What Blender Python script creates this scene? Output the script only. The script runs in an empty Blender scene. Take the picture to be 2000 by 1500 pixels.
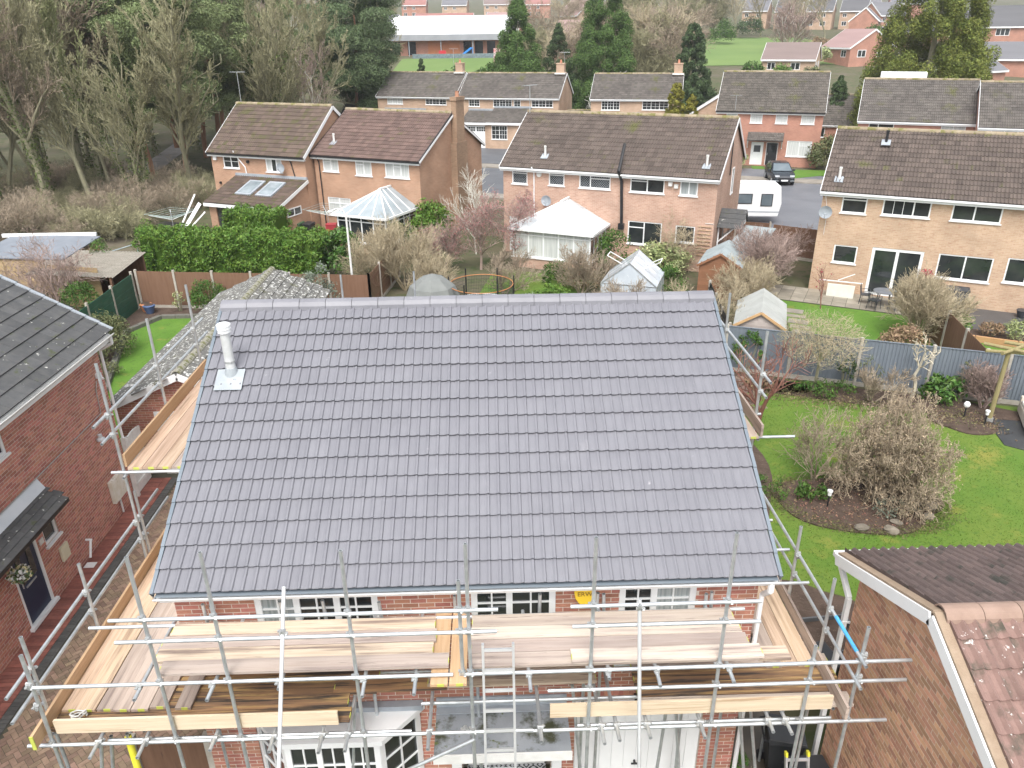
import bpy, math, random
import numpy as np
from mathutils import Matrix, Vector
R_ = math.radians
scene = bpy.context.scene
# ------------------------------------------------------------------ camera
CAMH = 11.7
PITCH, YAW, ROLL = R_(24.864), R_(1.441), R_(-0.656)
F_ = Vector((math.sin(YAW)*math.cos(PITCH), math.cos(YAW)*math.cos(PITCH), -math.sin(PITCH)))
r0 = Vector((math.cos(YAW), -math.sin(YAW), 0)); u0 = r0.cross(F_)
CR = math.cos(ROLL)*r0 + math.sin(ROLL)*u0
CU = -math.sin(ROLL)*r0 + math.cos(ROLL)*u0
cam = bpy.data.cameras.new('camera'); camo = bpy.data.objects.new('camera', cam)
bpy.context.collection.objects.link(camo)
camo.matrix_world = Matrix(((CR.x, CU.x, -F_.x, 0), (CR.y, CU.y, -F_.y, 0), (CR.z, CU.z, -F_.z, CAMH), (0, 0, 0, 1)))
cam.sensor_width = 36; cam.lens = 36*1482.85/2000; cam.clip_end = 3000; cam.clip_start = 0.1
scene.camera = camo
# ------------------------------------------------------------------ sky, sun, exposure (bright overcast)
SUN_EL, SUN_AZ = R_(58), R_(190)       # azimuth clockwise from +Y
w = bpy.data.worlds.new('World'); scene.world = w; w.use_nodes = True
nt = w.node_tree; nt.nodes.clear()
sky = nt.nodes.new('ShaderNodeTexSky'); sky.sky_type = 'NISHITA'; sky.sun_disc = False
sky.sun_elevation = SUN_EL; sky.sun_rotation = SUN_AZ; sky.air_density = 1.0; sky.dust_density = 4.0; sky.ozone_density = 1.0
hs = nt.nodes.new('ShaderNodeHueSaturation'); hs.inputs['Saturation'].default_value = 0.22
bg = nt.nodes.new('ShaderNodeBackground'); bg.inputs['Strength'].default_value = 0.15
wo = nt.nodes.new('ShaderNodeOutputWorld')
nt.links.new(sky.outputs[0], hs.inputs['Color']); nt.links.new(hs.outputs[0], bg.inputs[0]); nt.links.new(bg.outputs[0], wo.inputs[0])
sun = bpy.data.lights.new('sun', 'SUN'); sun.energy = 1.0; sun.angle = R_(24); sun.color = (1.0, 0.975, 0.94)
suno = bpy.data.objects.new('sun', sun); bpy.context.collection.objects.link(suno)
suno.rotation_euler = (R_(90)-SUN_EL, 0, math.pi-SUN_AZ); suno.location = (0, 0, 60)
scene.view_settings.view_transform = 'Standard'; scene.view_settings.look = 'None'
scene.view_settings.gamma = 1; scene.view_settings.use_curve_mapping = False
scene.view_settings.exposure = 1.13
scene.render.resolution_x = 1024; scene.render.resolution_y = 768
# ------------------------------------------------------------------ helpers
COL = bpy.context.collection
rng = random.Random(7); nr = np.random.default_rng(7)
def proj(p):
    q = Vector(p) - Vector((0, 0, CAMH)); d = F_.dot(q)
    if d < .1: return None
    return 1000+1482.85*CR.dot(q)/d, 750-1482.85*CU.dot(q)/d, d
def tag(o, label=None, cat=None, group=None, kind=None):
    if label: o['label'] = label
    if cat: o['category'] = cat
    if group: o['group'] = group
    if kind: o['kind'] = kind
    return o
def thing(name, label, cat, loc=(0, 0, 0), rz=0, group=None):
    o = bpy.data.objects.new(name, None); COL.objects.link(o)
    o.location = loc; o.rotation_euler = (0, 0, rz); o.empty_display_size = .2
    return tag(o, label, cat, group)
def top(o):
    while o.parent: o = o.parent
    return o
class MB:
    def __init__(s): s.v = []; s.f = []; s.r = []
    def add(s, vs, fs, r=None):
        b = len(s.v); s.v += [tuple(v) for v in vs]; s.f += [tuple(b+i for i in f) for f in fs]
        if r is not None: s.r += [r]*len(fs)
        return s
    def quad(s, a, b, c, d, r=None): return s.add((a, b, c, d), ((0, 1, 2, 3),), r)
    def box(s, x0, x1, y0, y1, z0, z1, r=None):
        return s.add(((x0,y0,z0),(x1,y0,z0),(x1,y1,z0),(x0,y1,z0),(x0,y0,z1),(x1,y0,z1),(x1,y1,z1),(x0,y1,z1)),
                     ((0,3,2,1),(4,5,6,7),(0,1,5,4),(1,2,6,5),(2,3,7,6),(3,0,4,7)), r)
    def obox(s, c, a, b, d, r=None):
        c, a, b, d = Vector(c), Vector(a), Vector(b), Vector(d)
        vs = [c-a-b-d, c+a-b-d, c+a+b-d, c-a+b-d, c-a-b+d, c+a-b+d, c+a+b+d, c-a+b+d]
        return s.add(vs, ((0,3,2,1),(4,5,6,7),(0,1,5,4),(1,2,6,5),(2,3,7,6),(3,0,4,7)), r)
    def bar(s, p0, p1, w, h, up=(0, 0, 1), r=None):
        p0, p1 = Vector(p0), Vector(p1); d = p1-p0; l = d.length; d.normalize()
        up = Vector(up); sd = d.cross(up)
        if sd.length < 1e-4: sd = d.cross(Vector((1, 0, 0)))
        sd.normalize(); u2 = sd.cross(d)
        return s.obox((p0+p1)/2, d*l/2, sd*w/2, u2*h/2, r)
    def tube(s, p0, p1, r, n=8, r1=None, caps=True):
        p0, p1 = Vector(p0), Vector(p1); d = (p1-p0).normalized(); r1 = r if r1 is None else r1
        a = d.orthogonal().normalized(); b = d.cross(a); vs = []
        for p, q in ((p0, r), (p1, r1)):
            for i in range(n):
                t = 2*math.pi*i/n; vs.append(p+q*(a*math.cos(t)+b*math.sin(t)))
        fs = [(i, (i+1) % n, n+(i+1) % n, n+i) for i in range(n)]
        if caps: fs += [tuple(reversed(range(n))), tuple(range(n, 2*n))]
        return s.add(vs, fs)
    def pipe(s, p0, p1, r, ri, n=12):          # open-ended hollow tube
        s.tube(p0, p1, r, n, caps=False)
        p0, p1 = Vector(p0), Vector(p1); d = (p1-p0).normalized(); a = d.orthogonal().normalized(); b = d.cross(a)
        for p, sg, dep in ((p0, 1, .12), (p1, -1, .12)):
            vs = []
            for pp, q in ((p, r), (p, ri), (p+sg*d*dep, ri)):
                for i in range(n):
                    t = 2*math.pi*i/n; vs.append(pp+q*(a*math.cos(t)+b*math.sin(t)))
            fs = []
            for k in (0, 1):
                for i in range(n): fs.append((k*n+i, (k+1)*n+i, (k+1)*n+(i+1) % n, k*n+(i+1) % n))
            fs.append(tuple(2*n+i for i in range(n)))
            s.add(vs, fs)
        return s
    def path(s, pts, r, n=8):
        for a, b in zip(pts[:-1], pts[1:]): s.tube(a, b, r, n)
        return s
    def prism(s, poly, d, r=None):
        n = len(poly); d = Vector(d); vs = [Vector(p) for p in poly]+[Vector(p)+d for p in poly]
        fs = [tuple(reversed(range(n))), tuple(range(n, 2*n))]+[(i, (i+1) % n, n+(i+1) % n, n+i) for i in range(n)]
        return s.add(vs, fs, r)
    def lathe(s, c, prof, n=14):
        vs = []; fs = []
        for (r, z) in prof:
            for i in range(n):
                t = 2*math.pi*i/n; vs.append((c[0]+r*math.cos(t), c[1]+r*math.sin(t), c[2]+z))
        for k in range(len(prof)-1):
            for i in range(n): fs.append((k*n+i, k*n+(i+1) % n, (k+1)*n+(i+1) % n, (k+1)*n+i))
        fs.append(tuple(reversed(range(n)))); fs.append(tuple((len(prof)-1)*n+i for i in range(n)))
        return s.add(vs, fs)
    def xf(s, T): s.v = [tuple(T @ Vector(v)) for v in s.v]; return s
    def mesh(s, name, off=None):
        me = bpy.data.meshes.new(name)
        vs = s.v if off is None else [(v[0]-off[0], v[1]-off[1], v[2]-off[2]) for v in s.v]
        me.from_pydata(vs, [], s.f)
        if s.r and len(s.r) == len(s.f):
            at = me.attributes.new('rnd', 'FLOAT', 'FACE'); at.data.foreach_set('value', s.r)
        return me
    def build(s, name, mat, parent=None, local=False, smooth=False, bevel=0, **tg):
        off = None if (parent is None or local) else top(parent).location
        me = s.mesh(name, off); me.materials.append(mat)
        if smooth: me.shade_smooth()
        o = bpy.data.objects.new(name, me); COL.objects.link(o); o.parent = parent
        if bevel:
            m = o.modifiers.new('bevel', 'BEVEL'); m.width = bevel; m.segments = 2; m.limit_method = 'ANGLE'
        return tag(o, **tg)
def np_mesh(name, V, F, rnd=None, mat=None, smooth=False):
    V = np.asarray(V, np.float32); F = np.asarray(F, np.int32); k = F.shape[1]
    me = bpy.data.meshes.new(name)
    me.vertices.add(len(V)); me.vertices.foreach_set('co', V.ravel())
    me.loops.add(F.size); me.loops.foreach_set('vertex_index', F.ravel())
    me.polygons.add(len(F)); me.polygons.foreach_set('loop_start', np.arange(0, F.size, k, dtype=np.int32))
    me.polygons.foreach_set('loop_total', np.full(len(F), k, np.int32))
    me.update(calc_edges=True)
    if rnd is not None:
        at = me.attributes.new('rnd', 'FLOAT', 'FACE'); at.data.foreach_set('value', np.asarray(rnd, np.float32))
    if mat: me.materials.append(mat)
    if smooth: me.shade_smooth()
    else: me.shade_flat()
    return me
def mobj(name, me, parent=None, loc=None, rot=None, scale=None, **tg):
    o = bpy.data.objects.new(name, me); COL.objects.link(o); o.parent = parent
    if loc is not None: o.location = loc
    if rot is not None: o.rotation_euler = rot
    if scale is not None: o.scale = scale
    return tag(o, **tg)
def copy_tree(o, parent=None, loc=None, rz=None, sc=None, label=None):
    c = o.copy(); COL.objects.link(c); c.parent = parent
    if loc is not None: c.location = loc
    if rz is not None: c.rotation_euler = (0, 0, rz)
    if sc is not None: c.scale = sc if hasattr(sc, '__len__') else (sc, sc, sc)
    if label: c['label'] = label
    for ch in list(o.children): copy_tree(ch, c)
    return c
# ------------------------------------------------------------------ materials
def M(name, c1, c2=None, scale=3.0, rough=.8, bump=0., bscale=40., metal=0., rnd=None, rv=.25, rh=0., spots=None, spec=.5, stretch=None, coord='Object', detail=4, spots2=None, emit=0):
    """procedural surface: two colours mixed by noise, value jitter per object/piece, optional spots (colour, scale, threshold)"""
    m = bpy.data.materials.new(name); m.use_nodes = True; t = m.node_tree; N = t.nodes; Lk = t.links
    b = N['Principled BSDF']; b.inputs['Roughness'].default_value = rough; b.inputs['Metallic'].default_value = metal
    b.inputs['Specular IOR Level'].default_value = spec
    tc = N.new('ShaderNodeTexCoord'); vec = tc.outputs[coord]
    if rnd == 'obj':          # every copy gets its own stretch of the pattern
        oi = N.new('ShaderNodeObjectInfo'); ml = N.new('ShaderNodeMath'); ml.operation = 'MULTIPLY'; ml.inputs[1].default_value = 57.3; Lk.new(oi.outputs['Random'], ml.inputs[0])
        va = N.new('ShaderNodeVectorMath'); va.operation = 'ADD'; Lk.new(vec, va.inputs[0]); Lk.new(ml.outputs[0], va.inputs[1]); vec = va.outputs[0]
    if stretch:
        mp = N.new('ShaderNodeMapping'); mp.inputs['Scale'].default_value = stretch; Lk.new(vec, mp.inputs[0]); vec = mp.outputs[0]
    def noise(sc, det=4, rg=.55):
        n = N.new('ShaderNodeTexNoise'); n.inputs['Scale'].default_value = sc; n.inputs['Detail'].default_value = det
        n.inputs['Roughness'].default_value = rg; Lk.new(vec, n.inputs['Vector']); return n.outputs['Fac']
    def mix(fac, a, bb):
        x = N.new('ShaderNodeMix'); x.data_type = 'RGBA'
        if isinstance(fac, float): x.inputs[0].default_value = fac
        else: Lk.new(fac, x.inputs[0])
        for s_, v in ((6, a), (7, bb)):
            if isinstance(v, tuple): x.inputs[s_].default_value = (*v, 1)
            else: Lk.new(v, x.inputs[s_])
        return x.outputs[2]
    def mr(x, a, bb, c=0., d=1.):
        k = N.new('ShaderNodeMapRange'); Lk.new(x, k.inputs[0])
        for i, v in enumerate((a, bb, c, d)): k.inputs[i+1].default_value = v
        return k.outputs[0]
    col = c1
    if c2: col = mix(mr(noise(scale, detail), .3, .7), c1, c2)
    if rnd:
        if rnd == 'obj': o_ = N.new('ShaderNodeObjectInfo').outputs['Random']
        else:
            a_ = N.new('ShaderNodeAttribute'); a_.attribute_name = 'rnd'; o_ = a_.outputs['Fac']
        h = N.new('ShaderNodeHueSaturation'); Lk.new(mr(o_, 0, 1, 1-rv, 1+rv), h.inputs['Value'])
        if rh:
            wn = N.new('ShaderNodeTexWhiteNoise'); wn.noise_dimensions = '1D'; Lk.new(o_, wn.inputs['W'])
            Lk.new(mr(wn.outputs['Value'], 0, 1, .5-rh, .5+rh), h.inputs['Hue'])
        if isinstance(col, tuple): h.inputs['Color'].default_value = (*col, 1)
        else: Lk.new(col, h.inputs['Color'])
        col = h.outputs[0]
    for sp in (spots, spots2):
        if sp: col = mix(mr(noise(sp[1], 5, .65), sp[2], sp[2]+(sp[3] if len(sp) > 3 else .06)), col, sp[0])
    if isinstance(col, tuple): b.inputs['Base Color'].default_value = (*col, 1)
    else: Lk.new(col, b.inputs['Base Color'])
    if bump:
        bm = N.new('ShaderNodeBump'); bm.inputs['Strength'].default_value = bump; bm.inputs['Distance'].default_value = .02
        Lk.new(noise(bscale, 4), bm.inputs['Height']); Lk.new(bm.outputs[0], b.inputs['Normal'])
    return m
def brick_mat(name, c1, c2, mortar, scale_w=.225, scale_h=.075, bump=.3, c3=None):
    """brickwork too far off to pick out single bricks; uses wall-aligned generated uv 'wuv'"""
    m = bpy.data.materials.new(name); m.use_nodes = True; t = m.node_tree; N = t.nodes; Lk = t.links
    b = N['Principled BSDF']; b.inputs['Roughness'].default_value = .9
    uv = N.new('ShaderNodeUVMap'); uv.uv_map = 'wuv'
    br = N.new('ShaderNodeTexBrick'); br.inputs['Scale'].default_value = 1
    br.inputs['Brick Width'].default_value = scale_w; br.inputs['Row Height'].default_value = scale_h
    br.inputs['Mortar Size'].default_value = .006; br.inputs['Mortar Smooth'].default_value = .1; br.inputs['Bias'].default_value = 0
    br.inputs['Color1'].default_value = (*c1, 1); br.inputs['Color2'].default_value = (*c2, 1); br.inputs['Mortar'].default_value = (*mortar, 1)
    Lk.new(uv.outputs[0], br.inputs['Vector'])
    n = N.new('ShaderNodeTexNoise'); n.inputs['Scale'].default_value = .7; n.inputs['Detail'].default_value = 5
    Lk.new(uv.outputs[0], n.inputs['Vector'])
    x = N.new('ShaderNodeMix'); x.data_type = 'RGBA'; x.blend_type = 'MULTIPLY'; x.inputs[0].default_value = 1
    rp = N.new('ShaderNodeMapRange'); Lk.new(n.outputs['Fac'], rp.inputs[0])
    for i, v in enumerate((.3, .7, .82, 1.12)): rp.inputs[i+1].default_value = v
    Lk.new(br.outputs['Color'], x.inputs[6]); Lk.new(rp.outputs[0], x.inputs[7]); col = x.outputs[2]
    if c3:
        n2 = N.new('ShaderNodeTexNoise'); n2.inputs['Scale'].default_value = 6; n2.inputs['Detail'].default_value = 3
        mp = N.new('ShaderNodeMapping'); mp.inputs['Scale'].default_value = (.7, 3.2, 1); Lk.new(uv.outputs[0], mp.inputs[0]); Lk.new(mp.outputs[0], n2.inputs['Vector'])
        r2 = N.new('ShaderNodeMapRange'); Lk.new(n2.outputs['Fac'], r2.inputs[0])
        for i, v in enumerate((.6, .66, 0, .75)): r2.inputs[i+1].default_value = v
        x2 = N.new('ShaderNodeMix'); x2.data_type = 'RGBA'; Lk.new(r2.outputs[0], x2.inputs[0]); Lk.new(col, x2.inputs[6]); x2.inputs[7].default_value = (*c3, 1); col = x2.outputs[2]
    Lk.new(col, b.inputs['Base Color'])
    bm = N.new('ShaderNodeBump'); bm.inputs['Strength'].default_value = bump; bm.inputs['Distance'].default_value = .01; bm.invert = True
    Lk.new(br.outputs['Fac'], bm.inputs['Height']); Lk.new(bm.outputs[0], b.inputs['Normal'])
    return m
def wall_uv(me):
    """uv in metres along the wall: dominant horizontal direction and height"""
    uvl = me.uv_layers.new(name='wuv')
    for p in me.polygons:
        n = p.normal; k = 0 if abs(n.y) >= abs(n.x) else 1
        for li in p.loop_indices:
            v = me.vertices[me.loops[li].vertex_index].co
            uvl.data[li].uv = (v[k], v.z) if abs(n.z) < .9 else (v.x, v.y)
PAL = {}
PAL['white'] = M('white_upvc', (.80, .81, .81), (.74, .75, .75), 2, .45, bump=.02)
PAL['white_dirty'] = M('white_weathered', (.74, .74, .72), (.6, .6, .57), 4, .6)
PAL['glass'] = M('window_glass', (.012, .016, .018), (.045, .05, .05), .9, .04, spec=.8)
PAL['glass_sky'] = M('roof_glass', (.16, .2, .22), (.3, .34, .36), 1.5, .08, spec=.8)
PAL['blind'] = M('window_blind', (.42, .44, .43), (.62, .63, .61), 1.2, .3, stretch=(9, 1, .4))
PAL['black'] = M('black_plastic', (.012, .013, .015), (.025, .025, .028), 3, .4)
PAL['lead'] = M('lead_sheet', (.26, .29, .32), (.36, .39, .42), 3, .45, spots=((.6, .62, .62), 6, .68))
PAL['galv'] = M('galvanised_tube', (.42, .45, .47), (.62, .65, .66), 7, .38, metal=.65, bump=.05, spots=((.3, .24, .18), 14, .7))
PAL['galv_dull'] = M('galvanised_coupler', (.33, .34, .34), (.55, .56, .55), 25, .5, metal=.6, spots=((.25, .16, .1), 30, .66))
PAL['concrete'] = M('concrete_post', (.33, .3, .25), (.45, .42, .37), 5, .9, bump=.2)
# ------------------------------------------------------------------ shared builders
CAMP = Vector((0, 0, CAMH))
def vis_key(p):
    q = proj(p)
    if q is None: return 1e9
    out = max(0, -q[0], q[0]-2000, -q[1], q[1]-1500)
    return q[2]+out*.05
def sub_iv(ivs, cuts):
    for a, b in cuts:
        nx = []
        for c, d in ivs:
            if b <= c or a >= d: nx.append((c, d)); continue
            if a > c: nx.append((c, a))
            if b < d: nx.append((b, d))
        ivs = nx
    return ivs
def lay_bricks(parent, O, u, ivf, z0, z1, mat_o, mat_s, nobj=300, name='brick', L=.214, Hh=.064, J=.0115, proud=.0025, seed=1, hide=None):
    """real bricks on a mortar wall; u runs along the wall, the wall's inside is to the left of u. ivf(z) gives free intervals"""
    rg = random.Random(seed); O = Vector(O); u = Vector(u).normalized(); inn = Vector((-u.y, u.x, 0)); ang = math.atan2(u.y, u.x)
    off = top(parent).location; items = []
    nc = int((z1-z0)/(Hh+J))
    for k in range(nc):
        zb = z0+k*(Hh+J)+J/2; sh = (k % 2)*(L+J)/2
        for a, b in ivf(zb+Hh/2):
            i0 = math.floor((a-sh)/(L+J)); x = i0*(L+J)+sh
            while x < b:
                c, d = max(x, a), min(x+L, b)
                if d-c > .035: items.append((c, d, zb, (d-c) > L-.001))
                x += L+J
    full = [it for it in items if it[3]]
    if hide: full = [it for it in full if not hide(O+u*((it[0]+it[1])/2)+Vector((0, 0, it[2])))]
    full.sort(key=lambda it: vis_key(O+u*it[0]+Vector((0, 0, it[2]))))
    chosen = set(full[:nobj])
    bm = MB().box(0, L, -proud, .004, 0, Hh); me = bm.mesh(name); me.materials.append(mat_o)
    V = []; Rn = []
    for it in items:
        p = O+u*it[0]+Vector((0, 0, it[2])); j = rg.uniform(-.0015, .0015)
        if it in chosen:
            o = mobj(name, me, parent, p-inn*j-off, (0, 0, ang))
        else:
            l = it[1]-it[0]; a = p-inn*(proud+j)-off; b = p+inn*.004-off; dz = Vector((0, 0, Hh)); du = u*l
            V += [a, a+du, a+du+dz, a+dz, b, b+du, b+du+dz, b+dz]; Rn.append(rg.random())
    if V:
        n = len(V)//8; base = np.arange(n)[:, None, None]*8
        F = (base+np.array([[0,1,2,3],[1,5,6,2],[4,0,3,7],[3,2,6,7],[0,4,5,1]])[None]).reshape(-1, 4)
        me2 = np_mesh(name+'_courses', V, F, np.repeat(Rn, 5), mat_s)
        mobj('brick_courses', me2, parent, kind='stuff')
PROF_ROMAN = [(0, 0), (.06, .001), (.09, .008), (.115, .023), (.138, .023), (.15, 0), (.21, .001), (.24, .008), (.265, .023), (.288, .023), (.3, 0)]
PROF_FAR = [(0, .0), (.06, .0), (.105, .045), (.15, .0), (.21, .0), (.255, .045), (.3, 0)]
PROF_PAN = [(0, .052), (.03, .035), (.055, .006), (.085, 0), (.115, .012), (.15, .052), (.18, .035), (.205, .006), (.235, 0), (.265, .012), (.3, .052)]
PROF_FLAT = [(0, 0), (.296, 0)]
def tile_mesh(name, prof, length=.42, th=.02, lift=.022, fine=True):
    n = len(prof); rows = []
    if fine: rows = [(0, lift-th), (0, lift-.004), (.006, lift), (length, 0)]
    else: rows = [(0, lift-th), (0, lift), (length, 0)]
    V = [(x, y, h+z) for (y, z) in rows for (x, h) in prof]; F = []
    for k in range(len(rows)-1):
        for i in range(n-1): F.append((k*n+i, k*n+i+1, (k+1)*n+i+1, (k+1)*n+i))
    V += [(prof[0][0], 0, -.004), (prof[-1][0], 0, -.004), (prof[0][0], length, -.004), (prof[-1][0], length, -.004)]
    e = len(V); last = (len(rows)-1)*n
    F += [(0, 0+n*(len(rows)-2), last, e-2, e-4), (n-1, e-3, e-1, last+n-1, n-1+n*(len(rows)-2))]
    return V, F
def tile_roof(parent, O, u, s, nx, ny, gauge, width, prof, mat_o, mat_s, nobj=300, name='roof_tile', fine=True, seed=3, skip=None, local_w=None, th=.02, stag=False, jit=.0015):
    """O eave corner, u along the eave, s up the slope (root-local coordinates when local_w maps local to world)"""
    rg = random.Random(seed); u = Vector(u).normalized(); s = Vector(s).normalized(); nn = u.cross(s); O = Vector(O)
    off = Vector((0, 0, 0)) if local_w else Vector(top(parent).location)
    sx = width/.3; V0, F0 = tile_mesh(name, prof, gauge+.075, th, th+(.026 if prof is PROF_ROMAN else .008), fine); V0 = [(v[0]*sx, v[1], v[2]) for v in V0]
    me = bpy.data.meshes.new(name); me.from_pydata(V0, [], F0); me.materials.append(mat_o)
    items = []
    for k in range(ny):
        for i in range(nx):
            xo = (width/2 if (stag and k % 2) else 0)
            if skip and skip(i, k): continue
            items.append((i*width+xo, k*gauge))
    def W(it):
        p = O+u*it[0]+s*it[1]; return local_w @ p if local_w else p
    order = sorted(items, key=lambda it: vis_key(W(it))); chosen = set(order[:nobj])
    B = Matrix((u, s, nn)).transposed()
    Vs = []; Fs = []; Rn = []; tri = [f for f in F0]
    for it in items:
        p = O+u*it[0]+s*it[1]+nn*rg.uniform(-jit, jit)-off
        if it in chosen:
            o = bpy.data.objects.new(name, me); COL.objects.link(o); o.parent = parent
            o.matrix_basis = Matrix.Translation(p) @ (B @ Matrix.Rotation(rg.uniform(-.004, .004), 3, 'Z')).to_4x4()
        else:
            b = len(Vs); Vs += [p+B @ Vector(v) for v in V0]; Fs += [tuple(b+q for q in f) for f in F0]; Rn += [rg.random()]*len(F0)
    if Vs:
        m2 = bpy.data.meshes.new(name+'s_far'); m2.from_pydata([tuple(v) for v in Vs], [], Fs); m2.materials.append(mat_s)
        at = m2.attributes.new('rnd', 'FLOAT', 'FACE'); at.data.foreach_set('value', Rn)
        mobj('tile_courses', m2, parent, kind='stuff')
def ridge_tiles(parent, P0, P1, n, mat, rad=.13, h=.085, local=False, name='ridge_tile'):
    P0, P1 = Vector(P0), Vector(P1); d = (P1-P0)/n; off = Vector((0, 0, 0)) if local else Vector(top(parent).location)
    prof = [(-rad, -h*.95), (-rad*.92, -h*.3), (-rad*.6, h*.25), (-rad*.2, h*.5), (rad*.2, h*.5), (rad*.6, h*.25), (rad*.92, -h*.3), (rad, -h*.95)]
    m = MB(); l = d.length-.008; n8 = len(prof)
    vs = [(0, a, b) for a, b in prof]+[(l, a, b) for a, b in prof]+[(0, a*.9, b-.02) for a, b in prof]+[(l, a*.9, b-.02) for a, b in prof]
    fs = [(i, n8+i, n8+i+1, i+1) for i in range(n8-1)]
    fs += [(i, i+1, 2*n8+i+1, 2*n8+i) for i in range(n8-1)]+[(n8+i, 3*n8+i, 3*n8+i+1, n8+i+1) for i in range(n8-1)]
    m.add(vs, fs); me = m.mesh(name); me.materials.append(mat); ang = math.atan2(d.y, d.x)
    for i in range(n): mobj(name, me, parent, P0+d*i-off+Vector((0, 0, rng.uniform(-.004, .004))), (0, -math.asin(d.z/d.length), ang+rng.uniform(-.004, .004)))
def wall_panel(mb, L, H, ops, rev=.08, poly_top=None):
    """front face in x,z at y=0 (outside is -y) with openings (x0,x1,z0,z1) and reveals going to y=+rev"""
    xs = sorted({0, L, *[o[0] for o in ops], *[o[1] for o in ops]}); zs = sorted({0, H, *[o[2] for o in ops], *[o[3] for o in ops]})
    for a, b in zip(xs[:-1], xs[1:]):
        for c, d in zip(zs[:-1], zs[1:]):
            mx, mz = (a+b)/2, (c+d)/2
            if any(o[0] < mx < o[1] and o[2] < mz < o[3] for o in ops): continue
            mb.quad((a, 0, c), (b, 0, c), (b, 0, d), (a, 0, d))
    for a, b, c, d in [o[:4] for o in ops]:
        mb.quad((a, 0, c), (a, rev, c), (b, rev, c), (b, 0, c)); mb.quad((a, 0, d), (b, 0, d), (b, rev, d), (a, rev, d))
        mb.quad((a, 0, c), (a, 0, d), (a, rev, d), (a, rev, c)); mb.quad((b, 0, c), (b, rev, c), (b, rev, d), (b, 0, d))
    return mb
ID = Matrix.Identity(4)
def window(root, T, x0, x1, z0, z1, cols=(1,), top=None, bars=None, fr=.06, y=.05, pane='glass', sill=True, local=True, name='window', lattice=False, sides=None):
    """a frame with one pane per light. cols: relative widths; top[i]: height fraction of a fanlight in column i; bars[i]: glazing bars (nx,nz)"""
    f = MB(); panes = []; gb = MB()
    f.box(x0, x1, y-.03, y+.03, z0, z0+fr); f.box(x0, x1, y-.03, y+.03, z1-fr, z1)
    f.box(x0, x0+fr, y-.03, y+.03, z0+fr, z1-fr); f.box(x1-fr, x1, y-.03, y+.03, z0+fr, z1-fr)
    tot = sum(cols); x = x0+fr; Wd = x1-x0-2*fr
    for i, c in enumerate(cols):
        xe = x+Wd*c/tot
        if i < len(cols)-1: f.box(xe-fr*.5, xe+fr*.5, y-.028, y+.028, z0+fr, z1-fr)
        a = x+(fr*.5 if i else 0); b = xe-(fr*.5 if i < len(cols)-1 else 0); zs = [(z0+fr, z1-fr)]
        if top and top[i]:
            zt = z1-fr-(z1-z0-2*fr)*top[i]; f.box(a, b, y-.027, y+.027, zt-fr*.4, zt+fr*.4); zs = [(z0+fr, zt-fr*.4), (zt+fr*.4, z1-fr)]
        for (c0, d0) in zs:
            panes.append((a, b, c0, d0, pane if isinstance(pane, str) else pane[i]))
            if bars and bars[i]:
                nx, nz = bars[i]
                for q in range(1, nx): xx = a+(b-a)*q/nx; gb.box(xx-.012, xx+.012, y-.022, y, c0, d0)
                for q in range(1, nz): zz = c0+(d0-c0)*q/nz; gb.box(a, b, y-.0215, y, zz-.012, zz+.012)
            if lattice:
                st = .13; k = int((b-a+d0-c0)/st)+1
                for sg in (1, -1):
                    for q in range(k):
                        t0 = q*st; p = []
                        xa, za = (a+t0, c0); 
                        if t0 > b-a: xa, za = b, c0+(t0-(b-a))
                        l = min(xa-a, d0-za); xb, zb = xa-l, za+l
                        if l < .03: continue
                        if sg < 0: xa, xb = a+b-xa, a+b-xb
                        gb.bar((xa, y-.016, za), (xb, y-.016, zb), .012, .01, up=(0, 1, 0))
        x = xe
    fo = f.xf(T).build(name, PAL['white'], root, local=local)
    for a, b, c0, d0, pm in panes: MB().box(a, b, y, y+.02, c0, d0).xf(T).build('pane', PAL[pm], fo, local=local)
    if gb.v: gb.xf(T).build('glazing_bars', PAL['white'] if not lattice else PAL['lead'], fo, local=local)
    if sill: MB().box(x0-.05, x1+.05, -.06, y, z0-.05, z0-.001).xf(T).build('sill', PAL['white'], fo, local=local)
    return fo
# ------------------------------------------------------------------ ground and drives
def terr(x, y):
    a = max(0., y-95); z = .085*min(a, 75)+.06*max(0, min(a-75, 180))+.05*max(0, a-255)
    s = min(1, max(0, (a)/20)); return z*(.3+.7*s)+(.5 if y > 60 else 0)*0
GRASS_O = M('rough_ground', (.075, .085, .035), (.11, .09, .055), .35, .95, bump=.4, bscale=8, spots=((.05, .07, .02), 1.3, .5, .12), spots2=((.12, .1, .07), .18, .55, .1))
V = []; F = []; xs = np.concatenate([np.linspace(-900, -130, 8), np.linspace(-110, 150, 27), np.linspace(180, 900, 8)]); ys = np.concatenate([[-60, -20], np.linspace(0, 90, 10), np.linspace(95, 360, 36), np.linspace(400, 1500, 12)])
for yy in ys:
    for xx in xs: V.append((xx, yy, terr(xx, yy)-.02))
nx_ = len(xs)
for j in range(len(ys)-1):
    for i in range(nx_-1): F.append((j*nx_+i, j*nx_+i+1, (j+1)*nx_+i+1, (j+1)*nx_+i))
mobj('ground', np_mesh('ground', V, F, mat=GRASS_O, smooth=True), kind='structure')
LAWN = M('lawn_grass', (.07, .165, .012), (.10, .2, .02), .8, .95, bump=.6, bscale=60, spots=((.16, .19, .03), .9, .58, .12), spots2=((.05, .11, .012), 7, .55, .15))
LAWN_Y = M('mossy_lawn_grass', (.07, .155, .012), (.125, .18, .024), .45, .95, bump=.6, bscale=60, spots=((.22, .21, .04), .5, .56, .14), spots2=((.055, .12, .012), 6, .55, .15))
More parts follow.
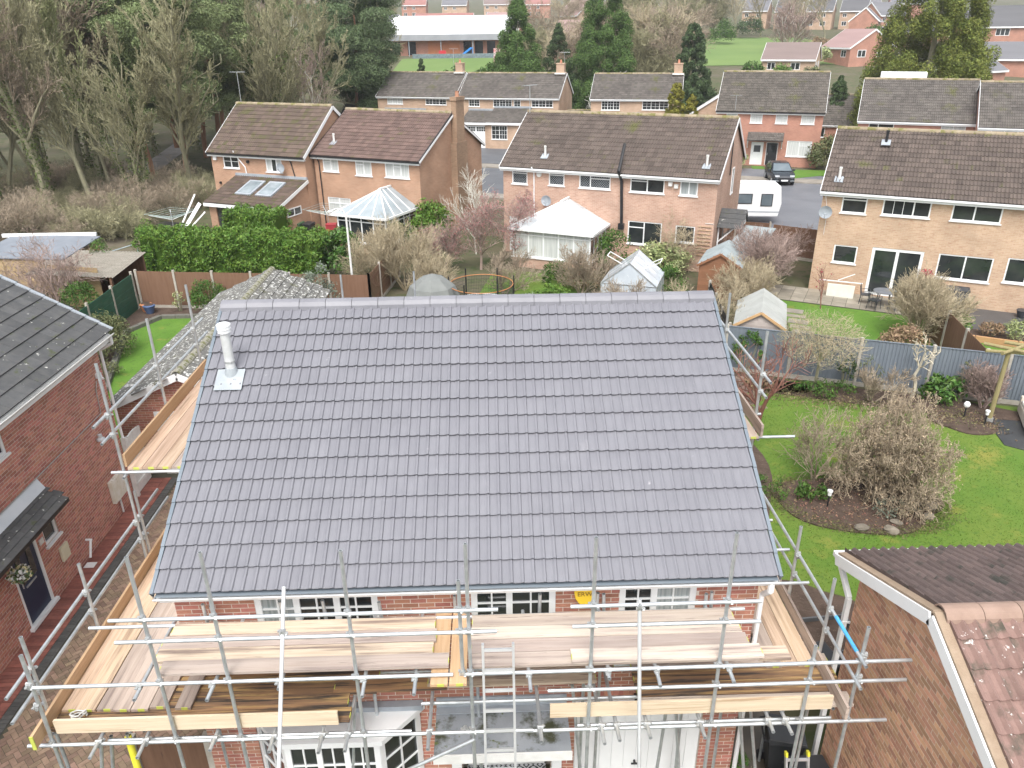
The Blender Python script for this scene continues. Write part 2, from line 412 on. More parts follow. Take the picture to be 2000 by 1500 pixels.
SOIL = M('bed_soil', (.05, .032, .022), (.09, .06, .045), 4, .95, bump=.8, bscale=14, spots=((.16, .12, .09), 22, .6, .08))
FLAG = M('paving_flags', (.2, .18, .15), (.3, .27, .23), 1.5, .7, bump=.2)
TARMAC = M('tarmac', (.085, .09, .10), (.12, .125, .135), .6, .6, bump=.25, bscale=80, spots=((.16, .165, .17), .25, .6, .2))
def sheet(name, poly, z, mat, kind='structure', thick=.05):
    m = MB(); n = len(poly)
    m.prism([(x, y, z-thick) for x, y in poly], (0, 0, thick)); return m.build(name, mat, kind=kind)
# ------------------------------------------------------------------ main house
BR_O = M('red_brick', (.42, .19, .135), (.36, .15, .105), 18, .9, rnd='obj', rv=.22, rh=.012, bump=.3, bscale=120)
BR_S = M('red_brick_courses', (.42, .19, .135), (.36, .15, .105), 18, .9, rnd='attr', rv=.22, rh=.012, bump=.3, bscale=120)
MORTAR = M('pale_mortar', (.56, .49, .42), (.66, .58, .51), 9, .95)
TILE_A = dict(c1=(.158, .158, .178), c2=(.182, .182, .202), scale=2.2, rough=.55, bump=.12, bscale=150, spots=((.3, .295, .31), 6.5, .7, .05), spots2=((.23, .228, .245), 1.1, .66, .14))
TILE_O = M('new_grey_tile', rnd='obj', rv=.03, **TILE_A); TILE_S = M('new_grey_tile_courses', rnd='attr', rv=.03, **TILE_A)
RIDGE = M('new_grey_ridge', (.175, .175, .195), (.205, .205, .224), 3, .5, rnd='obj', rv=.06, bump=.1, bscale=120, spots=((.45, .44, .42), 7, .7))
VERGE = M('dry_verge_plastic', (.13, .16, .19), (.17, .2, .23), 2, .5)
MH = thing('detached_house', 'red brick house with new grey tiled roof inside the scaffolding', 'house', (-.43, 12.4, 0))
HX0, HX1, HY0, HY1 = -4.5, 3.65, 8.4, 16.5
opn = [(-3.41, -1.70, 3.72, 4.78), (-.40, .79, 3.72, 4.78), (1.69, 2.78, 3.72, 4.78), (-3.75, -1.25, .75, 2.42), (-.64, .76, 0, 2.3), (1.12, 3.1, 0, 2.5)]
wb = MB(); T = Matrix.Translation((HX0, HY0, 0))
wall_panel(wb, HX1-HX0, 5.0, [(a-HX0, b-HX0, c, d) for a, b, c, d in opn], .12); wb.xf(T)
kz = 2.53/4.32
for X in (HX0, HX1):
    wb.add([(X, HY0, 0), (X, HY1, 0), (X, HY1, 5), (X, 12.44, 7.3), (X, HY0, 5)], [(0, 1, 2, 3, 4) if X > 0 else (4, 3, 2, 1, 0)])
wb.quad((HX0, HY1, 0), (HX0, HY1, 5), (HX1, HY1, 5), (HX1, HY1, 0))
wb.quad((HX0, HY0+.9, 0), (HX1, HY0+.9, 0), (HX1, HY0+.9, 5), (HX0, HY0+.9, 5))      # inner leaf, keeps the rooms dark
wall = wb.build('wall', MORTAR, MH)
def iv_main(z):
    cuts = [(a, b) for a, b, c, d in opn if c-.04 < z < d+.02]
    return sub_iv([(HX0, HX1)], cuts)
def hid_main(p):      # behind the platforms
    return not (p.z > 4.2 or (p.z < 2.75)) or (p.x < -1.3 and p.z < 2.4 and p.x > -3.8)
lay_bricks(wall, (0, HY0, 0), (1, 0, 0), iv_main, .0, 4.86, BR_O, BR_S, 300, seed=2, hide=hid_main)
for X, uu, sg in ((HX1, (0, 1, 0), 1), (HX0, (0, -1, 0), -1)):   # gable brickwork (mostly hidden)
    g = MB(); gx = X+sg*.004
# windows upstairs (white frames, two bars each light)
Tm = Matrix.Translation((0, HY0, 0))
for (a, b, c, d), cols, pn in ((opn[0], (1, 1.15, 1), ('blind2', 'glass', 'glass')), (opn[1], (1, 1.25), ('glass', 'glass')), (opn[2], (1, 1.25), ('glass', 'blind2'))):
    if 'blind2' not in PAL: PAL['blind2'] = M('net_curtain', (.22, .25, .25), (.42, .45, .45), 2, .25, stretch=(14, 1, .3))
    window(MH, Tm, a, b, c, d, cols, None, [(2, 3)]*len(cols), fr=.09, y=.04, pane=pn, local=False)
# bay window downstairs
bay = MB(); BP = [(-3.72, 8.38), (-3.15, 7.82), (-1.78, 7.82), (-1.25, 8.38)]
bay.prism([(x, y, 0) for x, y in BP], (0, 0, .72)); bo = bay.build('bay_base', MORTAR, MH)
lay_bricks(bo, (-3.15, 7.815, 0), (1, 0, 0), lambda z: [(0, 1.37)], 0, .7, BR_O, BR_S, 0, seed=5)
bf = MB()
BQ = [(-3.82, 8.39), (-3.2, 7.74), (-1.72, 7.74), (-1.16, 8.39)]
bf.prism([(x, y, .73) for x, y in BP], (0, 0, .06))
bw = bf.build('bay_window', PAL['white'], MH); MB().prism([(x, y, 2.44) for x, y in BQ], (0, 0, .09)).build('bay_roof', PAL['white'], MH)
for i in range(3):
    p, q = Vector((*BP[i], 0)), Vector((*BP[i+1], 0)); d = q-p; ang = math.atan2(d.y, d.x)
    TB = Matrix.Translation(p) @ Matrix.Rotation(ang, 4, 'Z')
    window(bw, TB, 0, d.length, .8, 2.43, (1, 1, 1) if i == 1 else (1,), None, [(2, 4)]*3 if i == 1 else [(2, 4)], fr=.085, y=.02, pane='glass', sill=False, local=False, name='bay_light')
MB().prism([(-3.8, 8.39, 2.53), (-1.18, 8.39, 2.53), (-1.18, 8.39, 2.62), (-3.8, 8.39, 2.62)], (0, -.12, 0)).build('bay_flashing', PAL['lead'], MH)
# porch canopy with mossy lead-grey top
CANOPY = M('mossy_felt', (.21, .23, .25), (.3, .32, .34), 1.6, .55, spots=((.05, .055, .03), 2.4, .5, .12), spots2=((.09, .11, .03), 6, .62, .06), bump=.2, bscale=30)
cn = MB().prism([(-.98, 8.39, 2.42), (.98, 8.39, 2.42), (.98, 7.58, 2.36), (-.98, 7.58, 2.36)], (0, 0, .05)).build('porch_canopy', CANOPY, MH)
MB().prism([(-.98, 8.39, 2.475), (.98, 8.39, 2.475), (.98, 8.39, 2.66), (-.98, 8.39, 2.66)], (0, -.03, 0)).prism([(-.98, 8.355, 2.475), (.98, 8.355, 2.475), (.98, 8.22, 2.49), (-.98, 8.22, 2.49)], (0, 0, .012)).build('canopy_flashing', PAL['lead'], cn)
MB().box(-.99, .99, 7.55, 7.578, 2.26, 2.42).build('canopy_fascia', PAL['white_dirty'], cn)
# recessed porch: patterned floor, side frames, door
FT = bpy.data.materials.new('patterned_floor_tile'); FT.use_nodes = True
t = FT.node_tree; N = t.nodes; Lk = t.links; bs = N['Principled BSDF']; bs.inputs['Roughness'].default_value = .35
tc = N.new('ShaderNodeTexCoord'); mp = N.new('ShaderNodeMapping'); mp.inputs['Scale'].default_value = (4.2, 4.2, 4.2); Lk.new(tc.outputs['Object'], mp.inputs[0])
vm = N.new('ShaderNodeVectorMath'); vm.operation = 'FRACTION'; Lk.new(mp.outputs[0], vm.inputs[0])
sb = N.new('ShaderNodeVectorMath'); sb.operation = 'SUBTRACT'; sb.inputs[1].default_value = (.5, .5, .5); Lk.new(vm.outputs[0], sb.inputs[0])
ab = N.new('ShaderNodeVectorMath'); ab.operation = 'ABSOLUTE'; Lk.new(sb.outputs[0], ab.inputs[0])
sx = N.new('ShaderNodeSeparateXYZ'); Lk.new(ab.outputs[0], sx.inputs[0])
def mth(op, a, b=None):
    k = N.new('ShaderNodeMath'); k.operation = op
    for i, v in enumerate((a, b)):
        if v is None: continue
        if isinstance(v, (int, float)): k.inputs[i].default_value = v
        else: Lk.new(v, k.inputs[i])
    return k.outputs[0]
sm = mth('ADD', sx.outputs[0], sx.outputs[1]); df = mth('ABSOLUTE', mth('SUBTRACT', sx.outputs[0], sx.outputs[1])); mxm = mth('MULTIPLY', sx.outputs[0], sx.outputs[1])
ringa = mth('LESS_THAN', mth('ABSOLUTE', mth('SUBTRACT', sm, .52)), .05); ringb = mth('LESS_THAN', mth('ABSOLUTE', mth('SUBTRACT', sm, .2)), .06)
cross = mth('MULTIPLY', mth('LESS_THAN', df, .07), mth('GREATER_THAN', sm, .62)); dots = mth('LESS_THAN', mth('ABSOLUTE', mth('SUBTRACT', mxm, .05)), .012)
pat = mth('MAXIMUM', mth('MAXIMUM', ringa, ringb), mth('MAXIMUM', cross, dots))
mxx = N.new('ShaderNodeMix'); mxx.data_type = 'RGBA'; Lk.new(pat, mxx.inputs[0]); mxx.inputs[6].default_value = (.55, .56, .57, 1); mxx.inputs[7].default_value = (.02, .022, .025, 1); Lk.new(mxx.outputs[2], bs.inputs['Base Color'])
MB().box(-.62, .74, 8.42, 9.28, .02, .14).build('porch_floor', FT, MH)
MB().box(-.8, -.645, 8.3, 8.39, 0, 2.35).box(.765, .92, 8.3, 8.39, 0, 2.35).build('porch_surround', PAL['white'], MH)
MB().box(-.6, .72, 9.2, 9.26, .15, 2.2).build('front_door', PAL['white_dirty'], MH)
# garage door and lintel
gd = MB()
for i in range(10): gd.box(1.14+i*.195, 1.14+i*.195+.188, 8.44, 8.47, .03, 2.2)
gd.box(1.12, 3.1, 8.455, 8.49, .02, 2.5)
g_ = gd.build('garage_door', PAL['white'], MH); MB().tube((2.1, 8.44, 1.1), (2.1, 8.38, 1.1), .02).tube((2.04, 8.38, 1.1), (2.16, 8.38, 1.1), .015).build('handle', PAL['black'], g_)
MB().box(1.1, 3.12, 8.37, 8.43, 2.22, 2.48).build('garage_fascia', PAL['white'], MH)
sol = MB(); rs = random.Random(4)
for i in range(27): sol.box(1.1+i*.075, 1.1+i*.075+.065, 8.386, 8.402, 2.5, 2.715, rs.random())
sol.build('soldier_course', BR_S, wall)
lt = MB().box(2.0, 2.2, 8.3, 8.4, 2.55, 2.62).build('wall_light', PAL['black'], MH)
# alarm box: yellow shield with letters
YEL = M('yellow_plastic', (.75, .50, .03), (.8, .55, .05), 3, .4); DKT = M('dark_print', (.22, .12, .02), rough=.6)
ax = 1.19; az = 4.535
sh = [(-.15, .10), (-.1, .16), (0, .165), (.1, .16), (.15, .10), (.13, -.02), (.06, -.13), (0, -.175), (-.06, -.13), (-.13, -.02)]
al = MB().prism([(ax+x, 8.39, az+z) for x, z in sh], (0, -.07, 0)).build('alarm_box', YEL, MH, bevel=.008)
cu = bpy.data.curves.new('lettering', 'FONT'); cu.body = 'ERW'; cu.size = .1; cu.align_x = 'CENTER'; cu.extrude = .002
co = bpy.data.objects.new('lettering', cu); COL.objects.link(co); dg = bpy.context.evaluated_depsgraph_get()
me = bpy.data.meshes.new_from_object(co.evaluated_get(dg)); bpy.data.objects.remove(co); me.materials.append(DKT)
mobj('lettering', me, al, Vector((ax, 8.316, az+.03))-MH.location, (R_(90), 0, 0))
# roof
XV0, XV1 = -4.61, 3.81; EY, EZ = 8.12, 4.97; RY, RZ = 12.44, 7.50
sl = Vector((0, RY-EY, RZ-EZ)).normalized(); nl = Vector((1, 0, 0)).cross(sl)
rf = MB(); o_ = -nl*.05
rf.quad(Vector((XV0+.02, EY+.06, EZ+.03))+o_, Vector((XV1-.02, EY+.06, EZ+.03))+o_, Vector((XV1-.02, RY, RZ-.02))+o_, Vector((XV0+.02, RY, RZ-.02))+o_)
rf.quad(Vector((XV0+.02, RY, RZ-.07)), Vector((XV1-.02, RY, RZ-.07)), Vector((XV1-.02, 16.8, 4.93)), Vector((XV0+.02, 16.8, 4.93)))
roof = rf.build('roof', TILE_S, MH)
nT = 28; wT = (XV1-XV0-.06)/nT; gT = math.hypot(RY-EY, RZ-EZ)/15
tile_roof(roof, Vector((XV0+.03, EY, EZ)), (1, 0, 0), sl, nT, 15, gT, wT, PROF_ROMAN, TILE_O, TILE_S, 300, 'roof_tile', True, 5)
# plain tiles on the far slope
sb_ = Vector((0, 16.76-RY, 4.97-RZ)).normalized()
ridge_tiles(roof, (XV0, RY+.02, RZ+.055), (XV1, RY+.02, RZ+.055), 19, RIDGE, .15, .11)
for X, sg in ((XV0, 1), (XV1, -1)):
    v = MB(); 
    for k in range(15):
        a = Vector((X, EY, EZ))+sl*(k*gT-.01)+nl*.035; b = Vector((X, EY, EZ))+sl*((k+1)*gT-.012)+nl*.022
        v.bar(a, b, .05, .028, nl); v.bar(a-nl*.06-Vector((sg*.018, 0, 0)), b-nl*.06-Vector((sg*.018, 0, 0)), .014, .13, nl)
    v.build('verge_trim', VERGE, roof)
MB().box(XV0+.03, XV1-.03, 8.2, 8.225, 4.76, 4.95).build('fascia', PAL['white'], MH)
MB().box(XV0+.03, XV1-.03, 8.226, 8.40, 4.765, 4.785).build('soffit', PAL['white'], MH)
MB().quad((XV0+.03, 8.1, 4.925), (XV1-.03, 8.1, 4.925), (XV1-.03, 8.24, 4.985), (XV0+.03, 8.24, 4.985)).build('eaves_tray', VERGE, roof)
gut = MB(); prof = [(math.cos(t)*.058, math.sin(t)*.062) for t in [math.pi+i*math.pi/8 for i in range(9)]]
for (a, b), (c, d) in zip(prof[:-1], prof[1:]): gut.quad((XV0, 8.145+a, 4.9+b), (XV1, 8.145+a, 4.9+b), (XV1, 8.145+c, 4.9+d), (XV0, 8.145+c, 4.9+d))
for X in (XV0, XV1): gut.add([(X, 8.145+a, 4.9+b) for a, b in prof], [tuple(range(9))])
gut.box(XV0, XV1, 8.08, 8.088, 4.895, 4.908)
gto = gut.build('gutter', PAL['white'], MH)
MB().tube((3.72, 8.145, 4.86), (3.72, 8.15, 4.7), .045).tube((3.72, 8.15, 4.7), (3.7, 8.33, 4.5), .04).tube((3.69, 8.33, 4.5), (3.69, 8.33, .1), .036).build('downpipe', PAL['white'], MH)
# flue with flashing
fb = Vector((-4.19, 11.08, 6.72)); zt = 7.62
fl = MB().lathe((fb.x, fb.y+.12, 6.6), [(.075, 0), (.075, zt-6.6)], 18).build('flue', PAL['white_dirty'] if 0 else M('flue_white_metal', (.58, .59, .59), (.46, .47, .46), 6, .4, spots=((.35, .2, .1), 12, .7)), MH, smooth=False)
MB().lathe((fb.x, fb.y+.12, zt-.14), [(.078, 0), (.1, .03), (.1, .05), (.09, .055), (.09, .075), (.105, .08), (.105, .1), (.092, .105), (.092, .125), (.108, .13), (.108, .155), (.06, .18)], 20).build('flue_cap', PAL['white'], fl)
MB().lathe((fb.x, fb.y+.12, 7.0), [(.082, 0), (.082, .03)], 18).build('flue_band', PAL['galv_dull'], fl)
fz = MB(); c = fb+nl*.045; fz.obox(c, (.215, 0, 0), sl*.2, nl*.006); fz.lathe((fb.x, fb.y+.12, 6.74), [(.13, 0), (.085, .17)], 16)
fz.build('flue_flashing', M('pale_flashing', (.26, .29, .31), (.36, .39, .41), 4, .45, spots=((.2, .22, .24), 8, .6)), fl)
# ------------------------------------------------------------------ scaffold
SC = thing('scaffold', 'galvanised tube scaffold with timber board platforms wrapped round the grey roofed house', 'scaffold', (-.5, 7.15, 0))
TR = .0242
def pipe(name, a, b, mat=None):
    return MB().pipe(a, b, TR, .0195, 12).build(name, mat or PAL['galv'], SC)
cm = MB(); cm.box(-.045, .045, -.035, .035, -.03, .03); cm.tube((-.055, 0, -.035), (.055, 0, -.035), .03, 8); cm.tube((0, -.05, .03), (0, .05, .03), .032, 8)
cm.tube((.03, -.07, 0), (.06, -.07, 0), .012, 6); cm.box(.02, .075, -.06, -.02, -.012, .012); cm.box(-.075, -.02, .02, .06, -.012, .012)
CPL = cm.mesh('coupler'); CPL.materials.append(PAL['galv_dull'])
def coupler(p, rz=0, rx=0):
    mobj('coupler', CPL, SC, Vector(p)-SC.location, (rx, 0, rz+rng.uniform(-.25, .25)), (.8, .8, .8))
FY = 7.15
front = [(-4.24, 6.32), (-3.40, 6.36), (-1.81, 6.33), (-.38, 6.38), (1.13, 6.42), (2.76, 6.43), (3.96, 4.67), (4.58, 4.95), (-5.82, 4.9)]
for X, zt in front:
    pipe('standard', (X, FY, .02), (X, FY, zt)); MB().box(X-.075, X+.075, FY-.075, FY+.075, 0, .02).build('base_plate', PAL['galv_dull'], SC)
for X, zt in ((-.48, 5.87),): pipe('standard', (X, FY-.02, 4.25), (X, FY-.02, zt))
for X, Y, zt in [(-5.95, 7.41, 4.95), (-5.95, 8.87, 4.93), (-5.95, 10.75, 4.93), (-5.95, 10.6, 7.27), (-5.95, 12.48, 7.3), (-5.95, 14.35, 7.32),
                 (4.5, 8.0, 5.01), (4.5, 9.2, 5.0), (4.5, 11.55, 7.2), (4.5, 13.65, 7.17), (4.5, 10.4, 3.7)]:
    pipe('standard', (X, Y, .02), (X, Y, zt)); MB().box(X-.075, X+.075, Y-.075, Y+.075, 0, .02).build('base_plate', PAL['galv_dull'], SC)
for X, zt in ((-3.53, 6.62), (-1.83, 6.67)):
    pipe('standard', (X, 17.2, .02), (X, 17.2, zt))
for X in (-4.2, -3.35, -1.85, -.33, 1.18, 1.42, 2.72, 3.3): pipe('inner_standard', (X, 8.22, .02), (X+rng.uniform(-.05, .05), 8.22, 3.55))
RY_ = FY-.05
rails = [('guard_rail', -4.62, -.02, 5.44), ('guard_rail', .85, 3.15, 5.455), ('guard_rail', -4.62, -.04, 5.105), ('guard_rail', .88, 3.18, 5.145),
         ('ledger', -5.78, -.6, 4.42), ('ledger', -.44, 5.2, 4.425), ('guard_rail', .59, 5.2, 4.10), ('ledger', -6.11, .4, 3.42), ('ledger', .3, 5.08, 3.40)]
for nme, a, b, z in rails:
    pipe(nme, (a, RY_, z), (b, RY_, z+rng.uniform(-.01, .02)))
    for X, zt in front+[(-.48, 5.87)]:
        if a-.05 < X < b+.05 and z < zt: coupler((X, RY_+.03, z-.005))
pipe('ledger', (-5.16, FY+.07, 3.335), (-1.2, FY+.07, 3.33)); pipe('ledger', (1.0, FY+.07, 3.33), (4.4, FY+.07, 3.325))
pipe('ledger', (-5.6, 8.16, 4.39), (3.4, 8.16, 4.40)); pipe('ledger', (-5.6, 8.2, 3.38), (4.4, 8.2, 3.39)); pipe('ledger', (-1.1, 7.62, 3.38), (1.9, 7.62, 3.38))
for X in (-4.47, -3.58, -1.7, -1.07, .36, 1.96, 2.88, -2.75, 1.35):
    y0 = 6.86+rng.uniform(-.03, .05) if X not in (-2.75, 1.35) else 7.0
    pipe('transom', (X, y0, 4.372), (X+rng.uniform(-.04, .04), 8.28, 4.37)); coupler((X, RY_, 4.4), R_(90))
for X in (-3.72, -2.96, -2.33, -2.0, 1.3, 1.5, 1.9, 2.6, 3.5, 3.73, -5.2, -4.6, .5, -.95):
    y0 = 6.84+rng.uniform(-.03, .08)
    pipe('transom', (X, y0, 3.46), (X+rng.uniform(-.04, .04), 8.3, 3.45)); coupler((X, RY_, 3.44), R_(90))
# stubs of the ties above the inner boards
for X in (-4.05, -3.9, -2.95, -2.4, -1.62, -.62, .55, 1.35, 1.48, 2.9, 3.0): pipe('tie_tube', (X, 8.3, 3.9), (X+rng.uniform(-.06, .02), 8.24, 4.66+rng.uniform(-.05, .05)))
LX = -5.98
for a, b, z in ((6.93, 11.6, 4.42), (6.88, 11.9, 4.065), (10.2, 15.0, 6.40), (10.3, 15.1, 6.06)):
    pipe('guard_rail', (LX-.03, a, z), (LX-.03, b, z))
    for X, Y, zt in ((-5.95, 7.41, 4.95), (-5.95, 8.87, 4.93), (-5.95, 10.75, 4.93), (-5.95, 10.6, 7.27), (-5.95, 12.48, 7.3), (-5.95, 14.35, 7.32), (-5.82, 7.15, 4.9)):
        if a < Y < b and zt > z: coupler((X-.02, Y, z), R_(90))
BLUE = M('blue_paint', (.06, .33, .62), (.1, .4, .7), 8, .5)
for a, b, z in ((6.95, 12.6, 4.49), (6.95, 12.6, 4.12), (11.2, 14.3, 6.42), (11.3, 14.2, 6.1)):
    pipe('guard_rail', (4.54, a, z), (4.54, b, z))
    for X, Y, zt in ((4.5, 8.0, 5.01), (4.5, 9.2, 5.0), (4.5, 11.55, 7.2), (4.5, 13.65, 7.17), (4.58, 7.15, 4.95)):
        if a < Y < b and zt > z: coupler((X+.02, Y, z), R_(90))
MB().tube((4.54, 7.2, 4.49), (4.54, 7.85, 4.49), TR+.002, 12, caps=False).build('blue_sleeve', BLUE, SC)
for z in (3.39, 5.36):
    for X in (-5.9, -4.72): pipe('ledger', (X, 7.3 if z < 4 else 10.45, z), (X, 11.9 if z < 4 else 14.9, z))
    for X in (3.78, 4.46): pipe('ledger', (X, 7.3 if z < 4 else 11.2, z), (X, 11.2 if z < 4 else 14.2, z))
for Y in (10.55, 12.4, 14.2): pipe('transom', (-6.12, Y, 5.41), (-4.55, Y, 5.41))
for Y, b in ((12.05, 4.78), (11.2, 5.08), (13.6, 4.7)): pipe('transom', (3.7, Y, 5.41), (b, Y, 5.41))
for Y in (8.6, 9.9, 11.0):
    pipe('transom', (-6.1, Y, 3.52 if 0 else 3.44), (-4.6, Y, 3.44)); pipe('transom', (3.72, Y, 3.44), (4.62, Y, 3.44))
for Y in (8.9, 9.7, 10.5): pipe('tie_tube', (3.7, Y, 4.2), (4.62, Y, 4.2))
# rakers and braces
WHT = M('bright_galvanised', (.62, .64, .65), (.74, .76, .77), 4, .4, metal=.5)
pipe('raker', (-2.51, 3.0, .03), (-2.51, 7.12, 5.86), WHT); pipe('raker', (1.68, 5.42, .03), (1.68, 7.12, 5.52), WHT)
coupler((-2.51, 6.83, 5.44)); coupler((1.68, 7.08, 5.44))
pipe('brace', (-.36, 7.1, 3.28), (-2.3, 7.05, 2.2)); pipe('brace', (-5.3, 7.3, 3.3), (-5.75, 7.3, 1.2)); pipe('brace', (-5.18, 7.32, 3.3), (-5.6, 7.35, 1.1))
for X, dx in ((-2.05, -.35), (1.0, .3), (2.45, .35), (3.35, .5), (3.5, .55), (2.4, -.2)): pipe('brace', (X, 7.9, 3.35), (X+dx, 7.75, .05))
YF = M('yellow_foam', (.72, .66, .04), (.8, .74, .06), 6, .7)
MB().tube((-4.95, 7.3, .9), (-4.95, 7.3, 3.3), .045, 12).build('foam_sleeve', YF, SC); pipe('standard', (-4.95, 7.3, .02), (-4.95, 7.3, 3.36))
# boards
WD = dict(scale=3, rough=.8, stretch=(.35, 8, 8), detail=7, bump=.25, bscale=12)
WOOD = [M('fresh_board', (.45, .34, .255), (.59, .47, .375), rnd='obj', rv=.2, rh=.012, spots=((.24, .18, .145), 1.3, .5, .14), spots2=((.17, .13, .11), 5, .62, .06), **WD),
        M('weathered_board', (.41, .33, .275), (.55, .465, .405), rnd='obj', rv=.2, rh=.012, spots=((.27, .215, .19), 1.5, .5, .18), spots2=((.15, .12, .105), 5, .62, .06), **WD),
        M('wet_stained_board', (.30, .17, .08), (.16, .095, .06), rnd='obj', rv=.25, spots=((.40, .26, .11), 1.6, .5, .1), spots2=((.05, .037, .03), 2.2, .5, .1), **WD),
        M('pale_toe_board', (.54, .43, .295), (.63, .53, .39), rnd='obj', rv=.06, spots=((.42, .3, .19), 1.6, .56, .1), **WD)]
WDY = dict(WD); WDY['stretch'] = (8, .35, 8)
WOODY = [M('fresh_board_lengthwise', (.42, .30, .20), (.55, .42, .31), rnd='obj', rv=.18, rh=.012, spots=((.28, .19, .13), 1.4, .5, .16), **WDY),
         M('weathered_board_lengthwise', (.35, .275, .225), (.49, .405, .345), rnd='obj', rv=.2, spots=((.22, .17, .145), 1.5, .49, .16), **WDY),
         M('orange_board_lengthwise', (.44, .28, .15), (.53, .36, .22), rnd='obj', rv=.08, spots=((.3, .18, .1), 1.3, .66, .1), **WDY)]
BAND = M('yellow_green_end_band', (.5, .54, .1), (.4, .44, .08), 12, .6)
def board(x0, x1, y0, y1, z1, mat, name='scaffold_board', th=.038, bands=True, tilt=0):
    cx, cy = (x0+x1)/2, (y0+y1)/2; m = MB().box(x0-cx, x1-cx, y0-cy, y1-cy, -th, 0); me = m.mesh(name); me.materials.append(mat)
    o = mobj(name, me, SC, Vector((cx, cy, z1))-SC.location, (0, 0, tilt))
    if bands:
        lx = x1-x0 > y1-y0; b = MB()
        for s in (-1, 1):
            if lx: b.box(s*(x1-cx)-.004*s-.004, s*(x1-cx)-.004*s+.006, -.5*(y1-y0)*.55, .5*(y1-y0)*.2, -th-.001, .001)
            else: b.box(-.5*(x1-x0)*.2, .5*(x1-x0)*.6, s*(y1-cy)-.004*s-.005, s*(y1-cy)-.004*s+.005, -th-.001, .001)
        me2 = b.mesh('end_band'); me2.materials.append(BAND); mobj('end_band', me2, o)
    return o
j = lambda a=.03: rng.uniform(-a, a)
for i in range(4):      # upper inner platform, left and right of the gap
    y0 = 7.21+i*.236; wm = WOOD[[1, 0, 1, 0][i]]
    board(-4.42+j(.05) if i else -4.3, -.86+j(.02) if i else -.66, y0, y0+.226, 4.437+(.03 if i == 0 else 0), wm, tilt=j(.003))
    board(-.40+j(.02), 3.3-(.02 if i else .0)-i*.03, y0, y0+.226, 4.437, WOOD[1], tilt=j(.003))
board(.9, 3.35, 7.2, 7.425, 4.478, WOOD[1], tilt=.001); board(3.3, 3.72, 7.23, 7.45, 4.40, WOOD[0], bands=False)
board(-.88, -.665, 6.98, 8.3, 4.39, WOODY[2]); board(-.645, -.43, 6.98, 8.3, 4.39, WOODY[2])
for i in range(5):      # lower front platform
    y0 = 7.25+i*.234
    board(-5.9+j(.04), -2.05-(0 if i < 2 else -.3)+j(.05), y0, y0+.226, 3.522, WOOD[2] if i else WOOD[2], tilt=j(.003))
    board(1.84+j(.03), 4.66+j(.05), y0, y0+.226, 3.522, WOOD[2] if i in (1, 2) else WOOD[1], tilt=j(.003))
board(-2.3, -.75, 7.72, 7.945, 3.54, WOOD[2], tilt=.004); board(-1.02, 1.32, 7.76, 7.985, 3.542, WOOD[0], tilt=.002); board(-.2, 1.6, 7.99, 8.2, 3.522, WOOD[0])
for i in range(6):      # left side platform, boards lapping the front ones
    x0 = -5.87+i*.232; board(x0, x0+.224, 7.52+j(.03), 11.4, 3.562+(.04 if i in (1, 3) else 0)*.3, WOODY[[0, 0, 1, 1, 1, 1][i]], tilt=j(.002))
board(-4.36, -4.15, 7.5, 8.3, 3.57, WOODY[1])
for i in range(3): x0 = 3.74+i*.232; board(x0, x0+.224, 7.92+j(.04), 11.1, 3.562, WOODY[[1, 0, 0][i]], tilt=j(.002))
for i in range(5): x0 = -5.87+i*.232; board(x0, x0+.224, 10.58, 14.5, 5.475, WOODY[[0, 0, 0, 1, 1][i]], tilt=j(.002))
for i in range(3): x0 = 3.74+i*.232; board(x0, x0+.224, 11.1, 14.3, 5.475, WOODY[1], tilt=j(.002))
def toe(x0, x1, y0, y1, z0, mat):
    o = MB().box(x0, x1, y0, y1, z0, z0+.222).build('toe_board', mat, SC); return o
toe(-5.76, -2.13, 7.185, 7.223, 3.525, WOOD[3]); toe(.63, 4.36, 7.185, 7.223, 3.525, WOOD[3])
toe(-5.925, -5.887, 6.95, 9.9, 3.53, WOODY[2]); toe(-5.925, -5.887, 9.91, 11.5, 3.53, WOODY[2]); toe(4.452, 4.49, 7.0, 11.2, 3.53, WOODY[1])
toe(-5.925, -5.887, 10.62, 14.5, 5.47, WOODY[2]); toe(4.452, 4.49, 11.1, 14.3, 5.47, WOODY[1])
MB().box(-5.93, -5.882, 6.94, 6.952, 3.53, 3.752).build('end_band', BAND, SC)
ry = MB(); 
for k in range(26): 
    a = k*.5; b = (k+1)*.5; f = lambda t: (-5.58+.085*math.cos(t)+.02*math.sin(3*t), 7.42+.06*math.sin(t)+.01*math.cos(2*t), 3.56+.0035*t/.5)
    ry.tube(f(a), f(b), .011, 5)
ry.build('rope_coil', M('grey_rope', (.5, .5, .47), (.6, .6, .58), 30, .9), label='small coil of pale grey rope on the corner of the scaffold boards', cat='rope')
# ladder through the gap
ALU = M('ladder_aluminium', (.62, .63, .64), (.72, .73, .74), 5, .35, metal=.6)
LD = thing('ladder', 'tall aluminium ladder leaning on the front of the scaffold above the porch', 'ladder', (-.03, 5.7, 0))
def ladder(root, x0, x1, ya, za, yb, zb, n, mat, w=.03, h=.06):
    for X in (x0, x1): MB().bar((X, ya, za), (X, yb, zb), w, h, (0, -1, .3)).build('stile', mat, root)
    for i in range(n):
        t = (i+.7)/n; MB().bar((x0, ya+(yb-ya)*t, za+(zb-za)*t), (x1, ya+(yb-ya)*t, za+(zb-za)*t), .036, .03, (0, -1, .3)).build('rung', mat, root)
ladder(LD, -.215, .155, 5.72, .0, 7.06, 4.95, 19, ALU)
L2 = thing('ladder', 'aluminium ladder with yellow end caps standing in the passage by the brown brick gable', 'ladder', (4.5, 7.5, 0))
ladder(L2, 4.35, 4.69, 7.5, 0, 8.06, 1.58, 6, ALU)
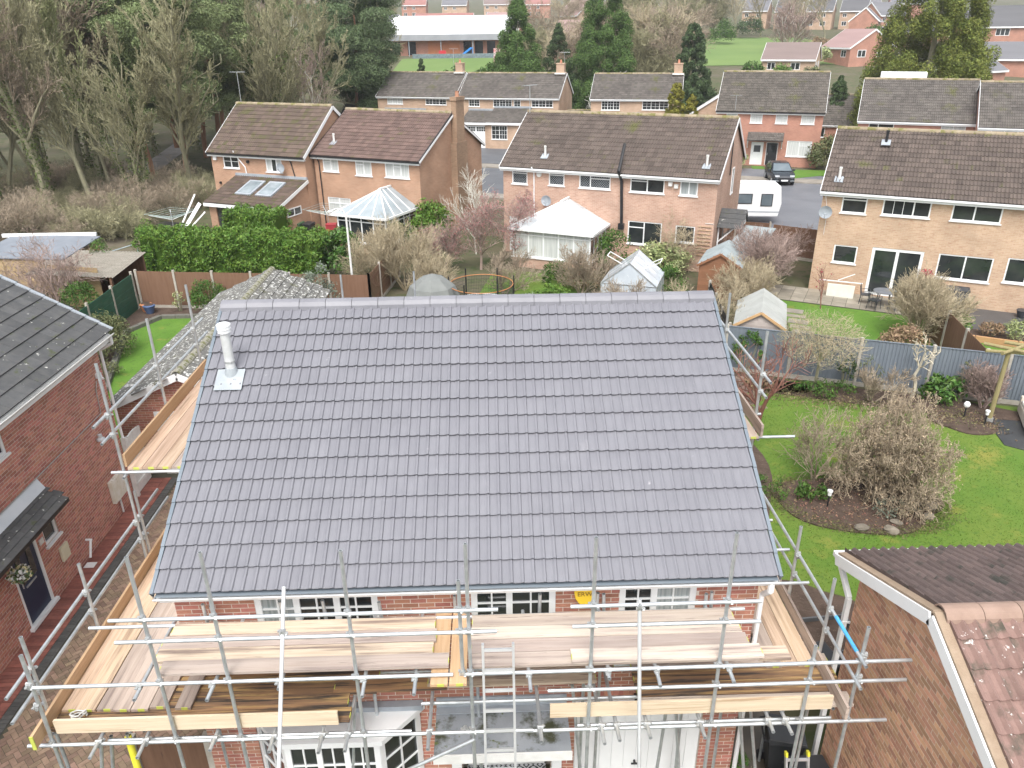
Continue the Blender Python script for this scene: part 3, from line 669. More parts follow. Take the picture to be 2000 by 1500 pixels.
for X in (4.35, 4.69): MB().bar((X, 8.05, 1.56), (X, 8.075, 1.63), .036, .066, (0, -1, .3)).build('end_cap', YF, L2)
# ------------------------------------------------------------------ house on the left
DB_O = M('dark_red_brick', (.47, .205, .15), (.38, .155, .115), 18, .9, rnd='obj', rv=.26, rh=.012, bump=.3, bscale=120)
DB_S = M('dark_red_brick_courses', (.47, .205, .15), (.38, .155, .115), 18, .9, rnd='attr', rv=.26, rh=.012, bump=.3, bscale=120)
MORT2 = M('grey_pink_mortar', (.52, .45, .40), (.6, .53, .48), 9, .95)
SLATE = dict(c1=(.062, .064, .067), c2=(.095, .095, .093), scale=5, rough=.75, bump=.35, bscale=60, spots=((.055, .065, .025), 2.5, .6, .08), spots2=((.5, .5, .46), 5.5, .655, .03))
SL_O = M('dark_flat_tile', rnd='obj', rv=.14, **SLATE); SL_S = M('dark_flat_tile_courses', rnd='attr', rv=.14, **SLATE)
LH = thing('neighbour_house', 'dark red brick house with mossy dark flat tiled roof at the left edge', 'house', (-13.5, 12, 0))
LX_ = -10.1; LYA, LYB = 4.0, 18.2
lw = MB(); ops = [(LYB-13.93, LYB-11.6, 3.9, 4.75), (LYB-13.9, LYB-12.95, .1, 2.05), (LYB-14.72, LYB-14.2, 1.36, 2.1)]
# canonical x runs from far to near when seen from outside; T maps x -> Y descending is mirrored, so use x = Y - LYA with outside +X
T = Matrix(((0, -1, 0, LX_), (1, 0, 0, LYA), (0, 0, 1, 0), (0, 0, 0, 1)))      # local x->+Y, local y->-X (into the wall)
lop = [(11.6-LYA, 13.93-LYA, 3.93, 4.75), (12.95-LYA, 13.92-LYA, .1, 2.06), (14.2-LYA, 14.74-LYA, 1.36, 2.0)]
wall_panel(lw, LYB-LYA, 4.95, lop, .12)
for v in lw.v: pass
lw.xf(T)
lw.add([(LX_, LYB, 0), (-18.5, LYB, 0), (-18.5, LYB, 4.95), (-14.3, LYB, 7.3), (LX_, LYB, 4.95)], [(0, 1, 2, 3, 4)])
lw.quad((LX_, LYA, 0), (LX_, LYA, 4.95), (-18.5, LYA, 4.95), (-18.5, LYA, 0)); lw.quad((-18.5, LYA, 0), (-18.5, LYA, 4.95), (-18.5, LYB, 4.95), (-18.5, LYB, 0))
lw.quad((LX_-.6, LYA, 0), (LX_-.6, LYB, 0), (LX_-.6, LYB, 4.9), (LX_-.6, LYA, 4.9))
lwall = lw.build('wall', MORT2, LH)
def iv_left(z):
    return sub_iv([(8.0-LYA, LYB-LYA)], [(a, b) for a, b, c, d in lop if c-.04 < z < d+.03])
lay_bricks(lwall, (LX_, LYA, 0), (0, 1, 0), iv_left, 0, 4.84, DB_O, DB_S, 300, seed=11)
window(LH, T, *lop[0][:2], lop[0][2], lop[0][3], (1, 1, 1), None, None, .07, .04, 'glass', True, False)
window(LH, T, *lop[2][:2], lop[2][2], lop[2][3], (1,), None, None, .06, .06, 'glass', True, False)
NAVY = M('navy_door', (.012, .022, .055), (.016, .028, .065), 3, .35)
d0, d1 = lop[1][:2]
dr = MB().box(d0+.07, d1-.07, .03, .07, .16, 1.98).xf(T).build('front_door', NAVY, LH)
MB().box(d0, d0+.07, 0, .09, .1, 2.06).box(d1-.07, d1, 0, .09, .1, 2.06).box(d0+.07, d1-.07, 0, .09, 1.98, 2.06).box(d0-.06, d1+.06, -.08, .09, .08, .15).xf(T).build('door_frame', PAL['white'], dr)
MB().box(d0+.2, d0+.36, .015, .03, 1.1, 1.8).box(d1-.38, d1-.22, .015, .03, 1.1, 1.8).xf(T).build('door_glazing', PAL['glass'], dr)
MB().box(d0+.3, d1-.3, .012, .03, .98, 1.02).xf(T).build('letter_plate', PAL['galv'], dr); MB().tube((d0+.14, -.03, 1.1), (d0+.14, -.03, 1.5), .012).xf(T).build('door_handle', PAL['galv'], dr)
# tiled canopy over the door
Ls = Vector((-.6, 0, .27)).normalized()
cb = MB().prism([(-9.5, 11.2, 2.40), (-9.5, 14.5, 2.40), (-10.095, 14.5, 2.67), (-10.095, 11.2, 2.67)], (0, 0, .035)).build('door_canopy', PAL['white_dirty'], LH)
tile_roof(cb, Vector((-9.49, 11.22, 2.445)), (0, 1, 0), Ls, 15, 4, .15, .218, PROF_FLAT, SL_O, SL_S, 60, 'canopy_slate', False, 4, None, None, .016, True)
MB().quad((-9.96, 11.2, 2.685), (-9.96, 14.55, 2.685), (-10.09, 14.55, 2.92), (-10.09, 11.2, 2.92)).build('canopy_flashing', M('pale_lead', (.5, .54, .58), (.6, .63, .66), 2, .4), cb)
MB().box(-9.51, -9.49, 11.2, 14.5, 2.36, 2.44).build('canopy_gutter', PAL['black'], cb)
MB().path([(-10.075, 9, 2.93), (-10.07, 14.6, 2.95), (-10.075, 17.6, 2.97)], .014, 6).path([(-10.075, 17.6, 2.97), (-10.075, 17.65, 3.6), (-10.06, 17.75, 3.8)], .012, 6).build('cable_conduit', PAL['galv_dull'], LH)
MB().box(-10.09, -10.04, 14.52, 14.83, .68, 1.05).build('meter_box', M('cream_plastic', (.62, .58, .42), (.68, .64, .48), 4, .5), LH)
MB().box(-10.09, -9.99, 17.08, 17.72, .56, 1.2).build('meter_cupboard', M('stained_white_board', (.62, .58, .46), (.74, .73, .68), 4, .6, spots=((.35, .3, .2), 5, .62)), LH)
MB().tube((-10.05, 17.4, .56), (-10.05, 17.4, .1), .025).build('meter_pipe', PAL['white_dirty'], LH)
MB().tube((-10.05, 15.5, .58), (-9.9, 15.5, .58), .03).tube((-9.93, 15.5, .58), (-9.93, 15.3, .2), .03).box(-10.04, -9.8, 15.1, 15.3, .02, .06).build('waste_pipe', PAL['white'], LH)
MB().lathe((-9.99, 17.15, 2.42), [(.05, 0), (.1, .02), (.1, .06), (.05, .1), (.05, .18)], 14).build('boiler_vent', M('pale_grey_plastic', (.5, .52, .53), (.6, .62, .63), 3, .5), LH)
MB().box(-10.09, -9.98, 17.8, 17.92, 3.85, 3.98).tube((-10.0, 17.86, 3.9), (-9.9, 17.8, 3.84), .03).build('security_light', PAL['white'], LH)
MB().box(-10.09, -10.06, 13.98, 14.12, 1.55, 1.68).build('door_number_plate', PAL['white_dirty'], LH)
# roof
ls = Vector((-math.cos(R_(31)), 0, math.sin(R_(31)))); ln = Vector((0, 1, 0)).cross(ls); LE = Vector((-9.72, 0, 4.93))
lr = MB(); a = LE+ls*5.4
lr.quad((LE.x-.05, 4, LE.z-.06), (LE.x-.05, 18.4, LE.z-.06), (a.x, 18.4, a.z-.04), (a.x, 4, a.z-.04)); lr.quad((a.x, 4, a.z-.04), (a.x, 18.4, a.z-.04), (a.x-4.6, 18.4, LE.z-.06), (a.x-4.6, 4, LE.z-.06))
lro = lr.build('roof', SL_S, LH)
tile_roof(lro, Vector((LE.x, 8.2, LE.z)), (0, 1, 0), ls, 34, 15, .345, .3, PROF_FLAT, SL_O, SL_S, 300, 'roof_tile', False, 6, None, None, .028, True, .003)
vg = MB()
for k in range(15): vg.bar(LE+Vector((0, 18.42, 0))+ls*(k*.345-.01)+ln*.03, LE+Vector((0, 18.42, 0))+ls*((k+1)*.345-.015)+ln*.02, .09, .05, ln)
vg.build('verge_trim', PAL['lead'], lro)
MB().box(-9.80, -9.775, 4, 18.3, 4.66, 4.88).build('fascia', PAL['white'], LH); MB().box(-10.098, -9.801, 4, 18.3, 4.67, 4.69).build('soffit', PAL['white'], LH)
gt = MB(); prof = [(math.cos(t)*.058, math.sin(t)*.06) for t in [math.pi+i*math.pi/6 for i in range(7)]]
for (p, q), (r, s_) in zip(prof[:-1], prof[1:]): gt.quad((-9.71+p, 4, 4.86+q), (-9.71+r, 4, 4.86+s_), (-9.71+r, 18.35, 4.86+s_), (-9.71+p, 18.35, 4.86+q))
gt.box(-9.654, -9.64, 4, 18.35, 4.85, 4.872).build('gutter', PAL['white_dirty'], LH)
MB().tube((-9.72, 18.28, 4.84), (-9.72, 18.28, 4.62), .04).tube((-9.72, 18.28, 4.62), (-10.05, 18.26, 4.45), .04).tube((-10.05, 18.26, 4.45), (-10.05, 18.26, .1), .036).build('downpipe', PAL['white'], LH)
MB().obox(LE+Vector((0, 12.1, 0))+ls*.95+ln*.05, Vector((0, .35, 0)), ls*.25, ln*.02).build('roof_patch', PAL['lead'], lro)
# ------------------------------------------------------------------ hanging basket
HB = thing('hanging_basket', 'flower basket with small white flowers beside the navy front door', 'hanging basket', (-9.8, 12.75, 1.75))
MB().lathe((-9.8, 12.75, 1.55), [(.05, 0), (.14, .06), (.17, .16)], 12).build('basket', M('wicker', (.12, .08, .05), (.2, .14, .09), 30, .9), HB)
MB().tube((-9.95, 12.75, 1.95), (-9.8, 12.75, 1.72), .006, 5).tube((-10.1, 12.75, 1.95), (-9.92, 12.75, 1.95), .01, 5).build('bracket', PAL['black'], HB)
fm = MB(); rg = random.Random(3)
for i in range(420):
    p = Vector((rg.gauss(0, 1), rg.gauss(0, 1), rg.gauss(0, 1))).normalized()*rg.uniform(.12, .24); p.z *= .75; s = rg.uniform(.018, .03); a = Vector((rg.gauss(0, 1), rg.gauss(0, 1), rg.gauss(0, 1))).normalized(); b = a.orthogonal().normalized()
    c = Vector((-9.8, 12.75, 1.74))+p; fm.quad(c-a*s-b*s, c+a*s-b*s, c+a*s+b*s, c-a*s+b*s, rg.random())
PET = bpy.data.materials.new('petals_and_leaves'); PET.use_nodes = True; t = PET.node_tree
at = t.nodes.new('ShaderNodeAttribute'); at.attribute_name = 'rnd'; cr = t.nodes.new('ShaderNodeValToRGB'); cr.color_ramp.interpolation = 'CONSTANT'
cr.color_ramp.elements[0].color = (.07, .12, .04, 1); cr.color_ramp.elements[1].position = .45; cr.color_ramp.elements[1].color = (.75, .74, .7, 1)
e = cr.color_ramp.elements.new(.8); e.color = (.7, .62, .35, 1); t.links.new(at.outputs['Fac'], cr.inputs[0]); t.links.new(cr.outputs[0], t.nodes['Principled BSDF'].inputs['Base Color'])
fm.build('flowers', PET, HB)
# ------------------------------------------------------------------ garage behind, lichen roof
GA = thing('garage', 'low brick garage with white lichen speckled grey roof behind the left scaffold', 'garage', (-8.75, 24, 0))
LICH = dict(c1=(.10, .10, .095), c2=(.15, .145, .13), scale=5, rough=.85, bump=.5, bscale=40, spots=((.075, .075, .03), 2.2, .58, .1), spots2=((.58, .58, .55), 8.5, .565, .03))
LI_O = M('lichen_tile', rnd='obj', rv=.15, **LICH); LI_S = M('lichen_tile_courses', rnd='attr', rv=.15, **LICH)
gz, gr, gy0, gy1, gxl, gxr, gxm = 2.3, 3.28, 19.3, 29.6, -10.95, -6.55, -8.75
gw = MB(); gw.box(gxl+.25, gxr-.25, gy0+.22, gy1-.2, 0, gz-.05)
gw.prism([(gxl+.25, gy0+.22, gz-.05), (gxr-.25, gy0+.22, gz-.05), (gxm, gy0+.22, gr-.15)], (0, .12, 0)); gw.prism([(gxl+.25, gy1-.32, gz-.05), (gxr-.25, gy1-.32, gz-.05), (gxm, gy1-.32, gr-.15)], (0, .12, 0))
gwo = gw.build('wall', MORTAR, GA)
def iv_g(z):
    if z < gz: a, b = gxl+.25, gxr-.25
    else: k = (z-gz+.05)/(gr-.1-gz); a, b = gxl+.25+k*(gxm-gxl-.25), gxr-.25-k*(gxr-.25-gxm)
    return sub_iv([(a, b)], [(-9.7, -8.75)] if z < 2.05 else [])
lay_bricks(gwo, (0, gy0+.215, 0), (1, 0, 0), iv_g, 0, 3.1, BR_O, BR_S, 150, seed=21)
for sg, u, xe in ((1, (0, -1, 0), gxl), (-1, (0, 1, 0), gxr)):
    k = (gr-gz)/(gxm-gxl); s_ = Vector((sg, 0, k)).normalized(); O = Vector((xe, gy1 if sg > 0 else gy0, gz)); Ln = math.hypot(gxm-gxl, gr-gz)
    ny = 7; tile_roof(gwo, O, u, s_, 34, ny, Ln/ny, (gy1-gy0)/34, PROF_FLAT, LI_O, LI_S, 150, 'roof_tile', False, 8+sg, None, None, .03, True, .004)
ridge_tiles(gwo, (gxm, gy0, gr+.03), (gxm, gy1, gr+.03), 22, M('lichen_ridge', (.2, .19, .14), (.3, .29, .25), 6, .9, spots=((.12, .12, .05), 5, .55)), .13, .09)
for sg, xe in ((1, gxl), (-1, gxr)): MB().bar((xe, gy0, gz-.09), (gxm, gy0, gr-.09), .03, .2, (0, 0, 1)).build('bargeboard', PAL['white'], GA)
MB().box(gxl-.02, gxl+.0, gy0, gy1, gz-.12, gz-.01).build('fascia', PAL['white'], GA)
MB().box(-9.68, -8.77, gy0+.16, gy0+.24, 0, 2.03).build('side_door', PAL['white'], GA)
MB().box(-8.1, -7.1, gy0+.19, gy0+.25, 1.2, 1.9).build('vent_panel', PAL['white_dirty'], GA)
SG = thing('garden_gate', 'white boarded garden gate standing open beside the dark red brick wall', 'gate', (-10.0, 18.7, 0))
for i in range(6): MB().box(-10.07-.0, -10.03, 18.32+i*.15, 18.32+i*.15+.143, .08, 1.75+.08*math.sin(math.pi*(i+.5)/6)).build('board', PAL['white_dirty'], SG)
MB().box(-10.03, -10.0, 18.32, 19.2, .3, .4).box(-10.03, -10.0, 18.32, 19.2, 1.4, 1.5).build('rail', PAL['white_dirty'], SG)
MB().box(-10.1, -9.98, 18.22, 18.31, 0, 1.9).build('post', PAL['white_dirty'], SG); MB().box(-10.0, -9.96, 19.05, 19.15, .9, 1.0).build('latch', PAL['black'], SG)
# ------------------------------------------------------------------ block paved drive
PAV = dict(c1=(.17, .115, .08), c2=(.22, .155, .11), scale=10, rough=.85, bump=.3, bscale=70, spots=((.07, .075, .035), 1.3, .6, .12))
PV_O = M('brown_paver', rnd='obj', rv=.3, rh=.015, **PAV); PV_S = M('brown_paver_field', rnd='attr', rv=.3, rh=.015, **PAV)
RPV = M('red_paver', (.27, .10, .075), (.20, .075, .06), 8, .85, rnd='obj', rv=.22, bump=.3, bscale=70); DPV = M('charcoal_paver', (.06, .06, .058), (.085, .085, .08), 8, .85, rnd='obj', rv=.2, bump=.3, bscale=70)
JOINT = M('paver_joint', (.05, .045, .035), (.07, .07, .045), 6, .95)
drive = sheet('driveway', [(-10.1, -6), (-4.5, -6), (-4.5, 19.5), (-10.1, 19.5)], .03, JOINT, thick=.06)
def clip_in(x, y): return -9.2 < x < -4.6 and 6.5 < y < 19.3
pv = MB().box(.004, .196, .004, .096, -.03, .012).mesh('paver'); pv.materials.append(PV_O)
its = []; c45 = math.cos(R_(45))
for a in range(-40, 240):
    for b in range(-160, 160):
        d = (a-b) % 4
        if d not in (0, 3): continue
        x, y = a*.1, b*.1; wx, wy = -10+(x*c45-y*c45), 2+(x*c45+y*c45)
        if not clip_in(wx, wy): continue
        q = proj((wx, wy, 0))
        if q is None or not (-60 < q[0] < 600 and 700 < q[1] < 1560): continue
        its.append((wx, wy, d, q[2]+max(0, -q[0])*.05+max(0, q[1]-1500)*.05+(6 if (q[0] > 150 and q[1] > 1180) else 0)))
its.sort(key=lambda i: i[3])
rg = random.Random(9); Vs = []; Rn = []
for k, (wx, wy, d, _) in enumerate(its):
    ang = R_(45)+(math.pi/2 if d == 3 else 0); sx = (.0 if d == 0 else .1)
    p = Vector((wx, wy, .03+rg.uniform(-.002, .002)))+ (Vector((math.cos(R_(45))*.1, math.sin(R_(45))*.1, 0)) if d == 3 else Vector((0, 0, 0)))
    if k < 300: mobj('paver', pv, drive, p, (0, 0, ang))
    else:
        ca, sa = math.cos(ang), math.sin(ang)
        for (x, y, z) in ((.004, .004, .012), (.196, .004, .012), (.196, .096, .012), (.004, .096, .012), (.004, .004, -.01), (.196, .004, -.01), (.196, .096, -.01), (.004, .096, -.01)):
            Vs.append((p.x+x*ca-y*sa, p.y+x*sa+y*ca, p.z+z))
        Rn.append(rg.random())
base = np.arange(len(Vs)//8)[:, None, None]*8
mobj('paver_field', np_mesh('paver_field', Vs, (base+np.array([[0,1,2,3],[4,5,1,0],[5,6,2,1],[6,7,3,2],[7,4,0,3]])[None]).reshape(-1, 4), np.repeat(Rn, 5), PV_S), drive, kind='stuff')
for (x0, x1, mt, n) in ((-10.08, -9.66, RPV, 0), (-9.655, -9.455, RPV, 1), (-9.45, -9.25, DPV, 2)):
    me = MB().box(0, x1-x0-.006, .004, .096, -.03, .016).mesh('edge_paver'); me.materials.append(mt)
    for i in range(95): mobj('edge_paver', me, drive, (x0, 9.6+i*.101, .03+rg.uniform(-.002, .002)))
# ------------------------------------------------------------------ brown brick gable on the right
RB_O = M('brown_brick', (.53, .30, .195), (.45, .245, .155), 16, .9, rnd='obj', rv=.3, rh=.012, bump=.3, bscale=120)
RB_S = M('brown_brick_courses', (.53, .30, .195), (.45, .245, .155), 16, .9, rnd='attr', rv=.3, rh=.012, bump=.3, bscale=120)
RH = thing('neighbour_house', 'brown brick gable house with white bargeboards and rolled clay tiles at lower right', 'house', (8, 7, 0))
RXW = 5.3; RA = (6.9, 5.38); RBk = (9.22, 4.46); RFr = (4.2, 4.2)
kb = (RA[1]-RBk[1])/(RBk[0]-RA[0]); kf = .47; RFr = (4.0, RA[1]-kf*(RA[0]-4.0))
rw = MB(); yb, yf = 8.75, 4.3
rw.add([(RXW, yf, 0), (RXW, yb, 0), (RXW, yb, RA[1]-kb*(yb-RA[0])-.12), (RXW, RA[0], RA[1]-.12), (RXW, yf, RA[1]-kf*(RA[0]-yf)-.12)], [(4, 3, 2, 1, 0)])
rw.quad((RXW, yb, 0), (12, yb, 0), (12, yb, 4.5), (RXW, yb, 4.5)); rw.quad((RXW, yf, 0), (RXW, yf, 4.0), (12, yf, 4.0), (12, yf, 0))
rwo = rw.build('wall', M('tan_mortar', (.55, .45, .35), (.62, .52, .42), 9, .95), RH)
def iv_r(z):
    a, b = -yb, -yf
    top_b = RA[1]-.14
    if z > top_b: return []
    # limits in y where roof line is above z
    y_hi = min(yb, RA[0]+(top_b-z)/kb); y_lo = max(yf, RA[0]-(top_b-z)/kf)
    return [(-y_hi, -y_lo)]
lay_bricks(rwo, (RXW, 0, 0), (0, -1, 0), iv_r, 0, 5.25, RB_O, RB_S, 300, seed=31)
PANT = dict(scale=4, rough=.85, bump=.4, bscale=50)
PB = [M('dark_pantile', (.10, .075, .07), (.14, .10, .09), rnd=r_, rv=.16, spots=((.05, .048, .04), 2, .55, .12), spots2=((.5, .48, .45), 7, .74, .02), **PANT) for r_ in ('obj', 'attr')]
PF = [M('pink_brown_pantile', (.20, .125, .105), (.26, .165, .14), rnd=r_, rv=.14, spots=((.09, .08, .06), 2.2, .52, .12), spots2=((.60, .57, .54), 7.5, .62, .03), **PANT) for r_ in ('obj', 'attr')]
s_b = Vector((0, -1, kb)).normalized(); s_f = Vector((0, 1, kf)).normalized(); X1 = 11.2
rr = MB(); rr.quad((RXW-.1, RBk[0], RBk[1]-.06), (X1, RBk[0], RBk[1]-.06), (X1, RA[0], RA[1]-.06), (RXW-.1, RA[0], RA[1]-.06)); rr.quad((RXW-.1, RFr[0], RFr[1]-.06), (RXW-.1, RA[0], RA[1]-.06), (X1, RA[0], RA[1]-.06), (X1, RFr[0], RFr[1]-.06))
rro = rr.build('roof', PB[1], RH)
nb = 7; gb_ = math.hypot(RA[0]-RBk[0], RA[1]-RBk[1])/nb
tile_roof(rro, Vector((X1, RBk[0]+.05, RBk[1]-.01)), (-1, 0, 0), s_b, 20, nb, gb_, (X1-RXW+.02)/20, PROF_PAN, PB[0], PB[1], 140, 'roof_tile', True, 12)
tile_roof(rro, Vector((RXW-.02, RA[0], RA[1]))-s_f*(.345*8), (1, 0, 0), s_f, 20, 8, .345, .3, PROF_PAN, PF[0], PF[1], 160, 'roof_tile', True, 13)
ridge_tiles(rro, (RXW-.05, RA[0], RA[1]+.04), (X1, RA[0], RA[1]+.04), 13, M('worn_ridge', (.23, .155, .12), (.3, .21, .165), 5, .9, rnd='obj', rv=.1, spots=((.6, .57, .52), 6, .68)), .15, .1)
MRT = M('verge_mortar', (.26, .19, .13), (.33, .25, .18), 7, .95, bump=.4)
for (y0, z0), nm in ((RBk, 'b'), (RFr, 'f')):
    MB().bar((RXW-.085, y0, z0-.0), (RXW-.085, RA[0], RA[1]), .12, .06).build('verge_mortar', MRT, rro)
    MB().bar((RXW-.165, y0, z0-.09), (RXW-.165, RA[0], RA[1]-.09), .028, .17).build('bargeboard', PAL['white'], RH)
    MB().bar((RXW-.08, y0, z0-.14), (RXW-.08, RA[0], RA[1]-.14), .14, .012).build('verge_soffit', PAL['white'], RH)
MB().box(RXW-.16, X1, RBk[0]+.02, RBk[0]+.12, RBk[1]-.1, RBk[1]-.02).build('gutter', PAL['white'], RH)
MB().bar((RXW-.1, RBk[0]+.05, RBk[1]-.08), (RXW-.06, 8.83, 3.95), .07, .07).bar((RXW-.06, 8.83, 3.95), (RXW-.06, 8.83, .05), .07, .07).build('downpipe', PAL['white'], RH)
for z in (2.1, 3.5): MB().box(RXW-.12, RXW+.02, 8.78, 8.79, z, z+.03).build('pipe_bracket', PAL['white'], RH)
# ------------------------------------------------------------------ passage between the houses
sheet('passage_paving', [(3.66, -6), (5.28, -6), (5.28, 12.6), (3.66, 12.6)], .03, M('wet_dark_flags', (.075, .065, .05), (.12, .10, .075), 2, .5, bump=.3, spots=((.28, .15, .06), 1.1, .64, .03)))
def bin_(label, x, y, rz, col, h=1.05, group=None):
    r = thing('wheelie_bin', label, 'wheelie bin', (x, y, 0), rz, group)
    m = MB(); m.add([(-.22, -.2, .06), (.22, -.2, .06), (.22, .2, .06), (-.22, .2, .06), (-.28, -.3, h-.1), (.28, -.3, h-.1), (.28, .3, h-.1), (-.28, .3, h-.1)], [(0,3,2,1),(4,5,6,7),(0,1,5,4),(1,2,6,5),(2,3,7,6),(3,0,4,7)])
    m.build('body', col, r, local=True, bevel=.02); l = MB(); l.add([(-.3, -.33, h-.09), (.3, -.33, h-.09), (.3, .3, h-.09), (-.3, .3, h-.09), (-.28, -.31, h-.04), (.28, -.31, h-.04), (.28, .3, h+.02), (-.28, .3, h+.02)], [(0,3,2,1),(4,5,6,7),(0,1,5,4),(1,2,6,5),(2,3,7,6),(3,0,4,7)])
    l.build('lid', col, r, local=True, bevel=.015)
    for s in (-1, 1): MB().tube((s*.2, .24, .1), (s*.27, .24, .1), .1, 14).build('wheel', PAL['black'], r, local=True)
    MB().tube((-.25, .36, h-.08), (.25, .36, h-.08), .016, 8).box(-.26, -.23, .28, .37, h-.1, h-.06).box(.23, .26, .28, .37, h-.1, h-.06).build('handle', PAL['black'], r, local=True)
    return r
BINB = M('black_bin', (.02, .022, .025), (.035, .037, .04), 3, .45)
bin_('black wheelie bin in the passage nearest the white garage door corner', 4.75, 9.0, R_(80), BINB)
bin_('black wheelie bin behind the two yellow capped ladder stiles', 4.9, 8.2, R_(95), BINB)
bin_('dark wheelie bin beside the grey planter behind the brown gable', 6.0, 10.6, R_(15), BINB)
pl = thing('raised_planter', 'dark grey timber raised planter behind the right hand scaffold boards', 'planter', (6.5, 11.6, 0), R_(5))
GRYT = M('dark_grey_timber', (.075, .08, .085), (.11, .115, .12), 3, .6)
for i in range(3): MB().box(-.7, .7, -.5, -.46, .02+i*.2, .21+i*.2).build('plank', GRYT, pl, local=True)
for i in range(3): MB().box(-.7, .7, .46, .5, .02+i*.2, .21+i*.2).build('plank', GRYT, pl, local=True)
MB().box(-.74, -.68, -.54, .54, .0, .62).build('end_panel', GRYT, pl, local=True); MB().box(.68, .74, -.54, .54, .0, .62).build('end_panel', GRYT, pl, local=True)
MB().box(-.66, .66, -.45, .45, .3, .52).build('soil', SOIL, pl, local=True)
tr_ = MB().box(4.05, 4.75, 10.4, 11.5, .0, .75).build('black_tarpaulin', M('black_sheet', (.012, .012, .014), (.03, .03, .033), 2, .5, bump=.8, bscale=4), label='black sheet covered stack low in the dark passage', cat='tarpaulin')
# side gate and fence at the drive end
FENCE_B = M('brown_fence', (.14, .075, .045), (.19, .105, .065), 2, .85, rnd='obj', rv=.12, stretch=(6, 6, .6), spots=((.09, .05, .035), 2.5, .6, .1))
def fence(name, label, P, h, mat, cat='fence', post='concrete', closeboard=.1, posts=True, kick=True, horizontal=False, extra=.08, cap=False, group=None):
    """P: list of (x,y) post positions; each bay is one panel of separate boards joined"""
    r = thing(name, label, cat, (P[0][0], P[0][1], 0), 0, group); mt = PAL[post] if isinstance(post, str) else post; rg = random.Random(len(label))
    for (x, y) in P:
        if posts: MB().box(x-.05, x+.05, y-.05, y+.05, 0, h+extra).build('post', mt, r)
    for (x0, y0), (x1, y1) in zip(P[:-1], P[1:]):
        m = MB(); d = Vector((x1-x0, y1-y0, 0)); l = d.length; d.normalize(); nrm = Vector((-d.y, d.x, 0)); z0 = .18 if kick else .03
        if horizontal:
            n = int((h-z0)/closeboard)
            for i in range(n): m.obox(Vector((x0, y0, z0+(i+.5)*closeboard))+d*l/2+nrm*(.012*(i % 2)), d*(l/2-.05), nrm*.012, Vector((0, 0, closeboard*.49)))
        else:
            n = int(l/closeboard)
            for i in range(n):
                c = Vector((x0, y0, 0))+d*(l*(i+.5)/n); tl = d*(l/n*.56)+nrm*.012
                m.obox(c+Vector((0, 0, (z0+h)/2)), tl, nrm*.007, Vector((0, 0, (h-z0)/2+rg.uniform(-.006, .006))))
            m.bar(Vector((x0, y0, h*.25))+nrm*.035, Vector((x1, y1, h*.25))+nrm*.035, .04, .08); m.bar(Vector((x0, y0, h*.8))+nrm*.035, Vector((x1, y1, h*.8))+nrm*.035, .04, .08)
        m.build('panel', mat, r)
        if kick: MB().bar((x0, y0, .09), (x1, y1, .09), .04, .17).build('gravel_board', mt, r)
        if cap: MB().bar(Vector((x0, y0, h+.015)), Vector((x1, y1, h+.015)), .06, .025).build('capping', mat, r)
    return r
fence('side_fence', 'dark brown board fence with a concrete post under the left front platform', [(-5.75, 8.55), (-4.6, 8.55)], 1.8, FENCE_B)
# ------------------------------------------------------------------ houses beyond the gardens
def rt(c1, c2, moss=(.10, .10, .035), mt=.6, lich=(.5, .48, .42), lt=.74):
    return [M('weathered_roof_tile', c1, c2, .7, .85, rnd=r_, rv=.2, spots=(moss, .55, mt, .12), spots2=(lich, 5, lt, .02)) for r_ in ('obj', 'attr')]
RT_BROWN = rt((.085, .066, .056), (.125, .098, .083)); RT_RED = rt((.115, .075, .064), (.15, .10, .085), lt=.8); RT_DARK = rt((.085, .075, .064), (.12, .105, .09)); RT_GREY = rt((.095, .084, .075), (.13, .116, .103)); RT_MOSS = rt((.095, .068, .054), (.13, .094, .075), moss=(.085, .078, .032), mt=.52)
BRK = {'orange': brick_mat('orange_brick', (.385, .215, .135), (.44, .26, .17), (.46, .36, .27), c3=None), 'chimney': brick_mat('sooty_brick', (.27, .17, .11), (.33, .21, .14), (.3, .25, .17)), 'buff': brick_mat('buff_brick', (.45, .305, .20), (.52, .37, .255), (.52, .41, .31), c3=(.36, .19, .13)),
       'pink': brick_mat('pink_buff_brick', (.43, .265, .195), (.505, .33, .25), (.54, .43, .35), c3=(.36, .19, .14)), 'red': brick_mat('soft_red_brick', (.38, .175, .125), (.43, .21, .15), (.46, .31, .24)),
       'tan': brick_mat('tan_brick', (.44, .295, .20), (.50, .345, .245), (.5, .4, .31))}
RIDGE_B = M('weathered_ridge', (.24, .19, .12), (.3, .25, .18), 3, .9, rnd='obj', rv=.15, spots=((.16, .15, .05), 2, .5, .1))
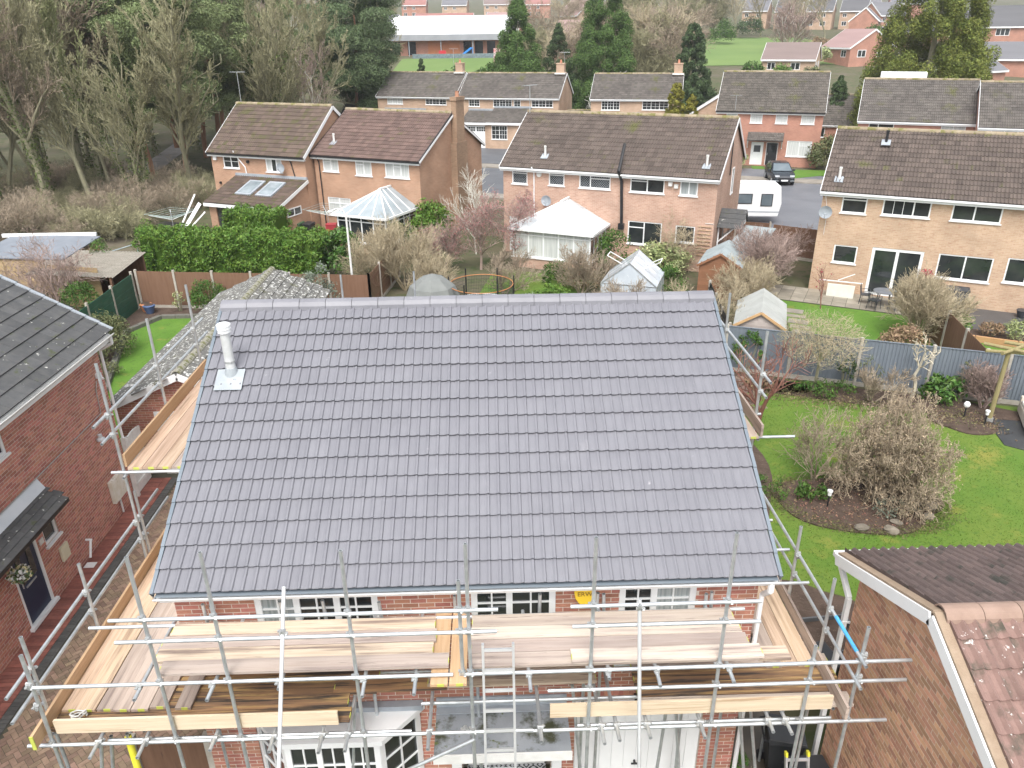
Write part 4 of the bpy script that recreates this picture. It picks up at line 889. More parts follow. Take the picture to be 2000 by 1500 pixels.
def house(label, P0, deg, L, D, ez, rz_, brick, tiles, wins=(), doors=(), nobj=0, over=.25, gut='white', name='house', fine=False, back=True, z0=0., gabwins=(), verge='white', cat='house', ridge=True, tprof=None, lgab=True, tw=.3, tg=.34):
    r = thing(name, label, cat, (P0[0], P0[1], z0), R_(deg)); LW = Matrix.Translation((P0[0], P0[1], z0)) @ Matrix.Rotation(R_(deg), 4, 'Z')
    ops = [(w_[0], w_[1], w_[2], w_[3]) for w_ in wins]+[(d_[0], d_[1], d_[2], d_[3]) for d_ in doors]
    m = MB(); wall_panel(m, L, ez, ops, .1)
    for X, f in ((0, (4, 3, 2, 1, 0)), (L, (0, 1, 2, 3, 4))): m.add([(X, 0, 0), (X, D, 0), (X, D, ez), (X, D/2, rz_-.1), (X, 0, ez)], [f])
    m.quad((0, D, 0), (0, D, ez), (L, D, ez), (L, D, 0)); m.quad((0, .5, 0), (L, .5, 0), (L, .5, ez), (0, .5, ez))
    wl = m.build('wall', BRK[brick], r, local=True); wall_uv(wl.data)
    for w_ in wins: window(r, ID, w_[0], w_[1], w_[2], w_[3], **(w_[4] if len(w_) > 4 else {}))
    for d_ in doors:
        mt = PAL[d_[4]] if isinstance(d_[4], str) else d_[4]
        dd = MB().box(d_[0]+.05, d_[1]-.05, .05, .09, d_[2], d_[3]-.05).build('door', mt, r, local=True)
        MB().box(d_[0], d_[0]+.05, .02, .1, d_[2], d_[3]).box(d_[1]-.05, d_[1], .02, .1, d_[2], d_[3]).box(d_[0]+.05, d_[1]-.05, .02, .1, d_[3]-.05, d_[3]).build('door_frame', PAL['white'], dd, local=True)
        if d_[1]-d_[0] < 1.3:
            MB().box(d_[0]+.25, d_[1]-.25, .03, .05, d_[2]+1.15, d_[3]-.3).build('door_glazing', PAL['glass'], dd, local=True); MB().box(d_[0]+.13, d_[0]+.17, .02, .05, d_[2]+.9, d_[2]+1.1).build('handle', PAL['galv'], dd, local=True)
    k = (rz_-ez)/(D/2); ee = ez-k*over+.06; s_ = Vector((0, 1, k)).normalized(); SL = math.hypot(D/2+over, rz_+.06-ee)
    rf = MB(); rf.quad((-.1, -over, ee-.03), (L+.1, -over, ee-.03), (L+.1, D/2, rz_+.03), (-.1, D/2, rz_+.03)); rf.quad((-.1, D/2, rz_+.03), (L+.1, D/2, rz_+.03), (L+.1, D+over, ee-.03), (-.1, D+over, ee-.03))
    ro = rf.build('roof', tiles[1], r, local=True)
    nx = round((L+.24)/tw); ny = round(SL/tg)
    tile_roof(ro, Vector((-.12, -over, ee)), (1, 0, 0), s_, nx, ny, SL/ny, (L+.24)/nx, tprof or PROF_FAR, tiles[0], tiles[1], nobj, 'roof_tile', False, int(L*100), None, LW, .026, False, .003)
    if ridge: ridge_tiles(ro, (-.12, D/2, rz_+.11), (L+.12, D/2, rz_+.11), max(3, round((L+.24)/.45)), RIDGE_B, .14, .1, local=True)
    vm = PAL[verge]
    for X in (-.13, L+.13):
        for y0 in (-over, D+over): MB().bar((X, y0, ee-.06), (X, D/2, rz_-.03), .025, .2).build('bargeboard', vm, r, local=True)
        MB().bar((X*.5+(L if X > 0 else 0)*.5-.0, -over, ee-.08), (X*.5+(L if X > 0 else 0)*.5, D/2, rz_-.08), .12, .012).build('verge_soffit', vm, r, local=True)
    MB().box(-.1, L+.1, -over+.03, -over+.055, ee-.22, ee-.03).build('fascia', PAL['white'], r, local=True); MB().box(-.1, L+.1, -over+.056, 0, ee-.21, ee-.19).build('soffit', PAL['white'], r, local=True)
    MB().box(-.12, L+.12, -over-.07, -over+.03, ee-.1, ee-.02).build('gutter', PAL[gut], r, local=True)
    return r, ro, LW, s_
def flue_tile(r, x, y, z, mat='white'):      # soil vent through the roof with lead slate
    f = MB().lathe((x, y, z-.3), [(.06, 0), (.06, .75), (.075, .76), (.075, .85)], 12).build('vent_pipe', PAL['white_dirty' if mat == 'white' else mat], r, local=True); MB().obox((x, y-.05, z-.0), (.2, 0, 0), (0, .2, .1), (0, -.005, .012)).build('vent_flashing', PAL['lead'], f, local=True)
def aerial(r, x, y, z, h=1.5, d=(1, 0)):
    m = MB().tube((x, y, z), (x, y, z+h), .02, 6).tube((x-.5*d[0], y-.5*d[1], z+h), (x+.6*d[0], y+.6*d[1], z+h), .012, 5)
    for i in range(9): t = -.45+i*.12; m.tube((x+t*d[0]+.18*d[1], y+t*d[1]-.18*d[0], z+h), (x+t*d[0]-.18*d[1], y+t*d[1]+.18*d[0], z+h), .006, 4)
    m.build('aerial', PAL['galv'], r, local=True)
def dish(r, x, z, y=-.35):
    m = MB(); n = 14; vs = [(x, y+.08, z)]
    for k, rr in ((1, .15), (2, .3)):
        for i in range(n): t = 2*math.pi*i/n; vs.append((x+rr*math.cos(t), y+.08-k*k*.02, z+rr*math.sin(t)))
    fs = [(0, 1+i, 1+(i+1) % n) for i in range(n)]+[(1+i, 1+n+i, 1+n+(i+1) % n, 1+(i+1) % n) for i in range(n)]
    m.add(vs, fs); m.bar((x, y+.1, z), (x, .0, z-.1), .03, .03); m.bar((x, y+.05, z-.28), (x, y-.25, z-.05), .02, .02); m.box(x-.04, x+.04, y-.3, y-.22, z-.09, z-.01)
    m.build('satellite_dish', PAL['lead'], r, local=True)
def pipe_(r, pts, mat='white', rad=.035, name='downpipe'): MB().path(pts, rad, 8).build(name, PAL[mat], r, local=True)
W = dict
# H1 : far left with lean-to
h1, ro1, LW1, _ = house('orange brick house with mossy brown roof and lean-to at the wood edge', (-18.2, 51.8), -24, 7.4, 6.7, 4.95, 7.5, 'orange', RT_MOSS,
    [(.96, 2.22, 3.88, 4.72, W(cols=(1, 1), bars=[(1, 2), (1, 2)])), (4.36, 5.6, 3.8, 4.72, W(cols=(1, 1, 1), pane=('blind', 'glass', 'blind')))], nobj=300, gut='black')
aerial(h1, .3, 3.3, 7.5, 2.0, (1, .2)); dish(h1, 5.75, 4.15); MB().box(.25, .5, -.12, 0, 4.35, 4.6).build('alarm_box', PAL['white'], h1, local=True)
pipe_(h1, [(2.1, -.25, 5.0), (2.15, -.1, 4.7), (2.75, -.07, 4.0), (2.8, -.07, 3.4)]); pipe_(h1, [(6.3, -.28, 4.85), (6.35, -.06, 4.5), (6.6, -.06, 3.4)], 'black')
MB().tube((3.0, 0, 4.35), (3.0, -.12, 4.35), .1, 10).tube((.5, 0, 2.9), (.5, -.1, 2.9), .08, 10).build('vent', PAL['black'], h1, local=True)
lt = thing('lean_to', 'lean-to extension with two roof windows on the orange brick house', 'extension', (-18.2, 51.8, 0), R_(-24))
m = MB(); x0, x1, yd = 2.0, 7.35, -3.0
wp = MB(); wall_panel(wp, x1-x0, 2.3, [(.55, 2.9, 0, 2.05)], .1); wp.xf(Matrix.Translation((x0, yd, 0))); m.add(wp.v, wp.f)
for X in (x0, x1): m.add([(X, yd, 0), (X, -.01, 0), (X, -.01, 3.4), (X, yd, 2.3)], [(0, 1, 2, 3) if X == x1 else (3, 2, 1, 0)])
lw_ = m.build('wall', BRK['orange'], lt, local=True); wall_uv(lw_.data)
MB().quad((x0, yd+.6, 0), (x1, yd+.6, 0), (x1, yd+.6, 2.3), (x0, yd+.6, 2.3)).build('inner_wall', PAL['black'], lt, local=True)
ls_ = Vector((0, 3.3, 1.15)).normalized(); lo = MB().quad((x0-.12, yd-.3, 2.3), (x1+.12, yd-.3, 2.3), (x1+.12, 0, 3.45), (x0-.12, 0, 3.45)).build('roof', RT_MOSS[1], lt, local=True)
tile_roof(lo, (x0-.12, yd-.3, 2.33), (1, 0, 0), ls_, 19, 10, .345, .294, PROF_FAR, RT_MOSS[0], RT_MOSS[1], 190, 'roof_tile', False, 3, None, LW1, .026)
ln_ = Vector((1, 0, 0)).cross(ls_)
for xa in (3.6, 5.15):
    c = Vector((xa+.55, yd-.3, 2.33))+ls_*1.95+ln_*.07; rw_ = MB().obox(c, (.6, 0, 0), ls_*.85, ln_*.05).build('roof_window', PAL['lead'], lt, local=True)
    MB().obox(c+ln_*.055, (.45, 0, 0), ls_*.68, ln_*.01).build('pane', PAL['glass_sky'], rw_, local=True)
MB().box(x0-.12, x1+.12, yd-.33, yd-.29, 2.1, 2.3).build('fascia', PAL['white'], lt, local=True); MB().bar((x1+.13, yd-.3, 2.22), (x1+.13, 0, 3.37), .025, .2).build('bargeboard', PAL['white'], lt, local=True)
MB().box(x0-.1, x1+.1, -.13, -.005, 3.44, 3.62).build('lead_flashing', PAL['lead'], lt, local=True)
for i in range(3): MB().box(x0+.58+i*.78, x0+.58+i*.78+.72, yd+.05, yd+.09, .02, 2.03).build('patio_door', PAL['glass'] if i != 1 else PAL['blind'], lt, local=True)
TT = Matrix(((0, -1, 0, x1), (1, 0, 0, yd), (0, 0, 1, 0), (0, 0, 0, 1))); window(lt, TT, .7, 2.1, 1.55, 2.05, (1, 1), y=-.02, sill=False)
# H2
h2, ro2, LW2, _ = house('orange brick house with plum brown roof and tall gable chimney', (-11.0, 49.4), -27, 7.7, 7.9, 4.98, 7.2, 'orange', RT_RED,
    [(.65, 1.84, 3.93, 4.8, W(cols=(1, 1), top=(.3, 0), pane='blind')), (3.11, 4.3, 3.83, 4.8, W(cols=(1, 1), top=(.3, 0), pane=('blind', 'blind'))), (5.27, 6.97, 3.85, 4.8, W(cols=(1, 1, 1), top=(0, .3, 0), pane=('blind', 'blind', 'blind'))), (.74, 2.5, 1.2, 2.35, W(cols=(1, 1), top=(.3, .3), pane='blind'))], nobj=300, gut='black', verge='black')
ch = MB().box(7.7, 8.15, 3.75, 5.15, 0, 5.5).box(7.75, 8.1, 3.95, 4.95, 5.5, 7.95).box(7.7, 8.15, 3.9, 5.0, 7.95, 8.15).build('chimney', BRK['chimney'], h2, local=True); wall_uv(ch.data)
MB().lathe((7.92, 4.45, 8.15), [(.13, 0), (.11, .3), (.13, .32)], 12).build('chimney_pot', M('clay_pot', (.36, .17, .1), (.42, .22, .14), 4, .8), ch, local=True)
flue_tile(h2, 1.0, .9, 5.55); pipe_(h2, [(.35, -.28, 4.9), (.4, -.06, 4.5), (.45, -.06, .1)], 'black')
for X in (7.83,):
    for y0 in (-.25, 8.15): MB().bar((X+.05, y0, 4.84), (X+.05, 3.95, 7.1), .02, .12).build('bargeboard', PAL['white'], h2, local=True)
# H3 : centre pair with plastic conservatory
lat = W(lattice=True, cols=(1,), top=(.28,))
h3, ro3, LW3, _ = house('wide pink buff brick pair of houses with white conservatory at centre', (.75, 43.9), -26, 11.95, 7.7, 4.98, 7.4, 'pink', RT_BROWN,
    [(.54, 1.48, 3.95, 4.8, lat), (2.76, 3.68, 4.0, 4.8, lat), (4.54, 6.31, 3.98, 4.8, W(lattice=True, cols=(1, 1.9), top=(0, .35))), (7.39, 9.23, 3.95, 4.8, W(cols=(1, 1), top=(.3, 0))), (10.04, 10.96, 3.95, 4.8, W(cols=(1, 1), pane='blind2')),
     (7.39, 9.25, 1.18, 2.42, W(cols=(1, 1.1), top=(.25, 0))), (9.98, 11.0, 1.5, 2.38, {})], doors=[(.35, 1.25, .1, 2.1, 'white')], nobj=300)
pipe_(h3, [(1.85, -.28, 4.95), (1.9, -.06, 4.6), (1.93, -.06, .1)]); pipe_(h3, [(6.83, .55, 6.3), (6.83, -.33, 5.0), (6.95, -.12, 4.5), (7.05, -.09, 2.2)], 'black', .085, 'black_flue')
MB().box(6.9, 7.2, -.25, 0, 1.95, 2.25).build('flue_box', PAL['black'], h3, local=True)
flue_tile(h3, 2.3, .6, 5.45); flue_tile(h3, 11.2, .55, 5.4); dish(h3, 2.75, 3.2); MB().tube((2.2, 0, 4.55), (2.2, -.1, 4.55), .14, 12).build('vent', PAL['white_dirty'], h3, local=True)
MB().box(9.45, 9.65, -.15, 0, 4.4, 4.6).box(9.75, 9.95, -.12, 0, 4.3, 4.5).build('flood_light', PAL['white_dirty'], h3, local=True)
aerial(h3, .1, 3.6, 7.4, 1.5, (.3, 1))
TG = Matrix(((0, -1, 0, 11.95), (1, 0, 0, 0), (0, 0, 1, 0), (0, 0, 0, 1))); window(h3, TG, 4.1, 4.75, 3.4, 4.8, (1,), y=-.015)
pipe_(h3, [(12.02, 3.0, 6.6), (12.02, 3.02, 4.6)], 'black', .03); MB().box(11.5, 11.95, -.03, -.001, 2.6, 2.62).build('wall_bracket', PAL['white_dirty'], h3, local=True)
vt = MB(); TRL = M('trellis_timber', (.4, .28, .17), (.48, .35, .22), 3, .8)
for i in range(9): vt.box(11.15, 11.85, -.05, -.01, .9+i*.19, .93+i*.19)
vt.build('trellis', TRL, h3, local=True)
por = thing('side_porch', 'white gabled side porch canopy with slate tiles on the pink buff house', 'porch', (.75, 43.9, 0), R_(-26))
MB().prism([(12.0, 1.0, 2.3), (12.0, 2.6, 2.3), (12.0, 1.8, 3.0)], (1.2, 0, 0)).build('gable', PAL['white'], por, local=True)
for sg in (-1, 1):
    for q in range(4): a = .95*q/4; b = .95*(q+1)/4+.02; MB().prism([(11.97, 1.8+sg*b, 3.07-b*.87+.03), (13.3, 1.8+sg*b, 3.07-b*.87+.03), (13.3, 1.8+sg*a, 3.07-a*.87), (11.97, 1.8+sg*a, 3.07-a*.87)], (0, 0, .03)).build('slate_course', SL_S, por, local=True)
for Y_ in (1.1, 2.5): MB().bar((12.0, Y_, 1.4), (12.9, Y_, 2.3), .07, .07).box(12.0, 12.07, Y_-.03, Y_+.03, 1.2, 2.3).build('bracket', PAL['white'], por, local=True)
# H4 : buff house on the right
h4, ro4, LW4, _ = house('buff brick house with wide white windows and patio doors at right', (15.6, 35.6), -28, 12.5, 8.0, 4.92, 7.15, 'buff', RT_BROWN,
    [(.87, 1.95, 3.88, 4.72, W(cols=(1,), top=(.25,))), (2.61, 4.58, 3.92, 4.72, W(cols=(1.35, .7), bars=[(3, 1), None])), (5.41, 7.33, 3.92, 4.72, W(cols=(1, 1.2))), (8.3, 10.2, 3.92, 4.72, W(cols=(1, 1))), (.86, 1.9, 1.5, 2.35, {}), (5.3, 7.46, 1.28, 2.4, W(cols=(1, 1))), (7.98, 9.6, 1.4, 2.5, W(cols=(1, 1))),
     (2.53, 4.7, .12, 2.4, W(cols=(1, 1), fr=.13, sill=False))], nobj=300)
dish(h4, .25, 3.9); flue_tile(h4, .55, .55, 5.3); flue_tile(h4, 2.2, 2.9, 6.75, 'black'); pipe_(h4, [(.1, -.28, 4.8), (.3, -.08, 3.9), (.3, -.06, 2.8)], 'white_dirty', .01, 'dish_cable')
# H5-7 : row across the road
geo = lambda *nx: W(cols=(1,)*len(nx), bars=[(q, 3) for q in nx])
h5, *_ = house('tan brick house with lean-to, leftmost of the row across the road', (-13.2, 96.8), -20, 9.9, 7.6, 5.05, 7.4, 'tan', RT_GREY, [(1.26, 3.29, 4.1, 4.92, W(cols=(1, 1, 1), bars=[(2, 3)]*3, pane='blind')), (6.21, 8.86, 4.1, 4.92, geo(2, 2, 2))])
h6, *_ = house('tan brick house with white garage door at the centre of the row across the road', (-3.3, 91.8), -17, 11.5, 7.6, 5.15, 7.4, 'tan', RT_GREY, [(1.12, 2.41, 4.1, 5.0, geo(2, 2)), (4.0, 6.19, 4.1, 5.0, geo(2, 2, 2)), (6.38, 7.19, 4.1, 5.0, geo(2)), (8.43, 10.87, 4.1, 5.0, geo(2, 2, 2))])
h7, *_ = house('tan brick house beside the clipped yellow conifers across the road', (11.0, 86.4), -14, 9.4, 7.6, 5.2, 7.4, 'tan', RT_GREY, [(1.13, 3.09, 4.0, 5.0, geo(2, 2, 2)), (5.46, 8.2, 4.05, 5.0, geo(2, 2, 2))])
for h_, x in ((h5, 9.2), (h6, 10.9), (h7, 8.9)):
    c = MB().box(x-.45, x+.45, 3.4, 4.2, 7.0, 8.4).box(x-.5, x+.5, 3.35, 4.25, 8.4, 8.5).build('chimney', BRK['tan'], h_, local=True); wall_uv(c.data); MB().lathe((x, 3.8, 8.5), [(.14, 0), (.11, .35)], 10).build('chimney_pot', M('chimney_pot_clay', (.45, .2, .13), rough=.8), c, local=True); MB().box(x-.6, x+.6, 3.2, 4.4, 7.35, 7.5).build('chimney_flashing', PAL['white_dirty'], c, local=True)
aerial(h5, 8.4, 3.8, 7.4, 2.6); aerial(h6, 11.3, 3.8, 7.4, 2.2)
def leanto(label, base, deg, x0, x1, d, z0, z1, brick, tiles, op, doors=()):
    r = thing('front_extension', label, 'extension', (*base, 0), R_(deg)); LW = Matrix.Translation((*base, 0)) @ Matrix.Rotation(R_(deg), 4, 'Z')
    m = MB(); wp = MB(); wall_panel(wp, x1-x0, z0, [(a-x0, b-x0, c, e) for a, b, c, e in [o[:4] for o in op]]+[(a-x0, b-x0, c, e) for a, b, c, e in [o[:4] for o in doors]], .1); wp.xf(Matrix.Translation((x0, -d, 0))); m.add(wp.v, wp.f)
    for X in (x0, x1): m.add([(X, -d, 0), (X, -.01, 0), (X, -.01, z1), (X, -d, z0)], [(0, 1, 2, 3)])
    m.quad((x0, -d+.5, 0), (x1, -d+.5, 0), (x1, -d+.5, z0), (x0, -d+.5, z0)); w_ = m.build('wall', BRK[brick], r, local=True); wall_uv(w_.data)
    s = Vector((0, d+.25, z1-z0)).normalized(); ro = MB().quad((x0-.1, -d-.25, z0), (x1+.1, -d-.25, z0), (x1+.1, 0, z1), (x0-.1, 0, z1)).build('roof', tiles[1], r, local=True)
    sl_ = math.hypot(d+.25, z1-z0); ny = max(2, round(sl_/.34)); nx = max(2, round((x1-x0+.2)/.3)); tile_roof(ro, (x0-.1, -d-.25, z0+.03), (1, 0, 0), s, nx, ny, sl_/ny, (x1-x0+.2)/nx, PROF_FAR, tiles[0], tiles[1], 0, 'roof_tile', False, 5, None, LW, .026)
    MB().box(x0-.1, x1+.1, -d-.3, -d-.25, z0-.22, z0+.02).build('fascia', PAL['white'], r, local=True); MB().box(x0-.05, x1+.05, -.2, -.01, z1, z1+.2).build('flashing', PAL['lead'], r, local=True)
    T_ = Matrix.Translation((0, -d, 0))
    for o in op: window(r, T_, *o[:4], **(o[4] if len(o) > 4 else {}))
    for a, b, c, e in doors:
        dd = MB().box(a, b, .05, .1, c, e).xf(T_).build('garage_door', PAL['white'], r, local=True)
        for i in range(2):
            for q in range(4): x = a+.35+i*(b-a)*.48+q*.26; MB().box(x, x+.2, .04, .05, e-.35, e-.15).box(x, x+.2, .04, .05, e-.6, e-.4).xf(T_).build('door_light', PAL['glass'], dd, local=True)
    return r
leanto('garage extension with grey tiled roof and white door before the centre house', (-3.3, 91.8), -17, 1.2, 4.2, 3.0, 2.7, 3.7, 'tan', RT_GREY, [], [(1.4, 3.9, 0, 2.4)])
leanto('taller front extension with a square paned window before the centre house', (-3.3, 91.8), -17, 4.25, 8.4, 3.2, 2.75, 4.0, 'tan', RT_GREY, [(4.7, 6.5, 1.0, 2.45, geo(2, 3))])
leanto('low front extension below the leftmost tan brick house', (-13.2, 96.8), -20, 1.0, 6.2, 2.2, 2.6, 3.5, 'tan', RT_GREY, [(1.5, 3.0, 1.0, 2.1)])
leanto('low front extension below the tan house by the clipped conifers', (11.0, 86.4), -14, .2, 5.2, 2.0, 2.6, 3.6, 'tan', RT_GREY, [(.8, 2.4, 1.0, 2.1)])
house('low grey roofed outbuilding beside the leftmost tan brick house', (-18.5, 100), -20, 5.0, 4.5, 2.3, 3.9, 'tan', RT_GREY, [(1, 2, 1, 1.9)], name='outbuilding', cat='outbuilding')
house('small dark roofed garage between the two tan brick houses', (8.6, 90.5), -14, 2.6, 5, 2.4, 3.4, 'tan', RT_DARK, [], [(.3, 2.3, 0, 2.1, 'white')], name='garage', cat='garage')
# H8 red house with two doors
h8, *_ = house('red brick house with white and black front doors behind the dark car', (21.4, 74.6), -21.5, 9.35, 8.2, 4.95, 8.0, 'red', RT_DARK,
    [(.86, 1.87, 3.85, 4.78, W(cols=(1,), top=(.35,), pane='blind')), (3.03, 4.1, 3.82, 4.78, W(cols=(1,), top=(.35,), pane='blind')), (5.27, 6.31, 3.82, 4.78, W(cols=(1,), top=(.4,), pane='blind')), (7.48, 8.64, 3.82, 4.78, W(cols=(1,), top=(.4,), pane='blind')), (6.55, 8.71, .95, 2.35, W(cols=(1, 1), top=(0, .3), pane='blind')), (1.2, 2.4, .95, 2.3, W(pane='blind'))],
    [(3.4, 4.5, .1, 2.15, 'white'), (4.75, 5.8, .1, 2.15, 'black')], gut='black')
leanto_c = thing('door_canopy', 'long tiled canopy over the white and black doors of the red house', 'canopy', (21.4, 74.6, 0), R_(-21.5)); LW8 = Matrix.Translation((21.4, 74.6, 0)) @ Matrix.Rotation(R_(-21.5), 4, 'Z')
co_ = MB().prism([(3.0, -.95, 2.35), (6.2, -.95, 2.35), (6.2, -.01, 2.95), (3.0, -.01, 2.95)], (0, 0, .05)).build('roof', RT_GREY[1], leanto_c, local=True)
tile_roof(co_, (3.0, -.97, 2.41), (1, 0, 0), Vector((0, .95, .6)).normalized(), 11, 4, .28, .291, PROF_FAR, RT_GREY[0], RT_GREY[1], 0, 'roof_tile', False, 5, None, LW8, .026)
for X in (3.05, 6.1): MB().bar((X, -.02, 1.7), (X, -.85, 2.35), .07, .07).bar((X, -.04, 1.6), (X, -.04, 2.9), .07, .06).build('bracket', PAL['white'], leanto_c, local=True)
aerial(h8, 1.6, -.1, 4.6, 1.6, (-1, 0))
# H9 pair
h9, *_ = house('red brick terrace with broad grey brown roof behind the buff house', (30.3, 64.6), -25, 8.35, 8.4, 4.95, 7.75, 'red', RT_GREY, [(.78, 2.66, 3.6, 4.78, W(cols=(.6, 1), top=(0, .35))), (6.05, 7.78, 3.6, 4.78, W(cols=(1, 1), pane='blind'))])
h9b, *_ = house('red brick terrace end with grey brown roof at the right edge', (36.9, 58.9), -25, 10, 8.4, 4.95, 7.75, 'red', RT_GREY, [(.8, 2.6, 3.6, 4.78, W(cols=(1, 1))), (5, 6.8, 3.6, 4.78, W(cols=(1, 1)))])
MB().box(1.1, 4.6, 4.5, 6.2, 7.4, 8.3).build('dormer', PAL['white'], h9, local=True)
house('low dark tiled bungalow roof glimpsed between the red houses', (33.5, 84), -21, 8, 7, 2.6, 5.2, 'red', RT_DARK, [(1, 2.2, 1.2, 2.2)], name='bungalow', cat='bungalow')
house('tan gable end with white bargeboard left of the red brick house', (27.4, 83.5), 69, 7, 6, 3.6, 5.6, 'tan', RT_DARK, [(4, 5.2, 1.2, 3)], name='house', cat='house')
# ------------------------------------------------------------------ conservatories
PCW = M('white_polycarbonate', (.52, .54, .55), (.46, .485, .495), 1.2, .3, spots=((.4, .43, .45), 1.2, .58, .1))
PCG = M('conservatory_roof_glass', (.24, .28, .30), (.36, .4, .42), .8, .12)
def conservatory(label, P0, deg, x0, x1, d, ez, rz_, solid=True, inset=1.0):
    r = thing('conservatory', label, 'conservatory', (*P0, 0), R_(deg)); xm = (x0+x1)/2
    m = MB().box(x0, x1, -d, -d+.12, 0, .6).box(x0, x0+.12, -d+.12, -.02, 0, .6).box(x1-.12, x1, -d+.12, -.02, 0, .6).build('dwarf_wall', BRK['pink'] if solid else BRK['orange'], r, local=True); wall_uv(m.data)
    n = max(3, round((x1-x0)/.85)); T_ = Matrix.Translation((0, -d, 0))
    pn = 'blind' if solid else 'glass'
    window(r, T_, x0, x1, .6, ez, (1,)*n, (.2,)*n, None, .07, .05, pn, True, True, 'front_frame')
    for X, sg in ((x1, 1), (x0, -1)):
        T2 = Matrix(((0, -sg, 0, X), (sg, 0, 0, -d if sg > 0 else 0), (0, 0, 1, 0), (0, 0, 0, 1))); k = max(3, round(d/.7)); window(r, T2, 0.03, d-.03, .6, ez, (1,)*k, (.2,)*k, None, .07, .05, 'glass', True, True, 'side_frame')
    ap = (xm, -inset-.2, rz_); e = .15; A, B, C_, D_ = (x0-e, -d-e, ez), (x1+e, -d-e, ez), (x1+e, -.02, ez), (x0-e, -.02, ez); bk = (xm, -.02, rz_)
    for nm, poly in (('front', (A, B, ap)), ('right', (B, C_, bk, ap)), ('left', (D_, A, ap, bk))):
        q = MB().prism([Vector(p) for p in poly], (0, 0, .03)).build('roof_pane', PCW if solid else PCG, r, local=True)
    bars = MB(); bars.bar(Vector(A)+Vector((0, 0, .05)), Vector(ap)+Vector((0, 0, .05)), .07, .05); bars.bar(Vector(B)+Vector((0, 0, .05)), Vector(ap)+Vector((0, 0, .05)), .07, .05); bars.bar(Vector(ap)+Vector((0, 0, .07)), Vector(bk)+Vector((0, 0, .07)), .12, .09)
    for t in (.25, .5, .75):
        bars.bar(Vector(B).lerp(Vector(C_), t)+Vector((0, 0, .05)), Vector(ap).lerp(Vector(bk), max(0, (t-.35)/.65))+Vector((0, 0, .05)), .05, .04); bars.bar(Vector(A).lerp(Vector(D_), t)+Vector((0, 0, .05)), Vector(ap).lerp(Vector(bk), max(0, (t-.35)/.65))+Vector((0, 0, .05)), .05, .04)
        bars.bar(Vector(A).lerp(Vector(B), t)+Vector((0, 0, .05)), Vector(ap)+Vector((0, 0, .05)), .05, .04)
    bars.build('roof_bars', PAL['white'], r, local=True)
    MB().box(x0-e-.05, x1+e+.05, -d-e-.06, -d-e+.03, ez-.1, ez+.03).box(x1+e-.03, x1+e+.06, -d-e+.03, -.02, ez-.1, ez+.03).build('gutter', PAL['white'], r, local=True)
    return r
conservatory('white conservatory with opaque hipped roof on the pink buff brick house', (.75, 43.9), -26, 1.75, 6.2, 2.7, 2.15, 3.35, True)
conservatory('white conservatory with glazed pitched roof on the chimney house', (-11.0, 49.4), -27, 3.9, 7.3, 3.3, 2.2, 3.3, False)
# ------------------------------------------------------------------ road, paths, lawns, beds
dR = Vector((math.cos(R_(-22)), math.sin(R_(-22)), 0)); nR = Vector((-dR.y, dR.x, 0))
def strip(name, c, l0, l1, w0, w1, z, mat, **k):
    c = Vector((*c, 0)); return sheet(name, [tuple((c+dR*a+nR*b)[:2]) for a, b in ((l0, w0), (l1, w0), (l1, w1), (l0, w1))], z, mat, **k)
strip('road', (8, 66), -17, 60, -7.5, 4.5, .02, TARMAC); strip('pavement', (8, 66), -17, 60, 4.5, 6.3, .12, FLAG, thick=.14); strip('pavement', (8, 66), -17, 8, -9.2, -7.5, .12, FLAG, thick=.14)
sheet('forecourt', [(-6, 79), (14, 72), (16, 82), (-2, 89.5)], .024, TARMAC); sheet('forecourt', [(14.5, 46), (22, 45), (32, 60), (27, 71), (20, 72)], .028, M('grey_tarmac', (.12, .125, .14), (.16, .165, .18), .5, .5, bump=.2, bscale=60))
sheet('verge_lawn', [(25.8, 65.8), (30.2, 67.5), (30.6, 69.6), (27.4, 70.4)], .05, LAWN); sheet('verge_lawn', [(24.2, 71.2), (25.3, 70.8), (25.6, 72.5), (24.6, 72.9)], .05, LAWN)
strip('parking_line', (14, 61.6), 2.0, 8.0, 1.0, 1.12, .034, PAL['white_dirty'], thick=.003)
LG = sheet('left_lawn', [(-12.9, 20), (-13.8, 24.5), (-15.8, 31.2), (-15.0, 33.0), (-11.0, 33.0), (-11.0, 20)], .05, LAWN)
sheet('left_bed', [(-16.6, 24), (-13.9, 24.4), (-16.0, 31.4), (-15.2, 33.2), (-10.9, 33.2), (-10.9, 34.4), (-16.7, 34.7)], .04, SOIL)
sheet('rear_strip', [(-10.1, 19.5), (-4, 19.5), (-4, 34), (-10.1, 34)], .01, SOIL)
eg = [(-12.7, 18.5), (-13.85, 24.4), (-15.9, 31.3), (-15.1, 33.1), (-11.0, 33.1)]
ed = thing('lawn_edging', 'low dark stone edging around the small left lawn', 'edging', (-14, 26, 0)); EDG = M('dark_edging', (.10, .10, .085), (.16, .155, .13), 3, .9, bump=.4)
for a, b in zip(eg[:-1], eg[1:]):
    n = max(2, int((Vector(b)-Vector(a)).length/.6)); 
    for i in range(n): p = Vector(a).lerp(Vector(b), i/n); q = Vector(a).lerp(Vector(b), (i+.96)/n); MB().bar((p.x, p.y, .09), (q.x, q.y, .09), .22, .22+rng.uniform(-.02, .02)).build('edging_stone', EDG, ed)
sheet('garden_lawn', [(5.35, 12.2), (20, 12.2), (20, 21.5), (6.5, 26.6), (4.4, 27.4), (4.4, 17.2)], .03, LAWN_Y)
